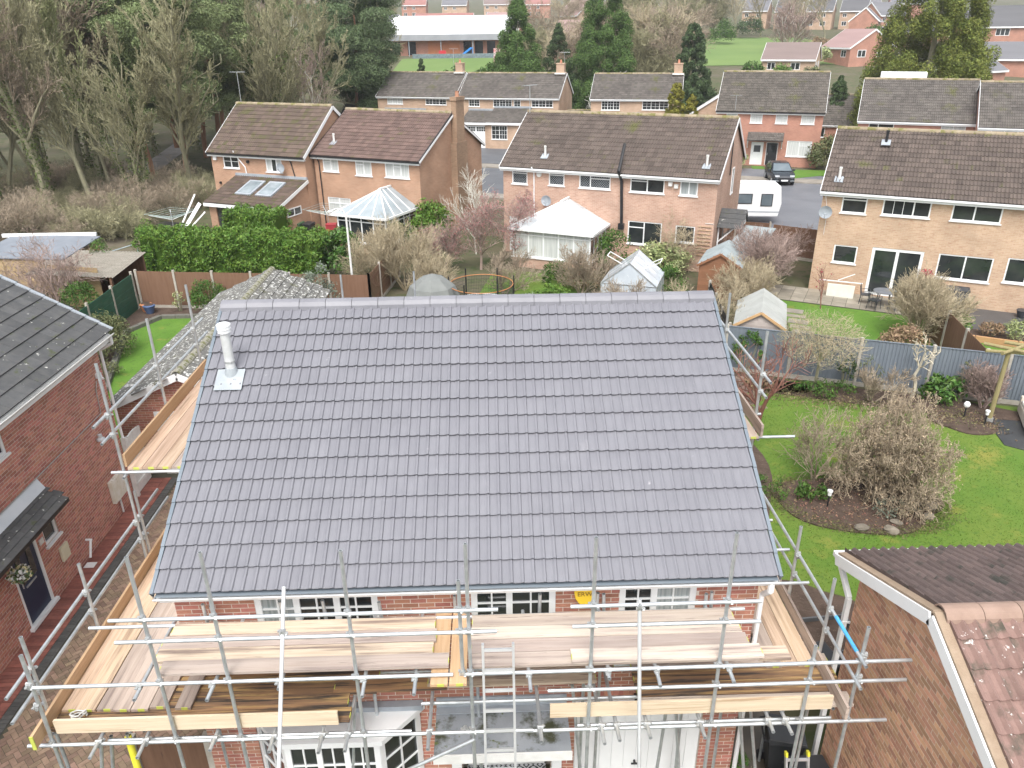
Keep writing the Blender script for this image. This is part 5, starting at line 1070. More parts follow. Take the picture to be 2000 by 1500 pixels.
def blob(name, cx, cy, rx, ry, z, mat, seed=1, rot=0, kind='structure', thick=.05):
    rg = random.Random(seed); ph = [rg.uniform(0, 6.28) for _ in range(4)]; pts = []
    for i in range(36):
        t = 2*math.pi*i/36; k = 1+.08*math.sin(2*t+ph[0])+.06*math.sin(3*t+ph[1])+.04*math.sin(5*t+ph[2]); x, y = rx*k*math.cos(t), ry*k*math.sin(t)
        pts.append((cx+x*math.cos(rot)-y*math.sin(rot), cy+x*math.sin(rot)+y*math.cos(rot)))
    return sheet(name, pts, z, mat, kind=kind, thick=thick)
blob('shrub_bed', 9.7, 17.0, 2.2, 1.35, .07, SOIL, 2, R_(-12), thick=.09); blob('fence_bed', 13.4, 23.2, 4.6, .75, .065, SOIL, 3, R_(-20)); blob('fence_bed', 8.6, 25.0, 2.6, .9, .065, SOIL, 4, R_(-20)); blob('corner_bed', 15.2, 21.6, .95, 1.0, .07, SOIL, 5); blob('house_bed', 6.6, 18.6, 1.2, 3.2, .06, SOIL, 8, R_(-8)); blob('side_bed', 6.6, 13.0, 1.3, .9, .065, SOIL, 9)
sheet('dark_patio', [(15.6, 19.9), (20, 16.2), (20, 21.4), (16.2, 22.3)], .055, M('black_slabs', (.035, .037, .04), (.055, .057, .06), 2, .35, bump=.1))
# stones around the bed
ST = M('garden_stone', (.15, .13, .10), (.23, .2, .16), 4, .9, rnd='obj', rv=.25, bump=.5, bscale=20)
def rock(name, label, x, y, s, group, z=.07):
    m = MB(); rg = random.Random(int(x*100+y*37)); n = 8; vs = []
    for k, (rr, zz) in enumerate(((.8, 0), (1, .25), (.75, .55), (.3, .68))):
        for i in range(n): t = 2*math.pi*i/n; q = rr*rg.uniform(.8, 1.15); vs.append((s*q*math.cos(t), s*.65*q*math.sin(t), s*zz*rg.uniform(.85, 1.1)))
    fs = [(k*n+i, k*n+(i+1) % n, (k+1)*n+(i+1) % n, (k+1)*n+i) for k in range(3) for i in range(n)]+[tuple(3*n+i for i in range(n))]
    m.add(vs, fs); o = m.build(name, ST, label=label, cat='stone', group=group); o.location = (x, y, z); o.rotation_euler = (0, 0, rg.uniform(0, 3)); return o
for x, y, s in ((9.3, 15.8, .2), (10.0, 15.65, .22), (11.25, 16.2, .2), (11.5, 16.7, .26), (11.4, 17.2, .2), (10.3, 16.0, .16)): rock('stone', 'rounded garden stone edging the bed under the large brown bush', x, y, s, 'stones edging the shrub bed')
# path lights
for x, y, lb in ((15.4, 21.75, 'white globe garden light in the corner bed by the pergola post'), (15.75, 21.2, 'black spike garden light at the edge of the dark patio'), (8.85, 16.85, 'black spike light with white top in the bed below the brown bush')):
    r = thing('garden_light', lb, 'garden light', (x, y, .06)); MB().tube((0, 0, 0), (0, 0, .38), .025, 8).build('stem', PAL['black'], r, local=True); MB().lathe((0, 0, .36), [(.05, 0), (.09, .05), (.1, .12), (.06, .19)] if 'globe' in lb else [(.05, 0), (.055, .1), (.07, .11), (.07, .15)], 12).build('lamp', PAL['white'], r, local=True)
# ------------------------------------------------------------------ fences
GREYF = M('grey_fence_paint', (.13, .155, .185), (.17, .195, .225), 2.5, .75, stretch=(5, 5, .5), spots=((.09, .105, .12), 1.5, .62, .1))
def lerp_posts(a, b, n): return [(a[0]+(b[0]-a[0])*i/n, a[1]+(b[1]-a[1])*i/n) for i in range(n+1)]
fence('garden_fence', 'long grey painted board fence across the right hand gardens', lerp_posts((2.2, 28.5), (21.5, 21.2), 9), 1.78, GREYF, closeboard=.11, cap=True)
BRF = M('brown_stained_fence', (.16, .085, .05), (.21, .12, .075), 2, .85, stretch=(5, 5, .5), spots=((.10, .055, .04), 2, .6, .12))
fence('garden_fence', 'brown board fence with pale concrete posts below the green hedge', lerp_posts((-16.6, 34.75), (-5.6, 33.4), 6), 1.8, BRF, closeboard=.11, kick=True)
fence('garden_fence', 'brown fence return behind the pale street lamp', lerp_posts((-5.6, 33.4), (-4.9, 39), 3), 1.8, BRF, closeboard=.11)
GRN = M('green_metal_fence', (.012, .075, .045), (.02, .095, .06), 2, .5)
fence('metal_fence', 'dark green ribbed metal fence beside the small left lawn', [(-16.75, 34.6), (-16.7, 32.4), (-16.65, 30.1), (-16.6, 27.8), (-16.55, 25.5)], 1.75, GRN, closeboard=.14, horizontal=True, kick=False)
BAM = M('yellow_slat_wood', (.33, .235, .12), (.42, .31, .17), 2, .8, stretch=(.4, 4, 4), spots=((.3, .2, .1), 1, .62, .1))
fence('slat_screen', 'yellow timber slat screen below the flat roofed shed at left', [(-25.5, 36.6), (-23.3, 36.0), (-21.0, 35.4), (-18.2, 34.6)], 2.1, BAM, closeboard=.11, horizontal=True, kick=False, posts=False)
fence('garden_fence', 'dark brown fence between the two right hand back gardens', lerp_posts((18.05, 29.2), (16.8, 23.4), 3), 1.7, FENCE_B, closeboard=.11)
fence('garden_fence', 'dark brown fence below the white caravan', lerp_posts((12.2, 43.4), (15.7, 42.1), 2), 1.8, FENCE_B, closeboard=.11)
fence('garden_gate', 'dark brown gate bay beside the buff brick house', lerp_posts((15.8, 41.8), (17.9, 40.2), 2), 1.8, FENCE_B, cat='gate', closeboard=.11, posts=False)
fence('garden_fence', 'thin black rail fence behind the pale roofed shed', lerp_posts((9.2, 27.5), (9.9, 33), 3), 1.3, PAL['black'], closeboard=.1)
# ------------------------------------------------------------------ sheds and glass
FELT = M('grey_green_felt', (.25, .29, .30), (.32, .365, .375), 2, .8, spots=((.3, .33, .33), 1.2, .6, .1)); FELT2 = M('pale_grey_felt', (.30, .31, .29), (.38, .39, .37), 1.5, .85, spots=((.3, .31, .28), 2, .6, .1)); SHEDW = M('brown_shed_boards', (.22, .10, .05), (.27, .13, .07), 2, .8, rnd='obj', rv=.12); PALEW = M('worn_pale_boards', (.40, .34, .31), (.5, .44, .40), 4, .9, rnd='obj', rv=.12, spots=((.3, .2, .16), 5, .6, .08)); ORW = M('orange_timber', (.48, .30, .14), (.55, .36, .18), 3, .8)
def shed(label, x, y, rz, w, d, ez, az, boards, felt, trim, pent=False):
    r = thing('garden_shed', label, 'shed', (x, y, 0), rz); n = int(ez/.16)
    for i in range(n+4):
        z = i*.16
        hw = w/2 if z < ez-.05 or pent else max(.05, w/2*(1-(z-ez+.08)/(az-ez)))
        if z+.1 > (ez if pent else az): break
        MB().box(-hw, hw, -.01-.006*(i % 2), .02, z, z+.157).build('board', boards, r, local=True)
    MB().box(-w/2+.01, w/2-.01, .021, d, 0, ez).build('body', boards, r, local=True)
    e = .1
    if pent: MB().prism([(-w/2-e, -e, ez), (w/2+e, -e, ez), (w/2+e, d+e, az), (-w/2-e, d+e, az)], (0, 0, .05)).build('roof', felt, r, local=True)
    else:
        MB().prism([(-w/2, .02, ez), (w/2, .02, ez), (0, .02, az)], (0, d-.02, 0)).build('gable', boards, r, local=True)
        for s in (-1, 1):
            MB().prism([(s*(w/2+e), -e, ez-.06), (0, -e, az+.02), (0, d+e, az+.02), (s*(w/2+e), d+e, ez-.06)], (0, 0, .03)).build('roof', felt, r, local=True)
            MB().bar((s*(w/2+e), -e-.015, ez-.07), (0, -e-.015, az+.01), .022, .1).build('bargeboard', trim, r, local=True)
        for q in range(1, 3): MB().prism([(-(w/2+e), d*q/3, ez-.028), (0, d*q/3, az+.052), (w/2+e, d*q/3, ez-.028)], (0, .02, .006)).build('felt_lap', felt, r, local=True)
    return r
shed('brown garden shed with grey green felt gable roof', 10.7, 34.4, R_(-24), 1.9, 2.6, 1.65, 2.2, SHEDW, FELT, SHEDW)
shed('pale roofed shed with worn white boards and orange timber bargeboards by the grey fence', 10.15, 26.9, R_(-20), 1.75, 2.9, 1.45, 1.98, PALEW, FELT2, ORW)
shed('low pent roofed grey shed behind the brown garden shed', 12.6, 37.1, R_(-32), 1.4, 3.4, 1.7, 2.05, FENCE_B, FELT, FENCE_B, True)
shed('flat blue grey roofed shed with white edge strip at far left', -22.9, 36.6, R_(-8), 4.6, 2.9, 2.0, 2.35, BAM, M('blue_grey_roof', (.17, .19, .22), (.21, .23, .26), 2, .6), PAL['white'], True)
MB().box(-25.3, -20.5, 39.6, 39.75, 2.33, 2.5).build('roof_edge_strip', PAL['white'], label='bright white edge strip along the back of the blue grey shed roof', cat='trim')
cr_ = thing('lean_to_shelter', 'weathered corrugated roofed shelter behind the bare reddish shrub', 'shelter', (-19.3, 36, 0), R_(-10)); COR = M('weathered_corrugated', (.19, .17, .14), (.27, .25, .21), 2, .9, stretch=(1, 4, 1), bump=.3)
m = MB()
for i in range(28):
    x = -2.2+i*.16
    for a, b, za, zb in ((x, x+.08, 0, .035), (x+.08, x+.16, .035, 0)): m.quad((a, -1.6, 1.7+za), (b, -1.6, 1.7+zb), (b, 1.2, 2.15+zb), (a, 1.2, 2.15+za))
m.build('roof', COR, cr_, local=True)
for X in (-2.1, 0, 2.1):
    for Y in (-1.5, 1.1): MB().box(X-.05, X+.05, Y-.05, Y+.05, 0, 1.7+.16*(Y+1.6)).build('post', FENCE_B, cr_, local=True)
MB().box(-2.1, 2.1, 1.12, 1.16, 0, 2.0).build('back_panel', FENCE_B, cr_, local=True)
GP = M('greenhouse_glass', (.42, .47, .52), (.58, .63, .67), 1.5, .15, spots=((.7, .73, .75), 2, .6, .1)); 
gh = thing('greenhouse', 'small aluminium greenhouse with pale glass beyond the new ridge', 'greenhouse', (6.1, 32.6, 0), R_(-20))
w_, d_, e_, a_ = 1.25, 2.4, 1.35, 2.35
fr = MB()
for y in np.linspace(0, d_, 4):
    for s in (-1, 1): fr.bar((s*w_, y, 0), (s*w_, y, e_), .04, .04); fr.bar((s*w_, y, e_), (0, y, a_), .04, .04)
    fr.bar((-w_, y, e_), (w_, y, e_), .03, .03)
for s in (-1, 1): fr.bar((s*w_, 0, e_), (s*w_, d_, e_), .04, .04); fr.bar((s*w_, 0, .05), (s*w_, d_, .05), .05, .05)
fr.bar((0, 0, a_), (0, d_, a_), .05, .05); fr.build('frame', PAL['galv'], gh, local=True)
for i in range(3):
    y0, y1 = d_*i/3+.02, d_*(i+1)/3-.02
    for s in (-1, 1): MB().prism([(s*w_, y0, e_+.01), (s*w_, y1, e_+.01), (0, y1, a_+.01), (0, y0, a_+.01)], (0, 0, .008)).build('pane', GP, gh, local=True); MB().box(s*w_-.004, s*w_+.004, y0, y1, .08, e_).build('pane', GP, gh, local=True)
MB().prism([(-w_, .01, .05), (w_, .01, .05), (w_, .01, e_), (0, .01, a_), (-w_, .01, e_)], (0, .008, 0)).build('gable_pane', GP, gh, local=True)
for s, yy in ((-1, 1.2), (1, .7)): MB().bar((s*.55, yy, 1.95), (s*1.25, yy, 2.3), .03, .03).bar((s*.55, yy+.7, 1.95), (s*1.25, yy+.7, 2.3), .03, .03).bar((s*1.25, yy, 2.3), (s*1.25, yy+.7, 2.3), .03, .03).build('open_vent', PAL['white'], gh, local=True)
# ------------------------------------------------------------------ trampoline, parasol, dryers, lamp, furniture
tp = thing('trampoline', 'round trampoline with black net and orange top rim behind the ridge', 'trampoline', (-.5, 32.6, 0)); ORG = M('orange_rim', (.38, .15, .05), (.46, .2, .08), 6, .6); NET = M('black_net', (.03, .032, .03), (.06, .062, .055), 40, .9)
def ring(r, z, rad, n=28): 
    m = MB()
    for i in range(n): t0, t1 = 2*math.pi*i/n, 2*math.pi*(i+1)/n; m.tube((r*math.cos(t0), r*math.sin(t0), z), (r*math.cos(t1), r*math.sin(t1), z), rad, 6, caps=False)
    return m
ring(1.42, 1.55, .02).build('top_rim', ORG, tp, local=True); ring(1.45, .6, .04).build('frame', PAL['galv'], tp, local=True); MB().lathe((0, 0, .55), [(1.4, 0), (1.4, .02)], 28).build('mat', PAL['black'], tp, local=True)
m = MB()
for i in range(28):
    t0, t1 = 2*math.pi*i/28, 2*math.pi*(i+1)/28
    for q in (0, .25, .5, .75): tt = t0+(t1-t0)*q; m.tube((1.41*math.cos(tt), 1.41*math.sin(tt), .62), (1.41*math.cos(tt), 1.41*math.sin(tt), 1.54), .007, 4, caps=False)
    for zz in (.75, .9, 1.05, 1.2, 1.35, 1.5): m.tube((1.41*math.cos(t0), 1.41*math.sin(t0), zz), (1.41*math.cos(t1), 1.41*math.sin(t1), zz), .007, 4, caps=False)
m.build('safety_net', NET, tp, local=True)
for i in range(6): t = i*math.pi/3; MB().tube((1.45*math.cos(t), 1.45*math.sin(t), 0), (1.45*math.cos(t), 1.45*math.sin(t), 1.9), .03, 8).build('post', PAL['black'], tp, local=True)
ps = thing('garden_tent', 'grey domed fabric canopy behind the roof ridge', 'canopy', (-2.65, 32.3, 0)); GRYC = M('grey_canvas', (.15, .16, .155), (.2, .21, .2), 2, .85)
m = MB(); n = 8; vs = [(0, 0, 2.15)]
for rr, zz in ((.55, 1.95), (1.0, 1.6), (1.2, 1.1)):
    for i in range(n): t = 2*math.pi*i/n; vs.append((rr*math.cos(t), rr*math.sin(t), zz))
m.add(vs, [(0, 1+i, 1+(i+1) % n) for i in range(n)]+[(1+k*n+i, 1+(k+1)*n+i, 1+(k+1)*n+(i+1) % n, 1+k*n+(i+1) % n) for k in range(2) for i in range(n)]); m.build('canopy', GRYC, ps, local=True)
for i in range(4): t = math.pi/4+i*math.pi/2; MB().tube((1.1*math.cos(t), 1.1*math.sin(t), 0), (1.0*math.cos(t), 1.0*math.sin(t), 1.55), .02, 6).build('leg', PAL['black'], ps, local=True)
def dryer(label, x, y):
    r = thing('rotary_dryer', label, 'clothes dryer', (x, y, 0)); MB().tube((0, 0, 0), (0, 0, 1.9), .025, 8).build('pole', PAL['galv'], r, local=True)
    for i in range(4): t = .4+i*math.pi/2; MB().tube((0, 0, 1.45), (1.25*math.cos(t), 1.25*math.sin(t), 1.85), .015, 6).build('arm', PAL['white'], r, local=True)
    m = MB()
    for k in range(5):
        for i in range(4):
            t, t2 = .4+i*math.pi/2, .4+(i+1)*math.pi/2; q = .4+k*.2; m.tube((q*1.25*math.cos(t), q*1.25*math.sin(t), 1.45+.4*q), (q*1.25*math.cos(t2), q*1.25*math.sin(t2), 1.45+.4*q), .008, 4)
    m.build('line', M('washing_line', (.5, .62, .6), rough=.6), r, local=True)
dryer('rotary clothes dryer with pale lines near the wood edge', -19.6, 47.2); dryer('rotary clothes dryer beside the glazed conservatory', -10.2, 47.8)
lp = thing('lamp_post', 'slim white street lamp column behind the left end of the ridge', 'lamp post', (-6.62, 34.9, 0))
MB().lathe((0, 0, 0), [(.09, 0), (.09, .9), (.055, .95), (.045, 4.2)], 12).build('column', PAL['white_dirty'], lp, local=True); MB().path([(0, 0, 4.15), (-.1, 0, 4.4), (-.4, 0, 4.5), (-.62, 0, 4.42)], .03, 8).build('arm', PAL['white_dirty'], lp, local=True); MB().lathe((-.7, 0, 4.32), [(.05, 0), (.12, .03), (.12, .08), (.04, .12)], 10).build('lantern', PAL['white_dirty'], lp, local=True)
BG = M('green_bin', (.05, .10, .05), (.07, .13, .07), 3, .5); bin_('green wheelie bin against the orange brick house', -12.1, 47.8, R_(-25), BG); bin_('dark wheelie bin next to the green bin', -11.4, 47.6, R_(-25), BINB)
MB().box(-10.2, -9.6, 46.9, 47.4, 0, 1.0).box(-10.22, -9.58, 46.88, 47.42, 1.0, 1.06).build('storage_box', M('red_plastic', (.32, .03, .04), (.38, .04, .05), 3, .5), label='red storage box beside the glazed conservatory', cat='storage box')
# table, chairs on the buff house patio
pc = Vector((15.6, 35.6, 0)); hu = Vector((math.cos(R_(-28)), math.sin(R_(-28)), 0)); hn = Vector((-hu.y, hu.x, 0))
def hp(a, b): return tuple((pc+hu*a-hn*b)[:2])
pat = sheet('patio', [hp(-2.4, .0), hp(5.6, .0), hp(5.6, 2.3), hp(-2.4, 2.3)], .05, JOINT); FG_O = M('patio_flag', (.21, .19, .15), (.29, .26, .21), 2, .6, rnd='obj', rv=.2, bump=.2)
for i in range(13):
    for q in range(4):
        a, b = -2.4+i*.61, q*.57; c0 = [hp(a+.01, b+.01), hp(a+.6, b+.01), hp(a+.6, b+.56), hp(a+.01, b+.56)]; MB().prism([(x, y, .045) for x, y in reversed(c0)], (0, 0, .02)).build('flag', FG_O, pat)
sheet('slate_patio', [hp(5.6, .0), hp(13, .0), hp(13, 3.2), hp(5.9, 3.2)], .055, M('dark_slate_paving', (.055, .058, .062), (.08, .082, .085), 1.5, .45, bump=.2))
sheet('back_lawn', [hp(-1.0, 2.35), hp(5.3, 2.35), (16.6, 25.2), (11.9, 26.0)], .04, LAWN); sheet('back_lawn', [hp(5.4, 4.6), hp(13, 4.6), (21.3, 22.5), (17.2, 24.0)], .04, LAWN)
bs_ = sheet('path_bed', [(12.0, 27.0), (12.9, 26.7), (14.3, 33.0), (13.4, 33.3)], .045, LAWN); 
for i in range(9): t = i/9; x, y = 12.45+t*1.35, 26.9+t*6.1; MB().obox((x, y, .06), hu*.42, hn*.17 if i % 2 else hn*.27, (0, 0, .02)).build('stepping_slab', FG_O if i % 2 else FLAG, bs_)
PLN = M('orange_sleeper', (.40, .22, .10), (.48, .28, .14), 2, .8)
sl_ = thing('sleeper_edge', 'orange timber sleeper edging of the planted border at right', 'edging', (*hp(5.5, 4.4), 0)); 
for i in range(5): a = Vector((*hp(5.5+i*1.5, 4.5), .14)); b = Vector((*hp(5.5+i*1.5+1.47, 4.5), .14)); MB().bar(a, b, .12, .26).build('sleeper', PLN, sl_)
sheet('border_bed', [hp(5.5, 3.2), hp(13, 3.2), hp(13, 4.45), hp(5.5, 4.45)], .12, SOIL, thick=.12)
BLK = M('black_garden_metal', (.03, .033, .038), (.06, .063, .07), 4, .45)
tx, ty = hp(3.4, 1.35)
tb = thing('garden_table', 'round black metal table in front of the white patio doors', 'table', (tx, ty, .065)); MB().lathe((0, 0, .68), [(.5, 0), (.5, .03)], 24).build('table_top', M('grey_table_top', (.12, .13, .15), (.2, .21, .22), 4, .4), tb, local=True)
for i in range(4): t = i*math.pi/2+.4; MB().tube((.4*math.cos(t), .4*math.sin(t), 0), (.28*math.cos(t), .28*math.sin(t), .69), .02, 6).build('leg', BLK, tb, local=True)
for i, (t, lb) in enumerate(((R_(150), 'black metal garden chair on the left of the round table'), (R_(215), 'black metal garden chair nearest the lawn, left of centre'), (R_(285), 'black metal garden chair nearest the lawn, right of centre'), (R_(10), 'black metal garden chair on the right of the round table'))):
    c = thing('garden_chair', lb, 'chair', (tx+.78*math.cos(t), ty+.78*math.sin(t), .065), t+math.pi/2, 'black chairs around the garden table')
    MB().box(-.22, .22, -.22, .22, .42, .45).build('seat', BLK, c, local=True)
    for sx in (-1, 1):
        for sy in (-1, 1): MB().tube((sx*.22, sy*.22, 0), (sx*.19, sy*.19, .43), .014, 6).build('leg', BLK, c, local=True)
    m = MB().path([(-.2, -.2, .43), (-.21, -.27, .85), (.21, -.27, .85), (.2, -.2, .43)], .014, 6)
    for q in range(5): x = -.13+q*.065; m.tube((x, -.21, .45), (x, -.268, .85), .008, 5)
    m.path([(-.22, -.2, .62), (-.24, .15, .64), (-.2, .2, .43)], .013, 6).path([(.22, -.2, .62), (.24, .15, .64), (.2, .2, .43)], .013, 6); m.build('backrest', BLK, c, local=True)
bb = thing('garden_bench', 'upturned white panelled box leaning on the buff house wall', 'box', (*hp(1.5, .55), .065), R_(-28)); MB().box(-.6, .6, -.3, -.26, 0, .6).box(-.6, .6, .1, .14, 0, .5).box(-.6, -.56, -.26, .1, 0, .5).box(.56, .6, -.26, .1, 0, .5).build('panel', M('cream_paint', (.66, .65, .56), (.74, .73, .66), 3, .6), bb, local=True)
MB().bar((-1.0, -.05, .68), (.9, -.1, .72), .05, .04).bar((-.2, .1, .7), (.5, .2, 1.05), .04, .03).build('loose_batten', PAL['white'], bb, local=True)
st_ = thing('storage_chest', 'dark grey cabinet against the buff wall under the wide window', 'cabinet', (*hp(6.3, .6), .06), R_(-28)); MB().box(-.45, .45, -.35, .35, 0, .95).build('body', M('charcoal_plastic', (.045, .05, .06), (.06, .065, .075), 3, .5), st_, local=True, bevel=.02); MB().box(-.48, .48, -.38, .38, .95, 1.0).build('lid', BLK, st_, local=True)
for a, b, lb, mt in ((9.0, .5, 'small black tub by the buff wall', BLK), (10.2, 1.0, 'blue planter pot on the slate paving at right', M('blue_glaze', (.05, .12, .25), (.07, .16, .3), 4, .3))):
    r = thing('plant_pot', lb, 'pot', (*hp(a, b), .06)); MB().lathe((0, 0, 0), [(.2, 0), (.27, .3), (.29, .32), (.25, .33)], 14).build('pot', mt, r, local=True); MB().lathe((0, 0, .28), [(.24, 0), (.24, .03)], 14).build('soil', SOIL, r, local=True)
for x, y, lb, mt in ((-16.15, 34.1, 'orange clay pot in the corner by the green fence', M('clay', (.45, .18, .08), (.52, .24, .12), 4, .8)), (-15.9, 33.85, 'blue glazed pot in the corner of the left garden', M('blue_pot', (.06, .10, .2), (.09, .14, .26), 4, .4)), (-13.2, 33.9, 'small white stone ball beside the rounded bush', PAL['white_dirty'])):
    r = thing('plant_pot', lb, 'pot', (x, y, .05)); MB().lathe((0, 0, 0), [(.16, 0), (.25, .28), (.28, .36), (.2, .4)], 14).build('pot', mt, r, local=True); MB().lathe((0, 0, .36), [(.2, 0), (.2, .05)], 12).build('soil', SOIL, r, local=True)
# pergola post and rattan sofa on the right patio
LOG = M('mossy_log', (.22, .19, .08), (.3, .25, .13), 3, .9, stretch=(4, 4, .6))
pg = thing('pergola', 'rustic mossy log pergola post with thatched beams at the right edge', 'pergola', (16.05, 21.45, .06)); MB().tube((0, 0, 0), (.05, .05, 2.35), .075, 10, .065).build('post', LOG, pg, local=True)
MB().lathe((0, 0, 0), [(.12, 0), (.11, .12)], 12).build('post_foot', PAL['galv_dull'], pg, local=True)
for i, (p, q) in enumerate((((-.6, .2, 2.4), (3.5, -.9, 2.42)), ((-.4, -.3, 2.5), (2.5, 1.3, 2.5)), ((.3, .7, 2.47), (2.8, -1.2, 2.5)), ((-.5, .5, 2.52), (.6, -.5, 2.52)))): MB().tube(p, q, .055, 8).build('beam', LOG, pg, local=True)
RAT = M('cream_rattan', (.55, .50, .42), (.64, .59, .52), 20, .8, bump=.5, bscale=60)
sf = thing('garden_sofa', 'cream rattan garden sofa on the dark patio at right', 'sofa', (17.3, 21.0, .055), R_(-115)); MB().box(-.9, .9, -.4, .4, .05, .4).build('seat', RAT, sf, local=True, bevel=.03); MB().box(-.9, .9, .28, .42, .4, .85).build('backrest', RAT, sf, local=True, bevel=.03)
for s in (-1, 1): MB().box(s*.9-.08, s*.9+.08, -.4, .4, .05, .62).build('armrest', RAT, sf, local=True, bevel=.03)
MB().box(-.8, .8, -.38, .26, .41, .52).build('cushion', M('cream_cushion', (.66, .63, .58), (.72, .7, .66), 4, .9), sf, local=True, bevel=.04)
ft = thing('coffee_table', 'cream rattan coffee table at the right edge of the dark patio', 'table', (17.0, 19.4, .055), R_(-115)); MB().box(-.5, .5, -.3, .3, .35, .42).build('table_top', RAT, ft, local=True, bevel=.02); MB().box(-.46, -.38, -.26, .26, 0, .35).box(.38, .46, -.26, .26, 0, .35).build('side_panel', RAT, ft, local=True)
sp = thing('paving_slab', 'single loose slab lying on the lawn below the scaffold rail', 'slab', (6.3, 13.6, .05), R_(10)); MB().box(-.25, .25, -.25, .25, 0, .05).build('slab', FG_O, sp, local=True)
# junk by the wood edge: white boards, table
jk = thing('board_stack', 'white boards and panels leaning on the left end of the orange brick house', 'boards', (-19.3, 50.6, 0), R_(-24))
for i in range(3): MB().bar((-.9+i*.22, -1.0+.15*i, .0), (-.1+i*.3, .2, 2.3-i*.55), (.12, .3, .1)[i], .03, (0, -1, .5)).build('board', PAL['white'], jk, local=True)
jt = thing('work_table', 'black folding table with clutter beside the white boards', 'table', (-20.6, 49.3, 0), R_(-20)); MB().box(-.8, .8, -.4, .4, .72, .76).build('table_top', PAL['black'], jt, local=True)
for sx in (-1, 1):
    for sy in (-1, 1): MB().tube((sx*.7, sy*.33, 0), (sx*.7, sy*.33, .73), .02, 6).build('leg', PAL['black'], jt, local=True)
# swing frame by the hedge
sw = thing('swing_set', 'pale blue metal play frame at the left end of the hedge', 'frame', (-19.6, 40.6, 0)); PB_ = M('pale_blue_metal', (.3, .38, .42), (.4, .48, .52), 4, .5)
for a, b in (((-.5, -.3, 0), (-.9, .2, 1.2)), ((-.9, .2, 1.2), (.3, .5, 1.5)), ((.3, .5, 1.5), (.5, .6, 0)), ((-.5, -.3, 0), (.9, .2, 1.0))): MB().tube(a, b, .025, 6).build('tube', PB_, sw, local=True)
# ------------------------------------------------------------------ car and caravan
CARP = M('dark_blue_black_paint', (.012, .018, .024), (.016, .022, .03), 2, .15, spec=.8)
cr = thing('parked_car', 'dark hatchback SUV parked nose on in front of the red brick house', 'car', (24.3, 64.6, .03), R_(-98))
# profile along x (front at +x), half width by station
st = [(2.12, .42, .62, .70), (2.05, .30, .78, .80), (1.6, .28, .92, .86), (.85, .26, 1.0, .89), (.35, .26, 1.38, .89), (-.1, .26, 1.56, .89), (-1.1, .26, 1.57, .89), (-1.75, .3, 1.35, .87), (-2.05, .38, 1.0, .84), (-2.15, .5, .8, .78)]
m = MB(); vs = []
for x, zb, zt, hw in st:
    belt = min(zt, .95); tw = hw if zt < 1.05 else hw*.74
    vs += [(x, -hw*.92, zb), (x, -hw, (zb+belt)/2), (x, -hw*.97, belt), (x, -tw, zt), (x, tw, zt), (x, hw*.97, belt), (x, hw, (zb+belt)/2), (x, hw*.92, zb)]
fs = []
for k in range(len(st)-1):
    for i in range(8): fs.append((k*8+i, k*8+(i+1) % 8, (k+1)*8+(i+1) % 8, (k+1)*8+i))
fs += [tuple(range(8)), tuple(reversed(range((len(st)-1)*8, len(st)*8)))]
m.add(vs, fs); bd = m.build('body', CARP, cr, local=True, smooth=False, bevel=.03)
GLS = M('car_glass', (.10, .13, .15), (.16, .19, .21), 1, .08, spec=.8)
MB().prism([(.90, -.74, 1.02), (.90, .74, 1.02), (.18, .62, 1.50), (.18, -.62, 1.50)], (.012, 0, .02)).build('windscreen', GLS, cr, local=True)
for s in (-1, 1):
    MB().prism([(.6, s*.865, 1.0), (-1.6, s*.865, 1.0), (-1.45, s*.70, 1.46), (.0, s*.70, 1.48)], (0, s*.012, .004)).build('side_window', PAL['glass'], cr, local=True)
    h = MB().obox((2.0, s*.60, .78), (.09, 0, 0), (0, .17, 0), (0, 0, .05)).build('headlight', M('headlamp', (.6, .62, .64), rough=.15), cr, local=True); MB().obox((.55, s*1.0, 1.05), (.08, 0, 0), (0, .1, 0), (0, 0, .07)).build('wing_mirror', CARP, cr, local=True, bevel=.02)
    for x in (1.35, -1.35):
        wv = MB().tube((x, s*.7, .33), (x, s*.9, .33), .34, 20).build('wheel', PAL['black'], cr, local=True); MB().tube((x, s*.895, .33), (x, s*.91, .33), .22, 14).build('rim', PAL['galv'], wv, local=True)
MB().obox((2.1, 0, .56), (.04, 0, 0), (0, .5, 0), (0, 0, .1)).build('grille', PAL['black'], cr, local=True); MB().obox((2.14, 0, .45), (.012, 0, 0), (0, .26, 0), (0, 0, .06)).build('number_plate', PAL['white'], cr, local=True)
for s in (-1, 1): MB().obox((2.1, s*.62, .42), (.03, 0, 0), (0, .16, 0), (0, 0, .025)).build('bumper_trim', PAL['galv'], cr, local=True)
cv = thing('caravan', 'white touring caravan parked behind the brown fence', 'caravan', (16.9, 50.7, .03), R_(-8)); CVW = M('caravan_white', (.78, .79, .79), (.72, .73, .73), 1, .35)
MB().prism([(-2.6, -1.05, .45), (2.1, -1.05, .45), (2.25, -1.05, 1.3), (2.1, -1.05, 2.45), (-2.5, -1.05, 2.5), (-2.75, -1.05, 1.3)], (0, 2.1, 0)).build('body', CVW, cv, local=True, bevel=.08)
for x0, x1 in ((-.6, .35), (.9, 1.65), (-2.2, -1.2)):
    wv = MB().box(x0, x1, -1.075, -1.05, 1.3 if x0 < .5 else 1.15, 1.95).build('window', PAL['black'], cv, local=True); MB().box(x0+.05, x1-.05, -1.085, -1.076, (1.3 if x0 < .5 else 1.15)+.05, 1.9).build('pane', PAL['glass_sky'] if 0 else GLS, wv, local=True)
for x in (-.1,):
    for s in (-1, 1): MB().tube((x, s*.85, .33), (x, s*1.04, .33), .33, 16).build('wheel', PAL['black'], cv, local=True)
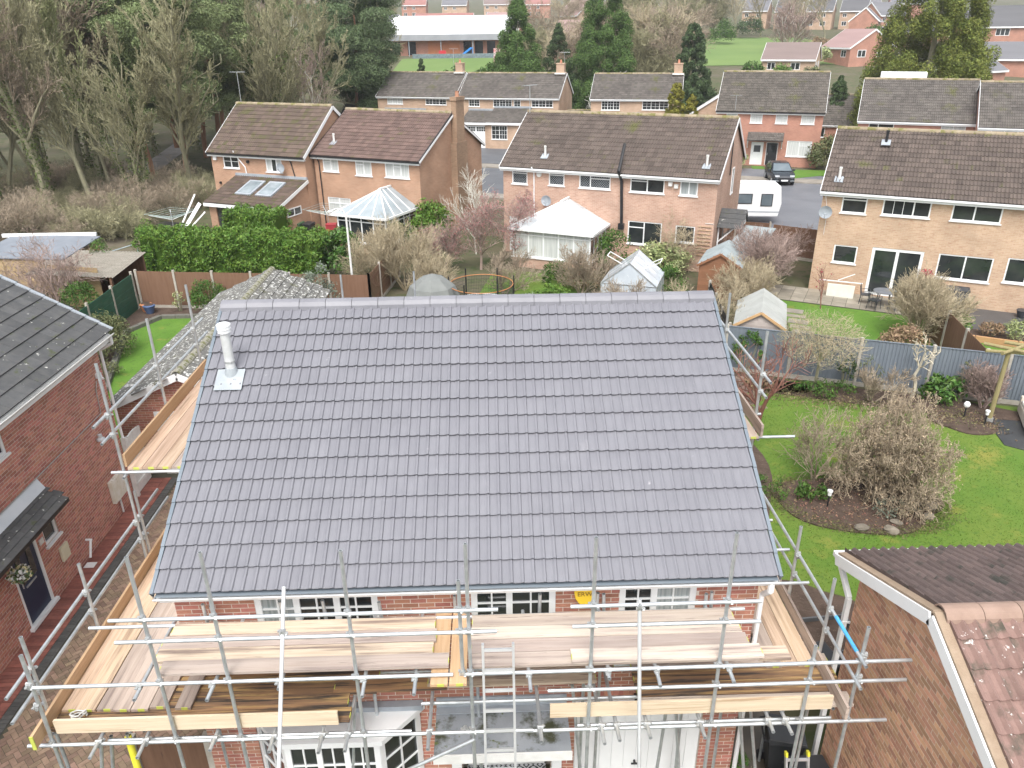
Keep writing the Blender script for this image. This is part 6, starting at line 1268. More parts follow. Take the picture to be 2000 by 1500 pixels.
MB().box(-.6, .2, -.4, .4, 2.5, 2.58).build('roof_light', PAL['white_dirty'], cv, local=True); MB().box(-2.6, 2.15, -1.062, -1.05, .75, .82).build('side_stripe', PAL['lead'], cv, local=True)
# ------------------------------------------------------------------ plants
def seg_mesh(name, segs, n, mat):
    S = np.array([(*a, *b, r, q) for a, b, r, q in segs], np.float32); p, q = S[:, :3], S[:, 3:6]; d = q-p; d /= np.linalg.norm(d, axis=1, keepdims=True)+1e-9
    ref = np.where(np.abs(d[:, 2:3]) < .9, np.array([[0, 0, 1.]]), np.array([[1., 0, 0]])); a = np.cross(d, ref); a /= np.linalg.norm(a, axis=1, keepdims=True)+1e-9; b = np.cross(d, a)
    th = np.arange(n)*2*np.pi/n; ring = a[:, None]*np.cos(th)[None, :, None]+b[:, None]*np.sin(th)[None, :, None]
    V = np.concatenate([p[:, None]+ring*S[:, 6][:, None, None], q[:, None]+ring*S[:, 7][:, None, None]], 1).reshape(-1, 3)
    k = np.arange(n); F = np.stack([k, (k+1) % n, n+(k+1) % n, n+k], 1)[None]+np.arange(len(S))[:, None, None]*2*n
    return np_mesh(name, V, F.reshape(-1, 4), nr.random(len(S)).repeat(n), mat)
def grow_tree(seed, h, r0, lev=4, first=.3, ang=(25, 55), ratio=(.5, .72), nseg=5, wob=.12, up=.12, kids=(1, 2), rmin=.01, stems=1, tip=.35, stem_spread=.25, trunk_len=1.):
    rg = random.Random(seed); out = []
    def grow(p, d, l, r, lv):
        ns = nseg+2 if lv == 0 else max(2, nseg-lv+1)
        re = r*(tip if lv == 0 else .45)
        for k in range(ns):
            d = (d+Vector((rg.gauss(0, wob), rg.gauss(0, wob), rg.gauss(0, wob)+up*.3))).normalized()
            q = p+d*(l/ns); ra = max(rmin, r+(re-r)*k/ns); rb = max(rmin, r+(re-r)*(k+1)/ns); out.append((tuple(p), tuple(q), ra, rb, lv)); p = q
            if lv < lev and (k+1)/ns > (first if lv == 0 else .15):
                for _ in range(rg.randint(*kids)):
                    a = R_(rg.uniform(*ang)); az = rg.uniform(0, 6.283); o = d.orthogonal().normalized(); o.rotate(Matrix.Rotation(az, 3, d)); nd = (d*math.cos(a)+o*math.sin(a)+Vector((0, 0, up))).normalized()
                    grow(p, nd, l*rg.uniform(*ratio)*(1-.35*(k/ns)), rb*.62, lv+1)
    for s in range(stems):
        t = 6.283*s/stems+rg.uniform(-.4, .4); e = stem_spread if stems > 1 else .03
        grow(Vector((.1*math.cos(t)*(stems > 1), .1*math.sin(t)*(stems > 1), -.05)), Vector((e*math.cos(t)*rg.uniform(.5, 1.3), e*math.sin(t)*rg.uniform(.5, 1.3), 1)).normalized(), h*trunk_len*rg.uniform(.85, 1.05), r0, 0)
    mz = max(s[1][2] for s in out); k = h/mz
    return [(tuple(c*k for c in a), tuple(c*k for c in b), r, q, lv) for a, b, r, q, lv in out]
def tree_obj(name, label, cat, segs, bark, twig, loc=(0, 0, 0), split=1, group=None, leaves=None):
    r = thing(name, label, cat, loc, 0, group); A = [s[:4] for s in segs if s[4] <= split]; B = [s[:4] for s in segs if s[4] > split]
    mobj('trunk', seg_mesh('trunk', A, 6, bark), r)
    if B: mobj('crown', seg_mesh('crown', B, 3, twig), r)
    if leaves: mobj('leaves', leaves, r)
    return r
def leaf_mesh(name, P, Nn, size, asp, mat, jit=.6, tri=False):
    """one small face per leaf: P points, Nn facing"""
    P = np.asarray(P, np.float32); n = len(P); Nn = Nn+nr.normal(0, jit, (n, 3)); Nn /= np.linalg.norm(Nn, axis=1, keepdims=True)+1e-9
    t = np.cross(Nn, nr.normal(0, 1, (n, 3))); t /= np.linalg.norm(t, axis=1, keepdims=True)+1e-9; b = np.cross(Nn, t)
    s = size*nr.uniform(.6, 1.35, (n, 1)); u = t*s; v = b*s*asp
    V = np.stack([P-u, P-v*.9+u*.1, P+u, P+v*.9+u*.1], 1).reshape(-1, 3); F = np.arange(n*4).reshape(-1, 4)
    return np_mesh(name, V, F, nr.random(n), mat)
def lobes_pts(lobes, per, up=.3, sh=(.7, 1.05)):
    P = []; Nn = []
    for (c, r) in lobes:
        rr = np.asarray(r if hasattr(r, '__len__') else (r, r, r)); k = max(6, int(per*(rr.mean()**2)))
        d = nr.normal(0, 1, (k, 3)); d[:, 2] += up; d /= np.linalg.norm(d, axis=1, keepdims=True)
        P.append(np.asarray(c)+d*rr*nr.uniform(*sh, (k, 1))); Nn.append(d)
    return np.concatenate(P), np.concatenate(Nn)
def leafm(name, c1, c2, rv=.35, rh=.02, rough=.7): return M(name, c1, c2, .9, rough, rnd='attr', rv=rv, rh=rh, spec=.25)
BARK = M('mossy_bark', (.2, .185, .12), (.285, .27, .175), 2.5, .95, bump=.4, bscale=15, stretch=(1, 1, .3)); TWIG = M('olive_twigs', (.245, .235, .13), (.33, .31, .19), 1.5, .95, rnd='attr', rv=.3); TWIG_B = M('brown_twigs', (.25, .20, .145), (.33, .27, .20), 1.5, .95, rnd='attr', rv=.3); TWIG_P = M('purple_brown_twigs', (.27, .195, .165), (.34, .26, .23), 1.5, .95, rnd='attr', rv=.3); TWIG_Y = M('straw_twigs', (.34, .28, .18), (.42, .36, .25), 1.5, .95, rnd='attr', rv=.25)
BIRCH = M('birch_bark', (.55, .53, .46), (.66, .64, .57), 3, .8, spots=((.15, .13, .11), 5, .66, .05)); PINEB = M('red_pine_bark', (.25, .13, .08), (.33, .19, .12), 2.5, .95, bump=.4, stretch=(2, 2, .4)); IVY = leafm('ivy_leaf', (.03, .055, .018), (.05, .085, .025)); REDB = M('cherry_bark', (.16, .07, .05), (.24, .11, .08), 5, .7)
IVYM = leafm('pale_ivy_leaf', (.075, .105, .03), (.115, .145, .045), .35, .02); TWIG_G = M('green_lichen_twigs', (.19, .21, .09), (.265, .28, .135), 1.5, .95, rnd='attr', rv=.3)
# --- bare woodland trees: five kinds, copied
G_W = 'bare trees of the wood at left'
kinds = []
for i, (sd, h, r0, kw, tw) in enumerate(((1, 18, .2, dict(first=.28, ang=(18, 42), ratio=(.28, .5), nseg=6), TWIG), (2, 17, .17, dict(first=.2, ang=(15, 35), ratio=(.3, .5), nseg=6), TWIG), (3, 19, .22, dict(first=.35, ang=(20, 45), ratio=(.28, .48), nseg=6), TWIG_B), (4, 15, .13, dict(first=.15, stems=3, stem_spread=.16, ang=(15, 38), ratio=(.28, .48), nseg=5), TWIG), (5, 16, .15, dict(first=.25, ang=(18, 40), ratio=(.28, .5), nseg=6), TWIG_G))):
    ivy_ = None
    sgs = grow_tree(sd, h, r0, 4, rmin=.014, kids=(1, 3), **kw)
    if i in (0, 2, 3):
        A_ = [s for s in sgs if s[4] == 0]; L_ = np.array([np.array(s[0])*(1-q)+np.array(s[1])*q for s in A_ if s[1][2] < h*.62 for q in (.1, .35, .6, .85)]); L_ = np.repeat(L_, 40, 0); D_ = nr.normal(0, 1, L_.shape); D_[:, 2] *= .6; D_ /= np.linalg.norm(D_, axis=1, keepdims=True); ivy_ = leaf_mesh('ivy', L_+D_*nr.uniform(.15, .45, (len(L_), 1))+nr.normal(0, .15, L_.shape), D_, .09, .6, IVYM, .6)
    kinds.append(tree_obj('bare_tree', 'tall leafless olive barked tree in the dense wood at upper left', 'tree', sgs, BARK, tw, (0, 0, -50), group=G_W, leaves=ivy_))
rg = random.Random(5); used = [False]*5; spots_ = [(-35.7, 74), (-43.5, 77.8), (-45.5, 80), (-44, 84.5), (-42, 96), (-35, 69), (-39, 68), (-47, 72), (-50, 86), (-36, 86), (-30, 78), (-52, 95), (-24, 80), (-40, 61), (-45, 66), (-37, 60), (-50, 64), (-33, 90), (-27, 88), (-22, 86), (-20.5, 76), (-47, 100), (-56, 105), (-41, 106), (-30, 104), (-25, 97), (-58, 88), (-62, 98), (-55, 76), (-36, 112), (-49, 116), (-22, 110), (-66, 112), (-29, 57), (-34, 66), (-17.5, 82), (-60, 122), (-40, 122), (-28, 118), (-36, 64), (-42, 70), (-48, 78), (-53, 70), (-33, 58.5), (-44, 60), (-38, 78), (-39, 88), (-46, 92), (-52, 82), (-57, 96), (-21, 74), (-26, 58), (-29, 60.5), (-36, 57), (-41, 58), (-46, 62), (-32, 64.5), (-23.5, 61), (-44, 55), (-38, 54), (-31, 54.5), (-50, 58)]
for i, (x, y) in enumerate(spots_):
    k = rg.randrange(5) if y < 100 else rg.choice((0, 2, 2, 4)); s = rg.uniform(.85, 1.18)
    if not used[k]: o = kinds[k]; used[k] = True; o.location = (x, y, terr(x, y)); o.rotation_euler = (0, 0, rg.uniform(0, 6)); o.scale = (s, s, s)
    else: copy_tree(kinds[k], None, (x, y, terr(x, y)), rg.uniform(0, 6.28), s)
for k in range(5):
    if not used[k]: kinds[k].location = (-32-3*k, 95, 0)
# --- understorey thickets
ub = tree_obj('thicket_bush', 'brown leafless thicket bush at the foot of the wood', 'bush', grow_tree(21, 3.6, .05, 3, first=.1, stems=9, stem_spread=.75, ang=(20, 55), nseg=4, rmin=.008, up=.05), BARK, TWIG_B, (-28.9, 47.2, 0), group='thicket bushes at the wood edge')
uc = tree_obj('thicket_bush', 'brown leafless thicket bush at the foot of the wood', 'bush', grow_tree(22, 3.0, .045, 3, first=.08, stems=10, stem_spread=.9, ang=(25, 60), nseg=4, rmin=.008, up=.02), BARK, TWIG, (-24.6, 48.6, 0), group='thicket bushes at the wood edge')
for i in range(80):
    x, y = rg.uniform(-48, -20.5), rg.uniform(45, 72)
    if x > -22 and y < 54: x -= 3
    copy_tree(rg.choice((ub, uc)), None, (x, y, 0), rg.uniform(0, 6.28), rg.uniform(.5, .95))
sheet('woodland_path', [(-40, 56), (-36.5, 56), (-33.5, 66), (-32, 77), (-36, 100), (-38.5, 100), (-34.5, 78), (-36, 67)], .02, M('grey_path', (.2, .19, .18), (.27, .25, .24), 1, .9))
# --- pines
NEED = leafm('pine_needles', (.15, .195, .08), (.21, .25, .115), .4, .015); NEED_B = leafm('blue_pine_needles', (.09, .135, .06), (.13, .175, .085), .4, .015)
def pine(label, loc, h, R, seed, mat=NEED, base=.45, nl=60, group=None, per=760, nm='pine_tree'):
    base = base*.8
    rg = random.Random(seed); segs = grow_tree(seed, h*.95, .26, 2, first=base, ang=(50, 80), ratio=(.28, .42), nseg=6, wob=.05, up=.1, rmin=.03)
    lobes = []
    for i in range(nl):
        t = rg.uniform(base, 1.0); rr = R*(1-(max(0, t-.65)/.42)**2)**.5 if t > .65 else R*(.55+.45*(t-base)/(.65-base+.01)); a = rg.uniform(0, 6.283); q = rr*rg.uniform(.45, 1); s = rg.uniform(.8, 1.5)*R/4.5
        lobes.append(((q*math.cos(a), q*math.sin(a), h*t), (s*1.25, s*1.25, s*.6)))
    P, Nn = lobes_pts(lobes, per, .6); r = tree_obj(nm, label, 'pine tree', segs, PINEB, BARK, loc, 0, group)
    mobj('needles', leaf_mesh('needles', P, Nn, .13, .3, mat, .9), r); return r
p0 = pine('tall red trunked pine with ragged green crown, tallest behind the brown roofed house', (-30, 84, 0), 18.5, 5, 31)
p1 = pine('tall red trunked pine at the edge of the wood, left of the birches', (-25.5, 76, 0), 16.5, 4.2, 32)
for x, y, rz, s, lb in ((-29.5, 69, 2.6, .95, 'nearest green pine in front of the wood, left of the brown roof'), (-25.8, 67, 5.2, .86, 'slim pine just behind the left end of the brown roof'), (-33.5, 76, .6, 1.0, 'pine among the bare trees left of the tallest pine'), (-36, 92, 2, 1.05, 'broad pine deep in the wood behind the bare trees'), (-24, 90, 4, .95, 'pine with red trunk between the wood and the birches'), (-33, 100, 1, 1.1, 'pine at the back of the wood left of the big rounded pine'), (-43, 110, 3, 1.1, 'farthest pine standing at the back of the wood')): copy_tree(p0 if rz != 4 else p1, None, (x, y, terr(x, y)), rz, s, lb)
pine('big rounded dark green pine behind the leftmost tan brick house', (-16.2, 101, .4), 16.5, 6.0, 33, NEED_B, .22, 110, nm='rounded_pine'); pine('smaller dark rounded pine behind the birches', (-19, 112, .8), 15, 4.5, 34, NEED_B, .3, 60, nm='rounded_pine')
for i, (x, y, h, lb) in enumerate(((-19.6, 81, 15.5, 'slender white birch with upright stem behind the brown roof'), (-17.2, 78.5, 11.5, 'leaning white birch behind the brown roofed house'))):
    tree_obj('birch_tree', lb, 'birch', grow_tree(41+i, h, .11, 4, first=.35, ang=(20, 45), ratio=(.35, .6), rmin=.01), BIRCH, TWIG_P, (x, y, 0), 1)
# --- conifers
CONG = leafm('conifer_green', (.065, .12, .03), (.10, .165, .045), .4, .015); CONY = leafm('golden_conifer', (.115, .15, .028), (.18, .20, .045), .4, .02); COND = leafm('dark_conifer', (.05, .08, .035), (.075, .115, .045), .4, .015); CLIP = leafm('clipped_golden_conifer', (.17, .165, .025), (.22, .21, .04), .3, .015)
def conifer(label, loc, h, R, seed, mat, nl=150, per=520, base=.04, pw=.8, size=.16, lob=.2, nm='conifer_tree', core=True, cat='conifer', droop=False):
    rg = random.Random(seed); r = thing(nm, label, cat, loc); MB().tube((0, 0, -.2), (0, 0, h*.9), R*.08, 8, .02).build('trunk', BARK, r, local=True); lobes = []
    for i in range(nl):
        t = base+(1-base)*rg.random()**1.25*.985 if i > 12 else .84+.15*i/12; rr = R*(1-t)**pw*min(1, .55+t*4); a = rg.uniform(0, 6.283); q = rr*(rg.uniform(.72, .98) if i % 4 else rg.uniform(.2, .7)); s = R*lob*(1.15-t*.75)*rg.uniform(.7, 1.3)
        lobes.append(((q*math.cos(a), q*math.sin(a), h*t), (s, s, s*1.1)))
    P, Nn = lobes_pts(lobes, per*(1 if R < 1.5 else 2.3)*(3.2/R)**1.0, .35, (.55, 1.05)); mobj('crown', leaf_mesh('sprays', P, Nn, size*.62, .34, mat, .7), r)
    if 0: MB().lathe((0, 0, h*base), [(R*.4, 0), (R*.5, h*.1), (R*.33, h*.35), (R*.14, h*.55), (.03, h*.68)], 12).build('inner_crown', mat, r, local=True)
    return r
conifer('tall broad dark green conifer behind the centre tan house', (3.9, 105.5, .9), 14.5, 4.8, 51, CONG, 240, size=.2, pw=.7); conifer('largest green conifer rising to the top of the photo behind the tan houses', (15, 105.5, .9), 17.5, 5.0, 52, CONG, 280, size=.2, pw=.55)
conifer('ragged dark conifer between the two large green conifers', (9.2, 107.5, 1), 11.5, 3.6, 53, COND, size=.2); conifer('narrow drooping grey green conifer behind the clipped golden conifers', (25.9, 104, .8), 11.6, 3.1, 54, COND, 230, size=.24, pw=.5)
conifer('small dark conifer left of the school building', (-8.3, 103, .8), 8, 1.9, 55, COND, size=.18); conifer('huge golden green conifer towering behind the red terraces', (43.6, 80, 0), 20.5, 7.0, 56, CONY, 420, 600, .03, .5, .2, .16)
conifer('taller clipped golden column conifer by the road', (18.7, 80, 0), 6.9, 1.25, 57, CLIP, 130, 900, .02, .35, .2, .3, core=True); conifer('shorter clipped golden column conifer by the road', (20.2, 79.6, 0), 5.9, 1.0, 58, CLIP, 110, 900, .02, .35, .2, .3)
conifer('low dark conifer below the great golden conifer', (37.6, 86, 0), 7, 2.6, 59, COND, size=.2)
# --- evergreen shrubs and hedges
def shrub(label, loc, R, seed, mat, nl=26, per=900, size=.05, asp=.5, nm='shrub', stems=True, cat='shrub', up=.35, rz=0, group=None, lobk=.38):
    rg = random.Random(seed); rx, ry, h = R; r = thing(nm, label, cat, loc, rz, group); lobes = []
    for i in range(nl):
        d = Vector((rg.gauss(0, 1), rg.gauss(0, 1), abs(rg.gauss(0, 1))*.9)).normalized(); s = min(rx, ry, h)*lobk*rg.uniform(.7, 1.25)
        lobes.append(((d.x*rx*.72, d.y*ry*.72, h*.3+d.z*h*.58), s))
    P, Nn = lobes_pts(lobes, per/(min(rx, ry, h)**.3), up, (.4, 1.05)); mobj('foliage', leaf_mesh('foliage', P, Nn, size, asp, mat, .6), r)
    if stems:
        m = MB()
        for i in range(7): a = 6.283*i/7; m.tube((.05*math.cos(a), .05*math.sin(a), -.03), (rx*.5*math.cos(a), ry*.5*math.sin(a), h*.7), .02, 5, .008)
        m.build('stems', BARK, r, local=True)
    return r
HEDG = leafm('bright_hedge_leaf', (.07, .145, .02), (.115, .2, .03), .35, .02, .5); HEDD = leafm('dark_hedge_leaf', (.045, .10, .018), (.075, .14, .025), .35, .02); LAUR = leafm('laurel_leaf', (.05, .11, .022), (.085, .16, .035), .35, .02, .4); OLIV = leafm('olive_leaf', (.10, .12, .05), (.16, .17, .08), .35, .03); VARG = leafm('variegated_leaf', (.22, .27, .10), (.36, .38, .2), .45, .02); DRY = leafm('dry_brown_leaf', (.22, .15, .09), (.3, .21, .13), .4, .02); GRYL = leafm('grey_green_leaf', (.13, .16, .12), (.2, .23, .18), .35, .02); REDL = leafm('crimson_leaf', (.28, .02, .05), (.38, .04, .08), .4, .01); PINKB = leafm('pink_bud', (.34, .13, .13), (.42, .2, .19), .35, .02)
def hedge(label, a, b, w, h, mat, seed, nm='hedge'):
    a, b = Vector((*a, 0)), Vector((*b, 0)); d = b-a; l = d.length; d.normalize(); nn = Vector((-d.y, d.x, 0)); rg = random.Random(seed); lobes = []; r = thing(nm, label, 'hedge', ((a+b)/2)[:]); o = (a+b)/2
    for i in range(int(l*w*26)):
        t = rg.uniform(0, l); face = rg.random()
        if face < .45: y, z = -w/2*.85, rg.uniform(.1, h*.95)
        elif face < .85: y, z = rg.uniform(-w/2, w/2)*.85, h*rg.uniform(.88, 1.0)
        else: y, z = w/2*.85, rg.uniform(.1, h*.95)
        p = a+d*t+nn*y-o; lobes.append(((p.x, p.y, z), rg.uniform(.16, .34)))
    P, Nn = lobes_pts(lobes, 950, .3, (.5, 1.1)); mobj('foliage', leaf_mesh('foliage', P, Nn, .075, .45, mat, .6), r)
    c = MB(); q0, q1 = a-o+d*.25, b-o-d*.25; c.bar(q0+Vector((0, 0, h*.46)), q1+Vector((0, 0, h*.46)), w*.72, h*.88); c.build('inner_foliage', mat, r, local=True); return r
hedge('long bright green hedge above the brown board fence', (-18.6, 40.6), (-8.6, 39.2), 2.0, 2.35, HEDG, 61); hedge('sloping green hedge in front of the lean-to', (-15.6, 46.6), (-12.4, 45.2), 2.2, 2.3, HEDG, 62)
shrub('glossy laurel at the right end of the long hedge', (-7.9, 39.0, 0), (1.5, 1.2, 2.6), 63, LAUR, 34, 600, .1, .45, 'laurel_bush'); shrub('feathery green shrub at the left end of the hedge', (-18.9, 42.6, 0), (1.1, 1.0, 2.6), 64, HEDG, 26, 600, .07, .35)
shrub('rounded evergreen bush in front of the brown fence', (-13.0, 33.6, 0), (.95, .8, 1.75), 65, HEDD, 30, 1000, .05, .5); shrub('bronze variegated bush beside the green metal fence', (-15.6, 28.6, 0), (1.2, 1.2, 1.7), 66, OLIV, 34, 900, .055, .45); shrub('low pale leaved plants along the lawn edging', (-14.6, 26.3, 0), (.6, 1.0, .6), 67, OLIV, 18, 900, .05, .4); shrub('small yellow shrub against the brown fence', (-14.6, 34.1, 0), (.35, .3, 1.1), 68, VARG, 14, 900, .05, .4)
shrub('grey leaved shrub poking up behind the lichen garage roof', (-7.6, 32.2, 0), (.9, .8, 3.0), 69, GRYL, 30, 550, .07, .35); shrub('upright green bamboo clump behind the green metal fence', (-19.2, 37.2, 0), (.7, .7, 3.0), 70, HEDD, 26, 550, .09, .25, 'bamboo_clump'); shrub('dark green shrub behind the yellow slat screen end', (-18.2, 32.6, 0), (1.0, .9, 2.0), 71, HEDD, 24, 600, .08, .3); shrub('dark conifer shrub before the yellow slat screen', (-20.8, 33.4, 0), (.8, .8, 1.6), 72, COND, 22, 700, .06, .4)
shrub('light green shrub beside the glazed conservatory', (-3.6, 44.6, 0), (1.5, 1.3, 2.9), 73, HEDG, 34, 520, .1, .35); shrub('pale green bush in front of the glazed conservatory doors', (-5.4, 42.3, 0), (1.2, 1.0, 2.2), 74, OLIV, 26, 520, .08, .35)
shrub('cream and green variegated bush below the wall vine', (8.9, 38.6, 0), (1.9, 1.1, 1.6), 75, VARG, 36, 640, .085, .45); shrub('dark evergreen climber mound beside the white conservatory', (6.4, 38.8, 0), (1.1, 1.0, 2.4), 76, HEDD, 28, 520, .08, .4); shrub('clipped dark bush right of the greenhouse', (8.4, 34.6, 0), (.9, .9, 1.7), 77, HEDD, 30, 700, .06, .4); shrub('low bright green shrub beyond the ridge right of the lawn', (2.7, 33.3, 0), (1.1, .8, 1.1), 78, HEDG, 22, 640, .07, .4); shrub('low grey mound shrub just beyond the ridge', (1.6, 32.4, 0), (.8, .7, 1.0), 79, GRYL, 20, 700, .05, .5)
sheet('middle_lawn', [(-1.2, 33), (4.3, 31.5), (4.8, 38), (.2, 40.2)], .04, LAWN_Y)
shrub('green fern clump at the edge of the middle lawn', (3.5, 37.4, 0), (1.2, .9, 1.1), 80, HEDD, 22, 600, .08, .35); shrub('dry brown plants beside the fern clump', (4.6, 36.2, 0), (1.0, .8, 1.0), 81, DRY, 20, 600, .07, .35)
# right garden
shrub('dark green climber on the grey fence behind the scaffold', (9.35, 25.6, 0), (.75, .45, 1.9), 82, HEDD, 28, 900, .055, .5, 'climber'); shrub('narrow ivy climber on the grey fence post', (12.4, 24.1, 0), (.4, .3, 1.6), 83, IVY, 18, 900, .05, .5, 'climber'); shrub('leafy green shrub in front of the grey fence right of the pruned tree', (15.3, 23.0, 0), (.9, .6, 1.0), 84, LAUR, 22, 700, .09, .5); shrub('thin olive shrub against the grey fence', (13.2, 24.0, 0), (.6, .35, 1.5), 85, OLIV, 16, 320, .05, .4); shrub('upright yellow green climber near the corner bed', (15.9, 22.9, 0), (.3, .25, 1.7), 86, OLIV, 14, 700, .05, .45, 'climber')
shrub('ground cover of small green leaves in the shrub bed', (10.5, 16.5, .05), (.8, .5, .3), 87, GRYL, 22, 1500, .035, .5, 'ground_cover', False); shrub('mixed low green plants along the fence bed', (11.4, 23.6, .05), (1.6, .6, .5), 88, HEDD, 24, 700, .06, .4, 'border_plants', False); shrub('low brown and green plants near the cherry tree', (8.7, 23.8, .05), (1.6, .8, .5), 89, DRY, 24, 700, .05, .4, 'border_plants', False); shrub('leafy foxglove clump in the narrow bed beside the scaffold', (6.0, 12.9, .05), (.45, .4, .5), 90, LAUR, 14, 900, .09, .35, 'border_plants', False); shrub('green tufts in the bed by the scaffold rail', (7.6, 17.6, .05), (.5, .9, .35), 91, HEDD, 14, 900, .05, .35, 'border_plants', False); shrub('dark green fern in the bed left of the brown bush', (8.6, 17.3, .05), (.5, .4, .4), 92, HEDD, 12, 900, .07, .35, 'border_plants', False)
for i, (a, b, R, mt, lb) in enumerate(((6.3, 3.85, (.7, .6, .8), HEDG, 'bright green mound in the sleeper edged border'), (7.6, 3.8, (.6, .5, .6), DRY, 'brown dry perennial in the sleeper edged border'), (8.6, 3.8, (.75, .6, .95), VARG, 'cream flowering bush in the sleeper edged border'), (10, 3.8, (.7, .5, .7), DRY, 'rust coloured plants at the right end of the border'), (5.3, 3.2, (.5, .5, 1.1), OLIV, 'tall green shrub at the start of the border'), (9.3, 3.9, (.5, .4, .5), HEDD, 'low dark green plant in the sleeper edged border'))): shrub(lb, (*hp(a, b), .1), R, 100+i, mt, 20, 800, .06, .4, 'border_plants')
shrub('crimson leaved acer against the buff house wall', (*hp(4.95, .5), .06), (.5, .4, 1.9), 110, REDL, 22, 700, .07, .4, 'acer'); shrub('brown hydrangea seed heads by the grey fence', (15.9, 27.0, 0), (1.0, .9, 1.1), 111, DRY, 26, 800, .06, .45); shrub('round yellow green bush on the verge of the red house', (22.9, 70.7, 0), (.9, .8, 1.5), 112, VARG, 22, 520, .1, .4); shrub('dark bush between the red houses', (30.8, 70.5, 0), (2.0, 1.6, 2.8), 113, OLIV, 30, 300, .13, .4); shrub('rusty brown shrub left of the red house', (20.3, 76.5, 0), (1.6, 1.4, 2.2), 114, DRY, 26, 300, .12, .4)
shrub('green bush under the bay window behind the scaffold', (-3.9, 7.15, 0), (.75, .45, 1.35), 115, LAUR, 30, 1000, .075, .28, 'bay_shrub'); shrub('small green plant in the corner by the garage pier', (3.95, 8.6, .03), (.3, .3, .9), 116, HEDD, 12, 1000, .05, .4)
# --- leafless garden shrubs and small trees
def bare(label, loc, h, seed, twig, stems=7, spread=.45, nm='bare_shrub', bark=None, lev=3, ang=(15, 45), r0=.03, kids=(1, 2), split=0, cat='shrub', buds=None, nb=0, bs=.04, ratio=(.5, .72), nseg=5, rmin=.006, first=.15, up=.1, wob=.12, sxy=1., **k):
    sg = grow_tree(seed, h, r0, lev, first=first, stems=stems, stem_spread=spread, ang=ang, ratio=ratio, nseg=nseg, rmin=rmin, kids=kids, up=up, wob=wob, **k); lv = None
    if sxy != 1: sg = [((a[0]*sxy, a[1]*sxy, a[2]), (b[0]*sxy, b[1]*sxy, b[2]), r_, q_, l_) for a, b, r_, q_, l_ in sg]
    if buds:
        E = np.array([s[1] for s in sg if s[4] >= lev-1]); E = E[nr.integers(0, len(E), nb)]+nr.normal(0, .05, (nb, 3)); lv = leaf_mesh('buds', E, nr.normal(0, 1, (nb, 3)), bs, .55, buds, .5)
    return tree_obj(nm, label, cat, sg, bark or twig, twig, loc, split, None, lv)
bare('large straw coloured twiggy shrub in front of the glazed conservatory', (-4.4, 36.8, 0), 4.0, 121, TWIG_Y, 12, .55); bare('second straw coloured twiggy shrub right of the lamp post', (-5.9, 37.6, 0), 3.0, 122, TWIG_Y, 9, .6); bare('twiggy shrub near the grey canopy', (-3.0, 35.0, 0), 2.8, 128, TWIG_Y, 8, .6)
bare('pink budded bare tree in the middle garden', (-.6, 40.2, 0), 4.4, 123, TWIG_P, 1, .1, 'budding_tree', lev=4, ang=(30, 60), r0=.08, buds=PINKB, nb=2600, bs=.035, cat='tree', first=.25); bare('pink budded bare tree nearer the white conservatory', (1.4, 40.6, 0), 4.2, 124, TWIG_P, 1, .1, 'budding_tree', lev=4, ang=(30, 60), r0=.08, buds=PINKB, nb=2400, bs=.035, cat='tree', first=.2); bare('reddish bare shrub before the glazed conservatory', (-2.6, 40.0, 0), 3.0, 125, TWIG_P, 7, .6, buds=PINKB, nb=1500, bs=.035)
bare('pale stemmed bare sapling between the conservatories', (-.9, 43.4, 0), 5.2, 126, BIRCH, 1, .1, 'bare_sapling', lev=3, ang=(25, 45), r0=.05, cat='tree'); bare('bare bush in front of the greenhouse', (5.9, 31.2, 0), 2.3, 127, TWIG_B, 5, .5); bare('tangled brown shrub left of the greenhouse', (4.3, 35.4, 0), 2.6, 129, TWIG_B, 8, .6, buds=DRY, nb=700); bare('twiggy shrub on the middle lawn edge', (.6, 35.6, 0), 2.6, 130, TWIG_B, 6, .7)
bare('dense grey brown twiggy shrub between the brown shed and the buff house', (13.0, 35.6, 0), 3.4, 131, TWIG_P, 16, .6); bare('straw twigged shrub in front of the brown shed', (11.7, 33.0, 0), 2.6, 132, TWIG_Y, 9, .7); bare('sprawling bare branches beside the pale roofed shed', (9.0, 30.0, 0), 2.6, 133, TWIG_Y, 6, .9); bare('thorny bare shrub by the dark gate', (14.6, 37.6, 0), 3.0, 134, TWIG_P, 4, .7)
bare('broad grey twiggy bush beside the brown garden fence at right', (17.3, 28.6, 0), 3.4, 135, TWIG_Y, 18, .5, nseg=5); bare('thin red stemmed sapling by the patio', (15.0, 32.6, .05), 2.2, 136, REDB, 1, .1, 'red_sapling', lev=2, ang=(15, 40), r0=.03, buds=REDL, nb=60)
bare('bare reddish fruit tree in front of the yellow slat screen', (-19.3, 33.0, 0), 4.2, 137, TWIG_P, 4, .5, 'fruit_tree', lev=4, ang=(25, 60), r0=.07, nseg=4); bare('wall trained bare vine on the pink buff house', (9.55, 38.9, .0), 3.6, 138, TWIG_Y, 3, .3, 'wall_vine', lev=3, ang=(35, 75), r0=.03)
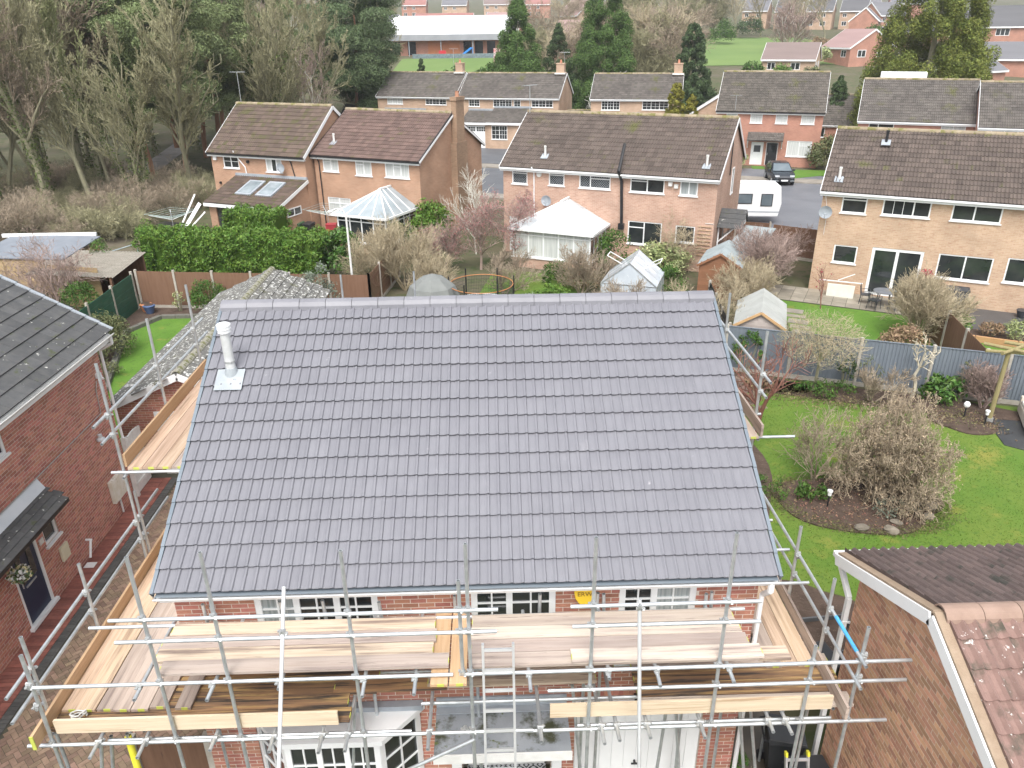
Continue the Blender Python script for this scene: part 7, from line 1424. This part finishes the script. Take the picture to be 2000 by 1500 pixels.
# right garden trees
TWIG_H = M('hazel_twigs', (.27, .215, .15), (.36, .295, .21), 2, .95, rnd='attr', rv=.3); HAZL = leafm('hazel_catkin', (.33, .25, .16), (.42, .33, .22), .4, .02)
bare('red barked cherry tree with open bare branches beside the scaffold', (7.55, 19.6, .03), 4.0, 141, REDB, 1, .15, 'cherry_tree', lev=3, ang=(30, 60), r0=.095, cat='tree', first=.3, nseg=5, ratio=(.45, .7), rmin=.008, kids=(1, 2), split=1)
bare('large rounded brown twiggy bush in the lawn bed', (10.6, 17.3, .05), 3.3, 142, TWIG_H, 24, .62, 'twisted_hazel', lev=4, ang=(30, 75), r0=.03, wob=.25, up=.0, nseg=4, buds=HAZL, nb=5200, bs=.026, sxy=.62, kids=(1, 2), ratio=(.4, .6))
bare('small dark bare shrub left of the large brown bush', (9.0, 18.2, .05), 2.3, 143, TWIG_B, 3, .4, lev=3, ang=(25, 60), nseg=4)
def lollipop(label, loc, h, R, seed, twig, leafmat, nm):
    rg = random.Random(seed); r = thing(nm, label, 'tree', loc); MB().tube((0, 0, -.03), (.04, 0, h-R*.8), .06, 8, .05).build('trunk', BARK, r, local=True); sg = []
    for i in range(2300):
        d = Vector((rg.gauss(0, 1), rg.gauss(0, 1), rg.gauss(0, .8))).normalized()*rg.random()**.4; c = Vector((d.x*R, d.y*R, h-R*.5+d.z*R*.72)); e = c+Vector((rg.gauss(0, .12)+d.x*.12, rg.gauss(0, .12)+d.y*.12, rg.gauss(.05, .1)))
        sg.append((tuple(c), tuple(e), .007, .003))
    for i in range(9): t = i*.7; sg.append(((.03, 0, h-R*1.1), (R*.6*math.cos(t), R*.6*math.sin(t), h-R*.3), .022, .008))
    mobj('crown', seg_mesh('crown', sg, 3, twig), r); E = np.array([s[1] for s in sg]); E = E[nr.integers(0, len(E), 2600)]+nr.normal(0, .04, (2600, 3)); mobj('leaves', leaf_mesh('leaves', E, nr.normal(0, 1, (2600, 3)), .026, .45, leafmat, .4), r); return r
lollipop('small round headed grey green tree in front of the grey fence', (11.3, 24.0, .03), 2.6, 1.35, 151, TWIG_Y, leafm('sage_leaf', (.2, .22, .12), (.3, .31, .2), .3, .02), 'round_headed_tree')
bare('pale pollarded tree with knobbly white branches against the grey fence', (14.45, 23.3, .03), 2.5, 152, M('pale_bark', (.45, .4, .3), (.55, .5, .4), 5, .9), 1, .05, 'pollarded_tree', lev=2, ang=(25, 55), ratio=(.3, .45), r0=.075, wob=.2, kids=(1, 3), rmin=.014, cat='tree', first=.5, nseg=4)
bare('thin upright twigs beside the pergola post', (16.4, 22.4, .03), 1.9, 153, TWIG_P, 8, .3); bare('low twiggy plants in the bed under the cherry tree', (7.9, 22.6, .03), 1.2, 154, TWIG_P, 10, .8); bare('leaning bare stem behind the brown bush', (12.9, 23.0, .03), 1.4, 155, TWIG_B, 3, .8)
# leaf litter and grass tufts
P = np.stack([nr.uniform(8.0, 11.6, 1500), nr.uniform(15.8, 18.4, 1500), np.full(1500, .085)], 1); P = P[((P[:, 0]-9.7)/2.05)**2+((P[:, 1]-17)/1.2)**2 < 1]
mobj('leaf_litter', leaf_mesh('litter', P, np.tile([0, 0, 1.], (len(P), 1)), .03, .6, leafm('dead_leaf', (.16, .09, .06), (.26, .16, .11), .5, .03), .5), kind='stuff')

# short grass blades on the near lawn, edge tufts round the beds
n_ = 42000; P = np.stack([nr.uniform(5.6, 16.2, n_), nr.uniform(12.6, 24.6, n_), np.full(n_, .045)], 1); ok = (((P[:, 0]-9.7)/2.15)**2+((P[:, 1]-17)/1.3)**2 > 1) & (P[:, 1] < 27.2-.42*P[:, 0]*.95) & ~((P[:, 0] > 15.5) & (P[:, 1] > 18))
P = P[ok]; D_ = nr.normal(0, 1, P.shape); D_[:, 2] *= .3
mobj('lawn_blades', leaf_mesh('blades', P, D_, .028, .2, leafm('grass_blade', (.075, .16, .014), (.12, .19, .025), .45, .03), .3), kind='stuff')
n_ = 5200; t_ = nr.uniform(0, 6.283, n_); q_ = nr.normal(1.0, .1, n_); P = np.stack([9.7+2.15*q_*np.cos(t_)*.98+.2*np.sin(t_), 17+1.32*q_*np.sin(t_)-.2*2.1*np.cos(t_)*.98, np.full(n_, .075)], 1)
mobj('bed_edge_tufts', leaf_mesh('tufts', P, nr.normal(0, 1, P.shape), .035, .3, leafm('mixed_tuft', (.085, .12, .03), (.17, .14, .07), .5, .04), .3), kind='stuff')
n_ = 4200; u_ = nr.uniform(0, 1, n_); P = np.stack([6.8+u_*9.4+nr.normal(0, .2, n_), 25.4-u_*3.7+nr.normal(-.35, .42, n_), np.full(n_, .08)], 1)
mobj('border_litter', leaf_mesh('litter', P, nr.normal(0, 1, P.shape), .045, .4, leafm('border_leaf', (.10, .11, .04), (.22, .16, .10), .5, .05), .4), kind='stuff')
# ------------------------------------------------------------------ far houses, school, far trees
ROOF_F = {k: M('far_roof_'+k, c, tuple(v*1.25 for v in c), .25, .85, stretch=(.3, 3, 3)) for k, c in (('grey', (.13, .13, .14)), ('red', (.25, .12, .105)), ('pink', (.27, .18, .17)), ('brown', (.17, .13, .12)), ('dark', (.09, .09, .095)))}
def far_house(label, x, y, deg, L, D, ez, rz_, brick, roof, wins, name='far_house', cat='house', gw=(), verge='white', zb=None):
    z = terr(x, y) if zb is None else zb; r = thing(name, label, cat, (x, y, z-.1), R_(deg)); m = MB(); wall_panel(m, L, ez, [w_[:4] for w_ in wins], .1)
    for X, f in ((0, (4, 3, 2, 1, 0)), (L, (0, 1, 2, 3, 4))): m.add([(X, 0, -1), (X, D, -1), (X, D, ez), (X, D/2, rz_-.1), (X, 0, ez)], [f])
    m.quad((0, D, -1), (0, D, ez), (L, D, ez), (L, D, -1)); m.quad((0, .5, 0), (L, .5, 0), (L, .5, ez), (0, .5, ez)); m.quad((0, 0, -1), (L, 0, -1), (L, 0, 0), (0, 0, 0))
    w_ = m.build('wall', BRK[brick], r, local=True); wall_uv(w_.data); e = .3; k = (rz_-ez)/(D/2)
    for w1 in wins: window(r, ID, *w1[:4], cols=(1,)*(w1[4] if len(w1) > 4 else 2), sill=False, fr=.1, pane=w1[5] if len(w1) > 5 else 'glass')
    ro = MB().prism([(-.15, -e, ez-k*e), (L+.15, -e, ez-k*e), (L+.15, D/2, rz_), (-.15, D/2, rz_)], (0, 0, .12)).prism([(-.15, D/2, rz_), (L+.15, D/2, rz_), (L+.15, D+e, ez-k*e), (-.15, D+e, ez-k*e)], (0, 0, .12)).build('roof', ROOF_F[roof], r, local=True)
    MB().box(-.15, L+.15, -e-.1, -e, ez-k*e-.2, ez-k*e+.08).build('fascia', PAL['white'], r, local=True)
    for X in (-.17, L+.17):
        for y0 in (-e, D+e): MB().bar((X, y0, ez-k*e-.05), (X, D/2, rz_-.03), .05, .28).build('bargeboard', PAL[verge], r, local=True)
    TR_ = Matrix(((0, -1, 0, L), (1, 0, 0, 0), (0, 0, 1, 0), (0, 0, 0, 1)))
    for g in gw: window(r, TR_, *g[:4], cols=(1, 1), y=-.02, sill=False, fr=.1)
    return r
w4 = [(.8, 2.2, 1, 2.3), (4.2, 5.8, 1, 2.3), (.8, 2.0, 3.4, 4.5), (4.4, 5.6, 3.4, 4.5)]
# row on the hill, upper right: brick gables
for i, (x, y, lb, rf) in enumerate(((80, 262, 'leftmost gabled buff house on the far hill at right', 'grey'), (89, 258, 'second gabled buff house on the far hill with shiny panelled roof', 'dark'), (98, 256, 'third gabled buff house on the far hill', 'dark'), (108, 255, 'fourth gabled buff house on the far hill, broad end wall', 'dark'))): far_house(lb, x, y, -28, 7.5, 9, 5.2, 8.2, 'tan', rf, w4)
far_house('red gabled house on the far hill left of the golden conifer', 108, 228, 20, 9, 8, 5.2, 8.4, 'red', 'grey', w4); far_house('dark roofed red house on the far hill beside the golden conifer', 118, 224, -25, 9, 8, 5.2, 8.0, 'red', 'dark', w4); far_house('small red house with pointed gable below the far hill row', 101, 214, 60, 8, 7, 4.6, 7.6, 'red', 'grey', w4); far_house('low red house with white windows lower on the far hill', 92, 190, -22, 10, 7, 3.0, 5.4, 'red', 'dark', [(1, 2.6, 1, 2.2), (5, 7, 1, 2.2)])
far_house('grey roofed house on the skyline above the far hill row', 128, 300, -20, 12, 8, 5.2, 8.2, 'tan', 'grey', w4); far_house('long grey roofed terrace on the skyline at right', 150, 310, -15, 18, 8, 5.2, 8.2, 'red', 'grey', w4)
# bungalows
far_house('grey roofed tan bungalow with tall gable windows behind the red house', 49, 146, -28, 9, 8, 2.7, 5.2, 'tan', 'brown', [(1, 2.4, .9, 2.1), (5, 6.6, .9, 2.1)], 'bungalow', 'bungalow', gw=[(1.2, 2.6, .6, 2.2), (4.6, 6, .6, 2.2)])
far_house('red gabled bungalow with pink roof left of the golden conifer', 66.5, 163, -78, 9, 9.5, 2.8, 5.8, 'red', 'pink', [(1.4, 3.0, 1.0, 2.3), (6.2, 7.8, 1.0, 2.3)], 'bungalow', 'bungalow', gw=[(1.6, 3.4, 1.0, 2.3), (5.8, 7.6, 1.0, 2.3)])
far_house('red brick house with two roof windows right of the golden conifer', 104, 176, -24, 12, 9, 5.2, 8.6, 'red', 'dark', [(1, 2.6, 3.3, 4.7), (4.2, 6.8, 3.3, 4.7, 3), (1, 2.6, .9, 2.2), (4.2, 6.8, .9, 2.2)]); far_house('grey roofed red bungalow below the house with roof windows', 86, 143, -35, 9, 8, 2.7, 5.2, 'red', 'grey', [(1, 2.4, .9, 2.1)], 'bungalow', 'bungalow'); far_house('pale grey hipped roof bungalow right behind the terrace', 78, 128, 30, 8, 7, 2.6, 4.6, 'red', 'grey', [(1, 2.4, .9, 2.1)], 'bungalow', 'bungalow')
for i, (x, y, lb) in enumerate(((112, 208, 'upper right white fronted house on the hillside'), (122, 204, 'topmost right white fronted house on the hillside'), (131, 196, 'white fronted house at the right edge of the hillside'))): far_house(lb, x, y, -50, 9, 8, 5, 8, 'red', 'dark', w4)
far_house('mossy brown roof at the right edge behind the terrace', 66, 100, 20, 12, 8, 2.6, 5.0, 'tan', 'brown', [(1, 2.4, .9, 2.1)], 'bungalow', 'bungalow')
# row behind the school
for i in range(6): far_house(('first', 'second', 'third', 'fourth', 'fifth', 'sixth')[i]+' house from the left in the brick row behind the school', -52+i*17, 345+(i % 2)*6, -6+4*(i % 2), 10, 9, 5.2, 8.4, ('tan', 'red')[i % 3 == 1], ('brown', 'red', 'grey')[i % 3], w4)
far_house('red roofed hall behind the white school roof, left', -20, 232, -4, 16, 9, 3.6, 6.6, 'red', 'red', [(1, 3, 1, 2.4)]); far_house('red roofed hall behind the white school roof, right', 0, 228, -4, 10, 9, 3.6, 6.8, 'red', 'pink', [(1, 3, 1, 2.4)]); far_house('grey roofed annex at the left behind the school', -38, 226, -6, 14, 9, 3.8, 6.6, 'tan', 'grey', [(1, 3, 1, 2.4)])
far_house('tall orange gabled house behind the conifers at centre', 20, 235, -60, 9, 9, 5.6, 9.4, 'tan', 'pink', w4); far_house('pink roofed house between the conifers at centre', 14, 172, -18, 8, 8, 4.6, 7.4, 'red', 'pink', w4)
sc = thing('school_building', 'long low school building with bright white sloping roof', 'school', (-22, 184, terr(0, 184)-.2), R_(-3)); OR_W = M('orange_cladding', (.42, .16, .07), (.48, .2, .1), 1, .8); 
MB().box(0, 28, 0, 18, -1, 4.0).build('wall', BRK['red'], sc, local=True); wall_uv(bpy.data.objects[sc.children[0].name].data)
MB().box(9, 16, -.12, 0, 0, 3.6).build('cladding_panel', OR_W, sc, local=True)
MB().prism([(-1, -1.8, 4.2), (29, -1.8, 4.2), (29, 20, 8.2), (-1, 20, 8.2)], (0, 0, .25)).build('roof', M('white_membrane', (.82, .83, .84), (.76, .77, .79), .3, .5), sc, local=True); MB().box(-1, 29, -1.95, -1.8, 3.2, 4.4).build('fascia', M('grey_fascia', (.25, .26, .28), (.32, .33, .35), .5, .6), sc, local=True)
for x in (1, 4.5, 16.8, 19.3, 22): MB().box(x, x+1.8, -.05, .0, .3, 3.0).build('window', PAL['glass'], sc, local=True)
for x in (5, 12, 19, 26): MB().tube((x, -1.6, 0), (x, -1.6, 3.6), .1, 8).build('canopy_post', PAL['lead'], sc, local=True)
def item(nm, lb, ct, mb, mt): return mb.build(nm, mt, label=lb, cat=ct)
zs = terr(0, 178)
item('play_slide', 'blue play slide in front of the school', 'slide', MB().bar((-6, 178, zs+.1), (-3.4, 179, zs+1.9), 1.3, .15).bar((-3.2, 178.6, zs), (-3.2, 178.6, zs+2), .12, .12), M('bright_blue', (.03, .22, .6), rough=.4)); item('red_play_panel', 'red play equipment at the left of the school front', 'play equipment', MB().box(-10.5, -9, 180, 180.3, zs, zs+1.4).box(-10.5, -9, 180.3, 181, zs+.6, zs+.75), M('bright_red', (.5, .03, .04), rough=.5)); item('banner', 'red and white banner beside the broad conifer', 'banner', MB().box(1.2, 3.6, 160, 160.1, terr(0, 160), terr(0, 160)+3.4), M('red_banner', (.5, .06, .08), (.75, .7, .7), 1.2, .6))
MB().box(-16, 4, 176.9, 177.0, zs-.2, zs+.8).build('play_fence', M('teal_rail', (.10, .13, .14), (.2, .26, .28), 3, .6), label='teal playground railing in front of the school', cat='railing')
def tsheet(name, poly, mat, up=.06, n=8):
    (x0, y0), (x1, y1) = poly; V = []; F = []
    for j_ in range(n+1):
        for i in range(3): x = x0+(x1-x0)*i/2; y = y0+(y1-y0)*j_/n; V.append((x, y, terr(x, y)+up))
    for j_ in range(n):
        for i in range(2): F.append((j_*3+i, j_*3+i+1, (j_+1)*3+i+1, (j_+1)*3+i))
    mobj(name, np_mesh(name, V, F, mat=mat), kind='structure')
FIELD = M('far_field_grass', (.10, .17, .04), (.14, .21, .055), .08, .95); tsheet('playing_field', ((36, 158), (84, 224)), FIELD, n=12); tsheet('school_field', ((-18, 140), (8, 176)), FIELD, n=10)
# hedgerow shrubs behind the tan row
for i in range(9): shrub('rounded green hedgerow bush behind the tan brick row', (-7+i*1.5, 108+(i % 3)*1.2, terr(0, 108)), (1.9, 1.6, 6.4+.6*(i % 3)), 200+i, HEDD if i % 2 else LAUR, 30, 150, .2, .45, 'hedgerow_bush', False, group='hedgerow bushes behind the tan row')
# far trees: copies of the woodland kinds, brown and grey
G2 = 'bare trees beyond the tan brick row'; src = tree_obj('far_bare_tree', 'bare brown tree beyond the tan brick row', 'tree', grow_tree(71, 13, .2, 4, first=.2, ang=(25, 55), rmin=.022), BARK, TWIG_B, (12, 118, terr(0, 118)), group=G2); src2 = tree_obj('far_bare_tree', 'bare brown tree beyond the tan brick row', 'tree', grow_tree(72, 14, .2, 4, first=.15, ang=(20, 45), rmin=.022), BARK, TWIG_Y, (28, 122, terr(0, 122)), group=G2); src3 = tree_obj('far_bare_tree', 'bare brown tree beyond the tan brick row', 'tree', grow_tree(73, 12, .18, 4, first=.12, stems=3, stem_spread=.25, rmin=.022), BARK, TWIG, (20, 125, terr(0, 125)), group=G2)
rg = random.Random(77)
for x, y in [(8, 121), (18, 115), (22, 112), (24, 120), (29, 114), (31, 128), (27, 132), (21, 135), (30, 140), (14, 130), (6, 128), (25, 145), (33, 150), (22, 128), (28, 150), (18, 140)]: copy_tree(rg.choice((src, src2, src3)), None, (x, y, terr(x, y)), rg.uniform(0, 6), rg.uniform(.8, 1.1))
G3 = 'bare trees round the far playing field'
for i, (x, y) in enumerate([(52, 226), (58, 232), (64, 236), (70, 232), (76, 230), (84, 226), (90, 236), (55, 240), (66, 244), (38, 205), (34, 190), (88, 215), (36, 225), (44, 240), (30, 215), (26, 200), (24, 225), (34, 245), (16, 210), (10, 260), (28, 260), (44, 262), (56, 270), (70, 275), (-30, 250), (-45, 235), (-60, 220), (-50, 190), (-36, 180), (-44, 165), (-30, 160), (-64, 170), (-70, 200), (-24, 150), (-36, 145), (-20, 135), (-50, 140)]):
    c = copy_tree(rg.choice((src, src2, src3)), None, (x, y, terr(x, y)), rg.uniform(0, 6), rg.uniform(.8, 1.25), 'bare tree standing around the far playing field or school'); c['group'] = G3
tree_obj('white_barked_tree', 'pale spreading tree on the edge of the playing field', 'tree', grow_tree(81, 11, .16, 3, first=.05, stems=5, stem_spread=.6, ang=(20, 45), rmin=.035), BIRCH, TWIG_P, (66, 181, terr(0, 181)), 1)
tree_obj('white_stemmed_tree', 'white stemmed bare tree behind the tan house chimney', 'tree', grow_tree(82, 7, .1, 3, first=.1, stems=4, stem_spread=.25, ang=(20, 40), rmin=.02), BIRCH, BIRCH, (14.2, 101, terr(0, 101)), 1)
for i, (x, y, s, mt, lb) in enumerate(((46, 141, 2.2, HEDD, 'dark green garden bush left of the tan bungalow'), (50, 138, 2.0, HEDG, 'green garden bush below the tan bungalow'), (54.5, 137, 1.8, OLIV, 'olive garden bush below the tan bungalow'), (64, 158, 2.6, VARG, 'yellow green bush between the two bungalows'), (80, 176, 2.4, OLIV, 'olive bush on the slope left of the golden conifer'), (72, 178, 2.6, DRY, 'brown bush behind the red gabled bungalow'), (30, 110, 2.6, COND, 'dark evergreen right of the drooping conifer'), (34, 104, 2.2, DRY, 'rusty bush behind the red brick house'), (88, 170, 3, DRY, 'brown shrubs right of the golden conifer'), (58, 205, 4, HEDD, 'dark evergreen clump at the far field edge'), (48, 216, 4, COND, 'dark evergreen thicket left of the far field'), (70, 222, 4, COND, 'dark evergreen clump right of the far field'), (95, 203, 3, HEDD, 'green bushes below the far hill houses'), (-12, 108, 2.4, IVY, 'ivy covered mound below the big rounded pine'), (-19, 93, 2.6, IVY, 'ivy covered bush left of the leftmost tan house'), (-16, 71, 2.2, COND, 'dark holly behind the orange brick houses'), (-22, 71, 2.8, IVY, 'ivy covered stump at the wood edge'))): shrub(lb, (x, y, terr(x, y)), (s, s*.9, s*1.3), 300+i, mt, 26, 90 if y > 130 else 150, .2 if y > 130 else .16, .5, 'evergreen_bush', False)
hz = MB().box(-950, 950, -70, 1000, -1.5, 75).build('haze', bpy.data.materials.new('haze_air'), kind='stuff'); hm = hz.data.materials[0]; hm.use_nodes = True; hm.node_tree.nodes.clear()
pv_ = hm.node_tree.nodes.new('ShaderNodeVolumePrincipled'); pv_.inputs['Color'].default_value = (.93, .95, 1, 1); pv_.inputs['Density'].default_value = .00035; pv_.inputs['Anisotropy'].default_value = .2
ho = hm.node_tree.nodes.new('ShaderNodeOutputMaterial'); hm.node_tree.links.new(pv_.outputs[0], ho.inputs['Volume'])
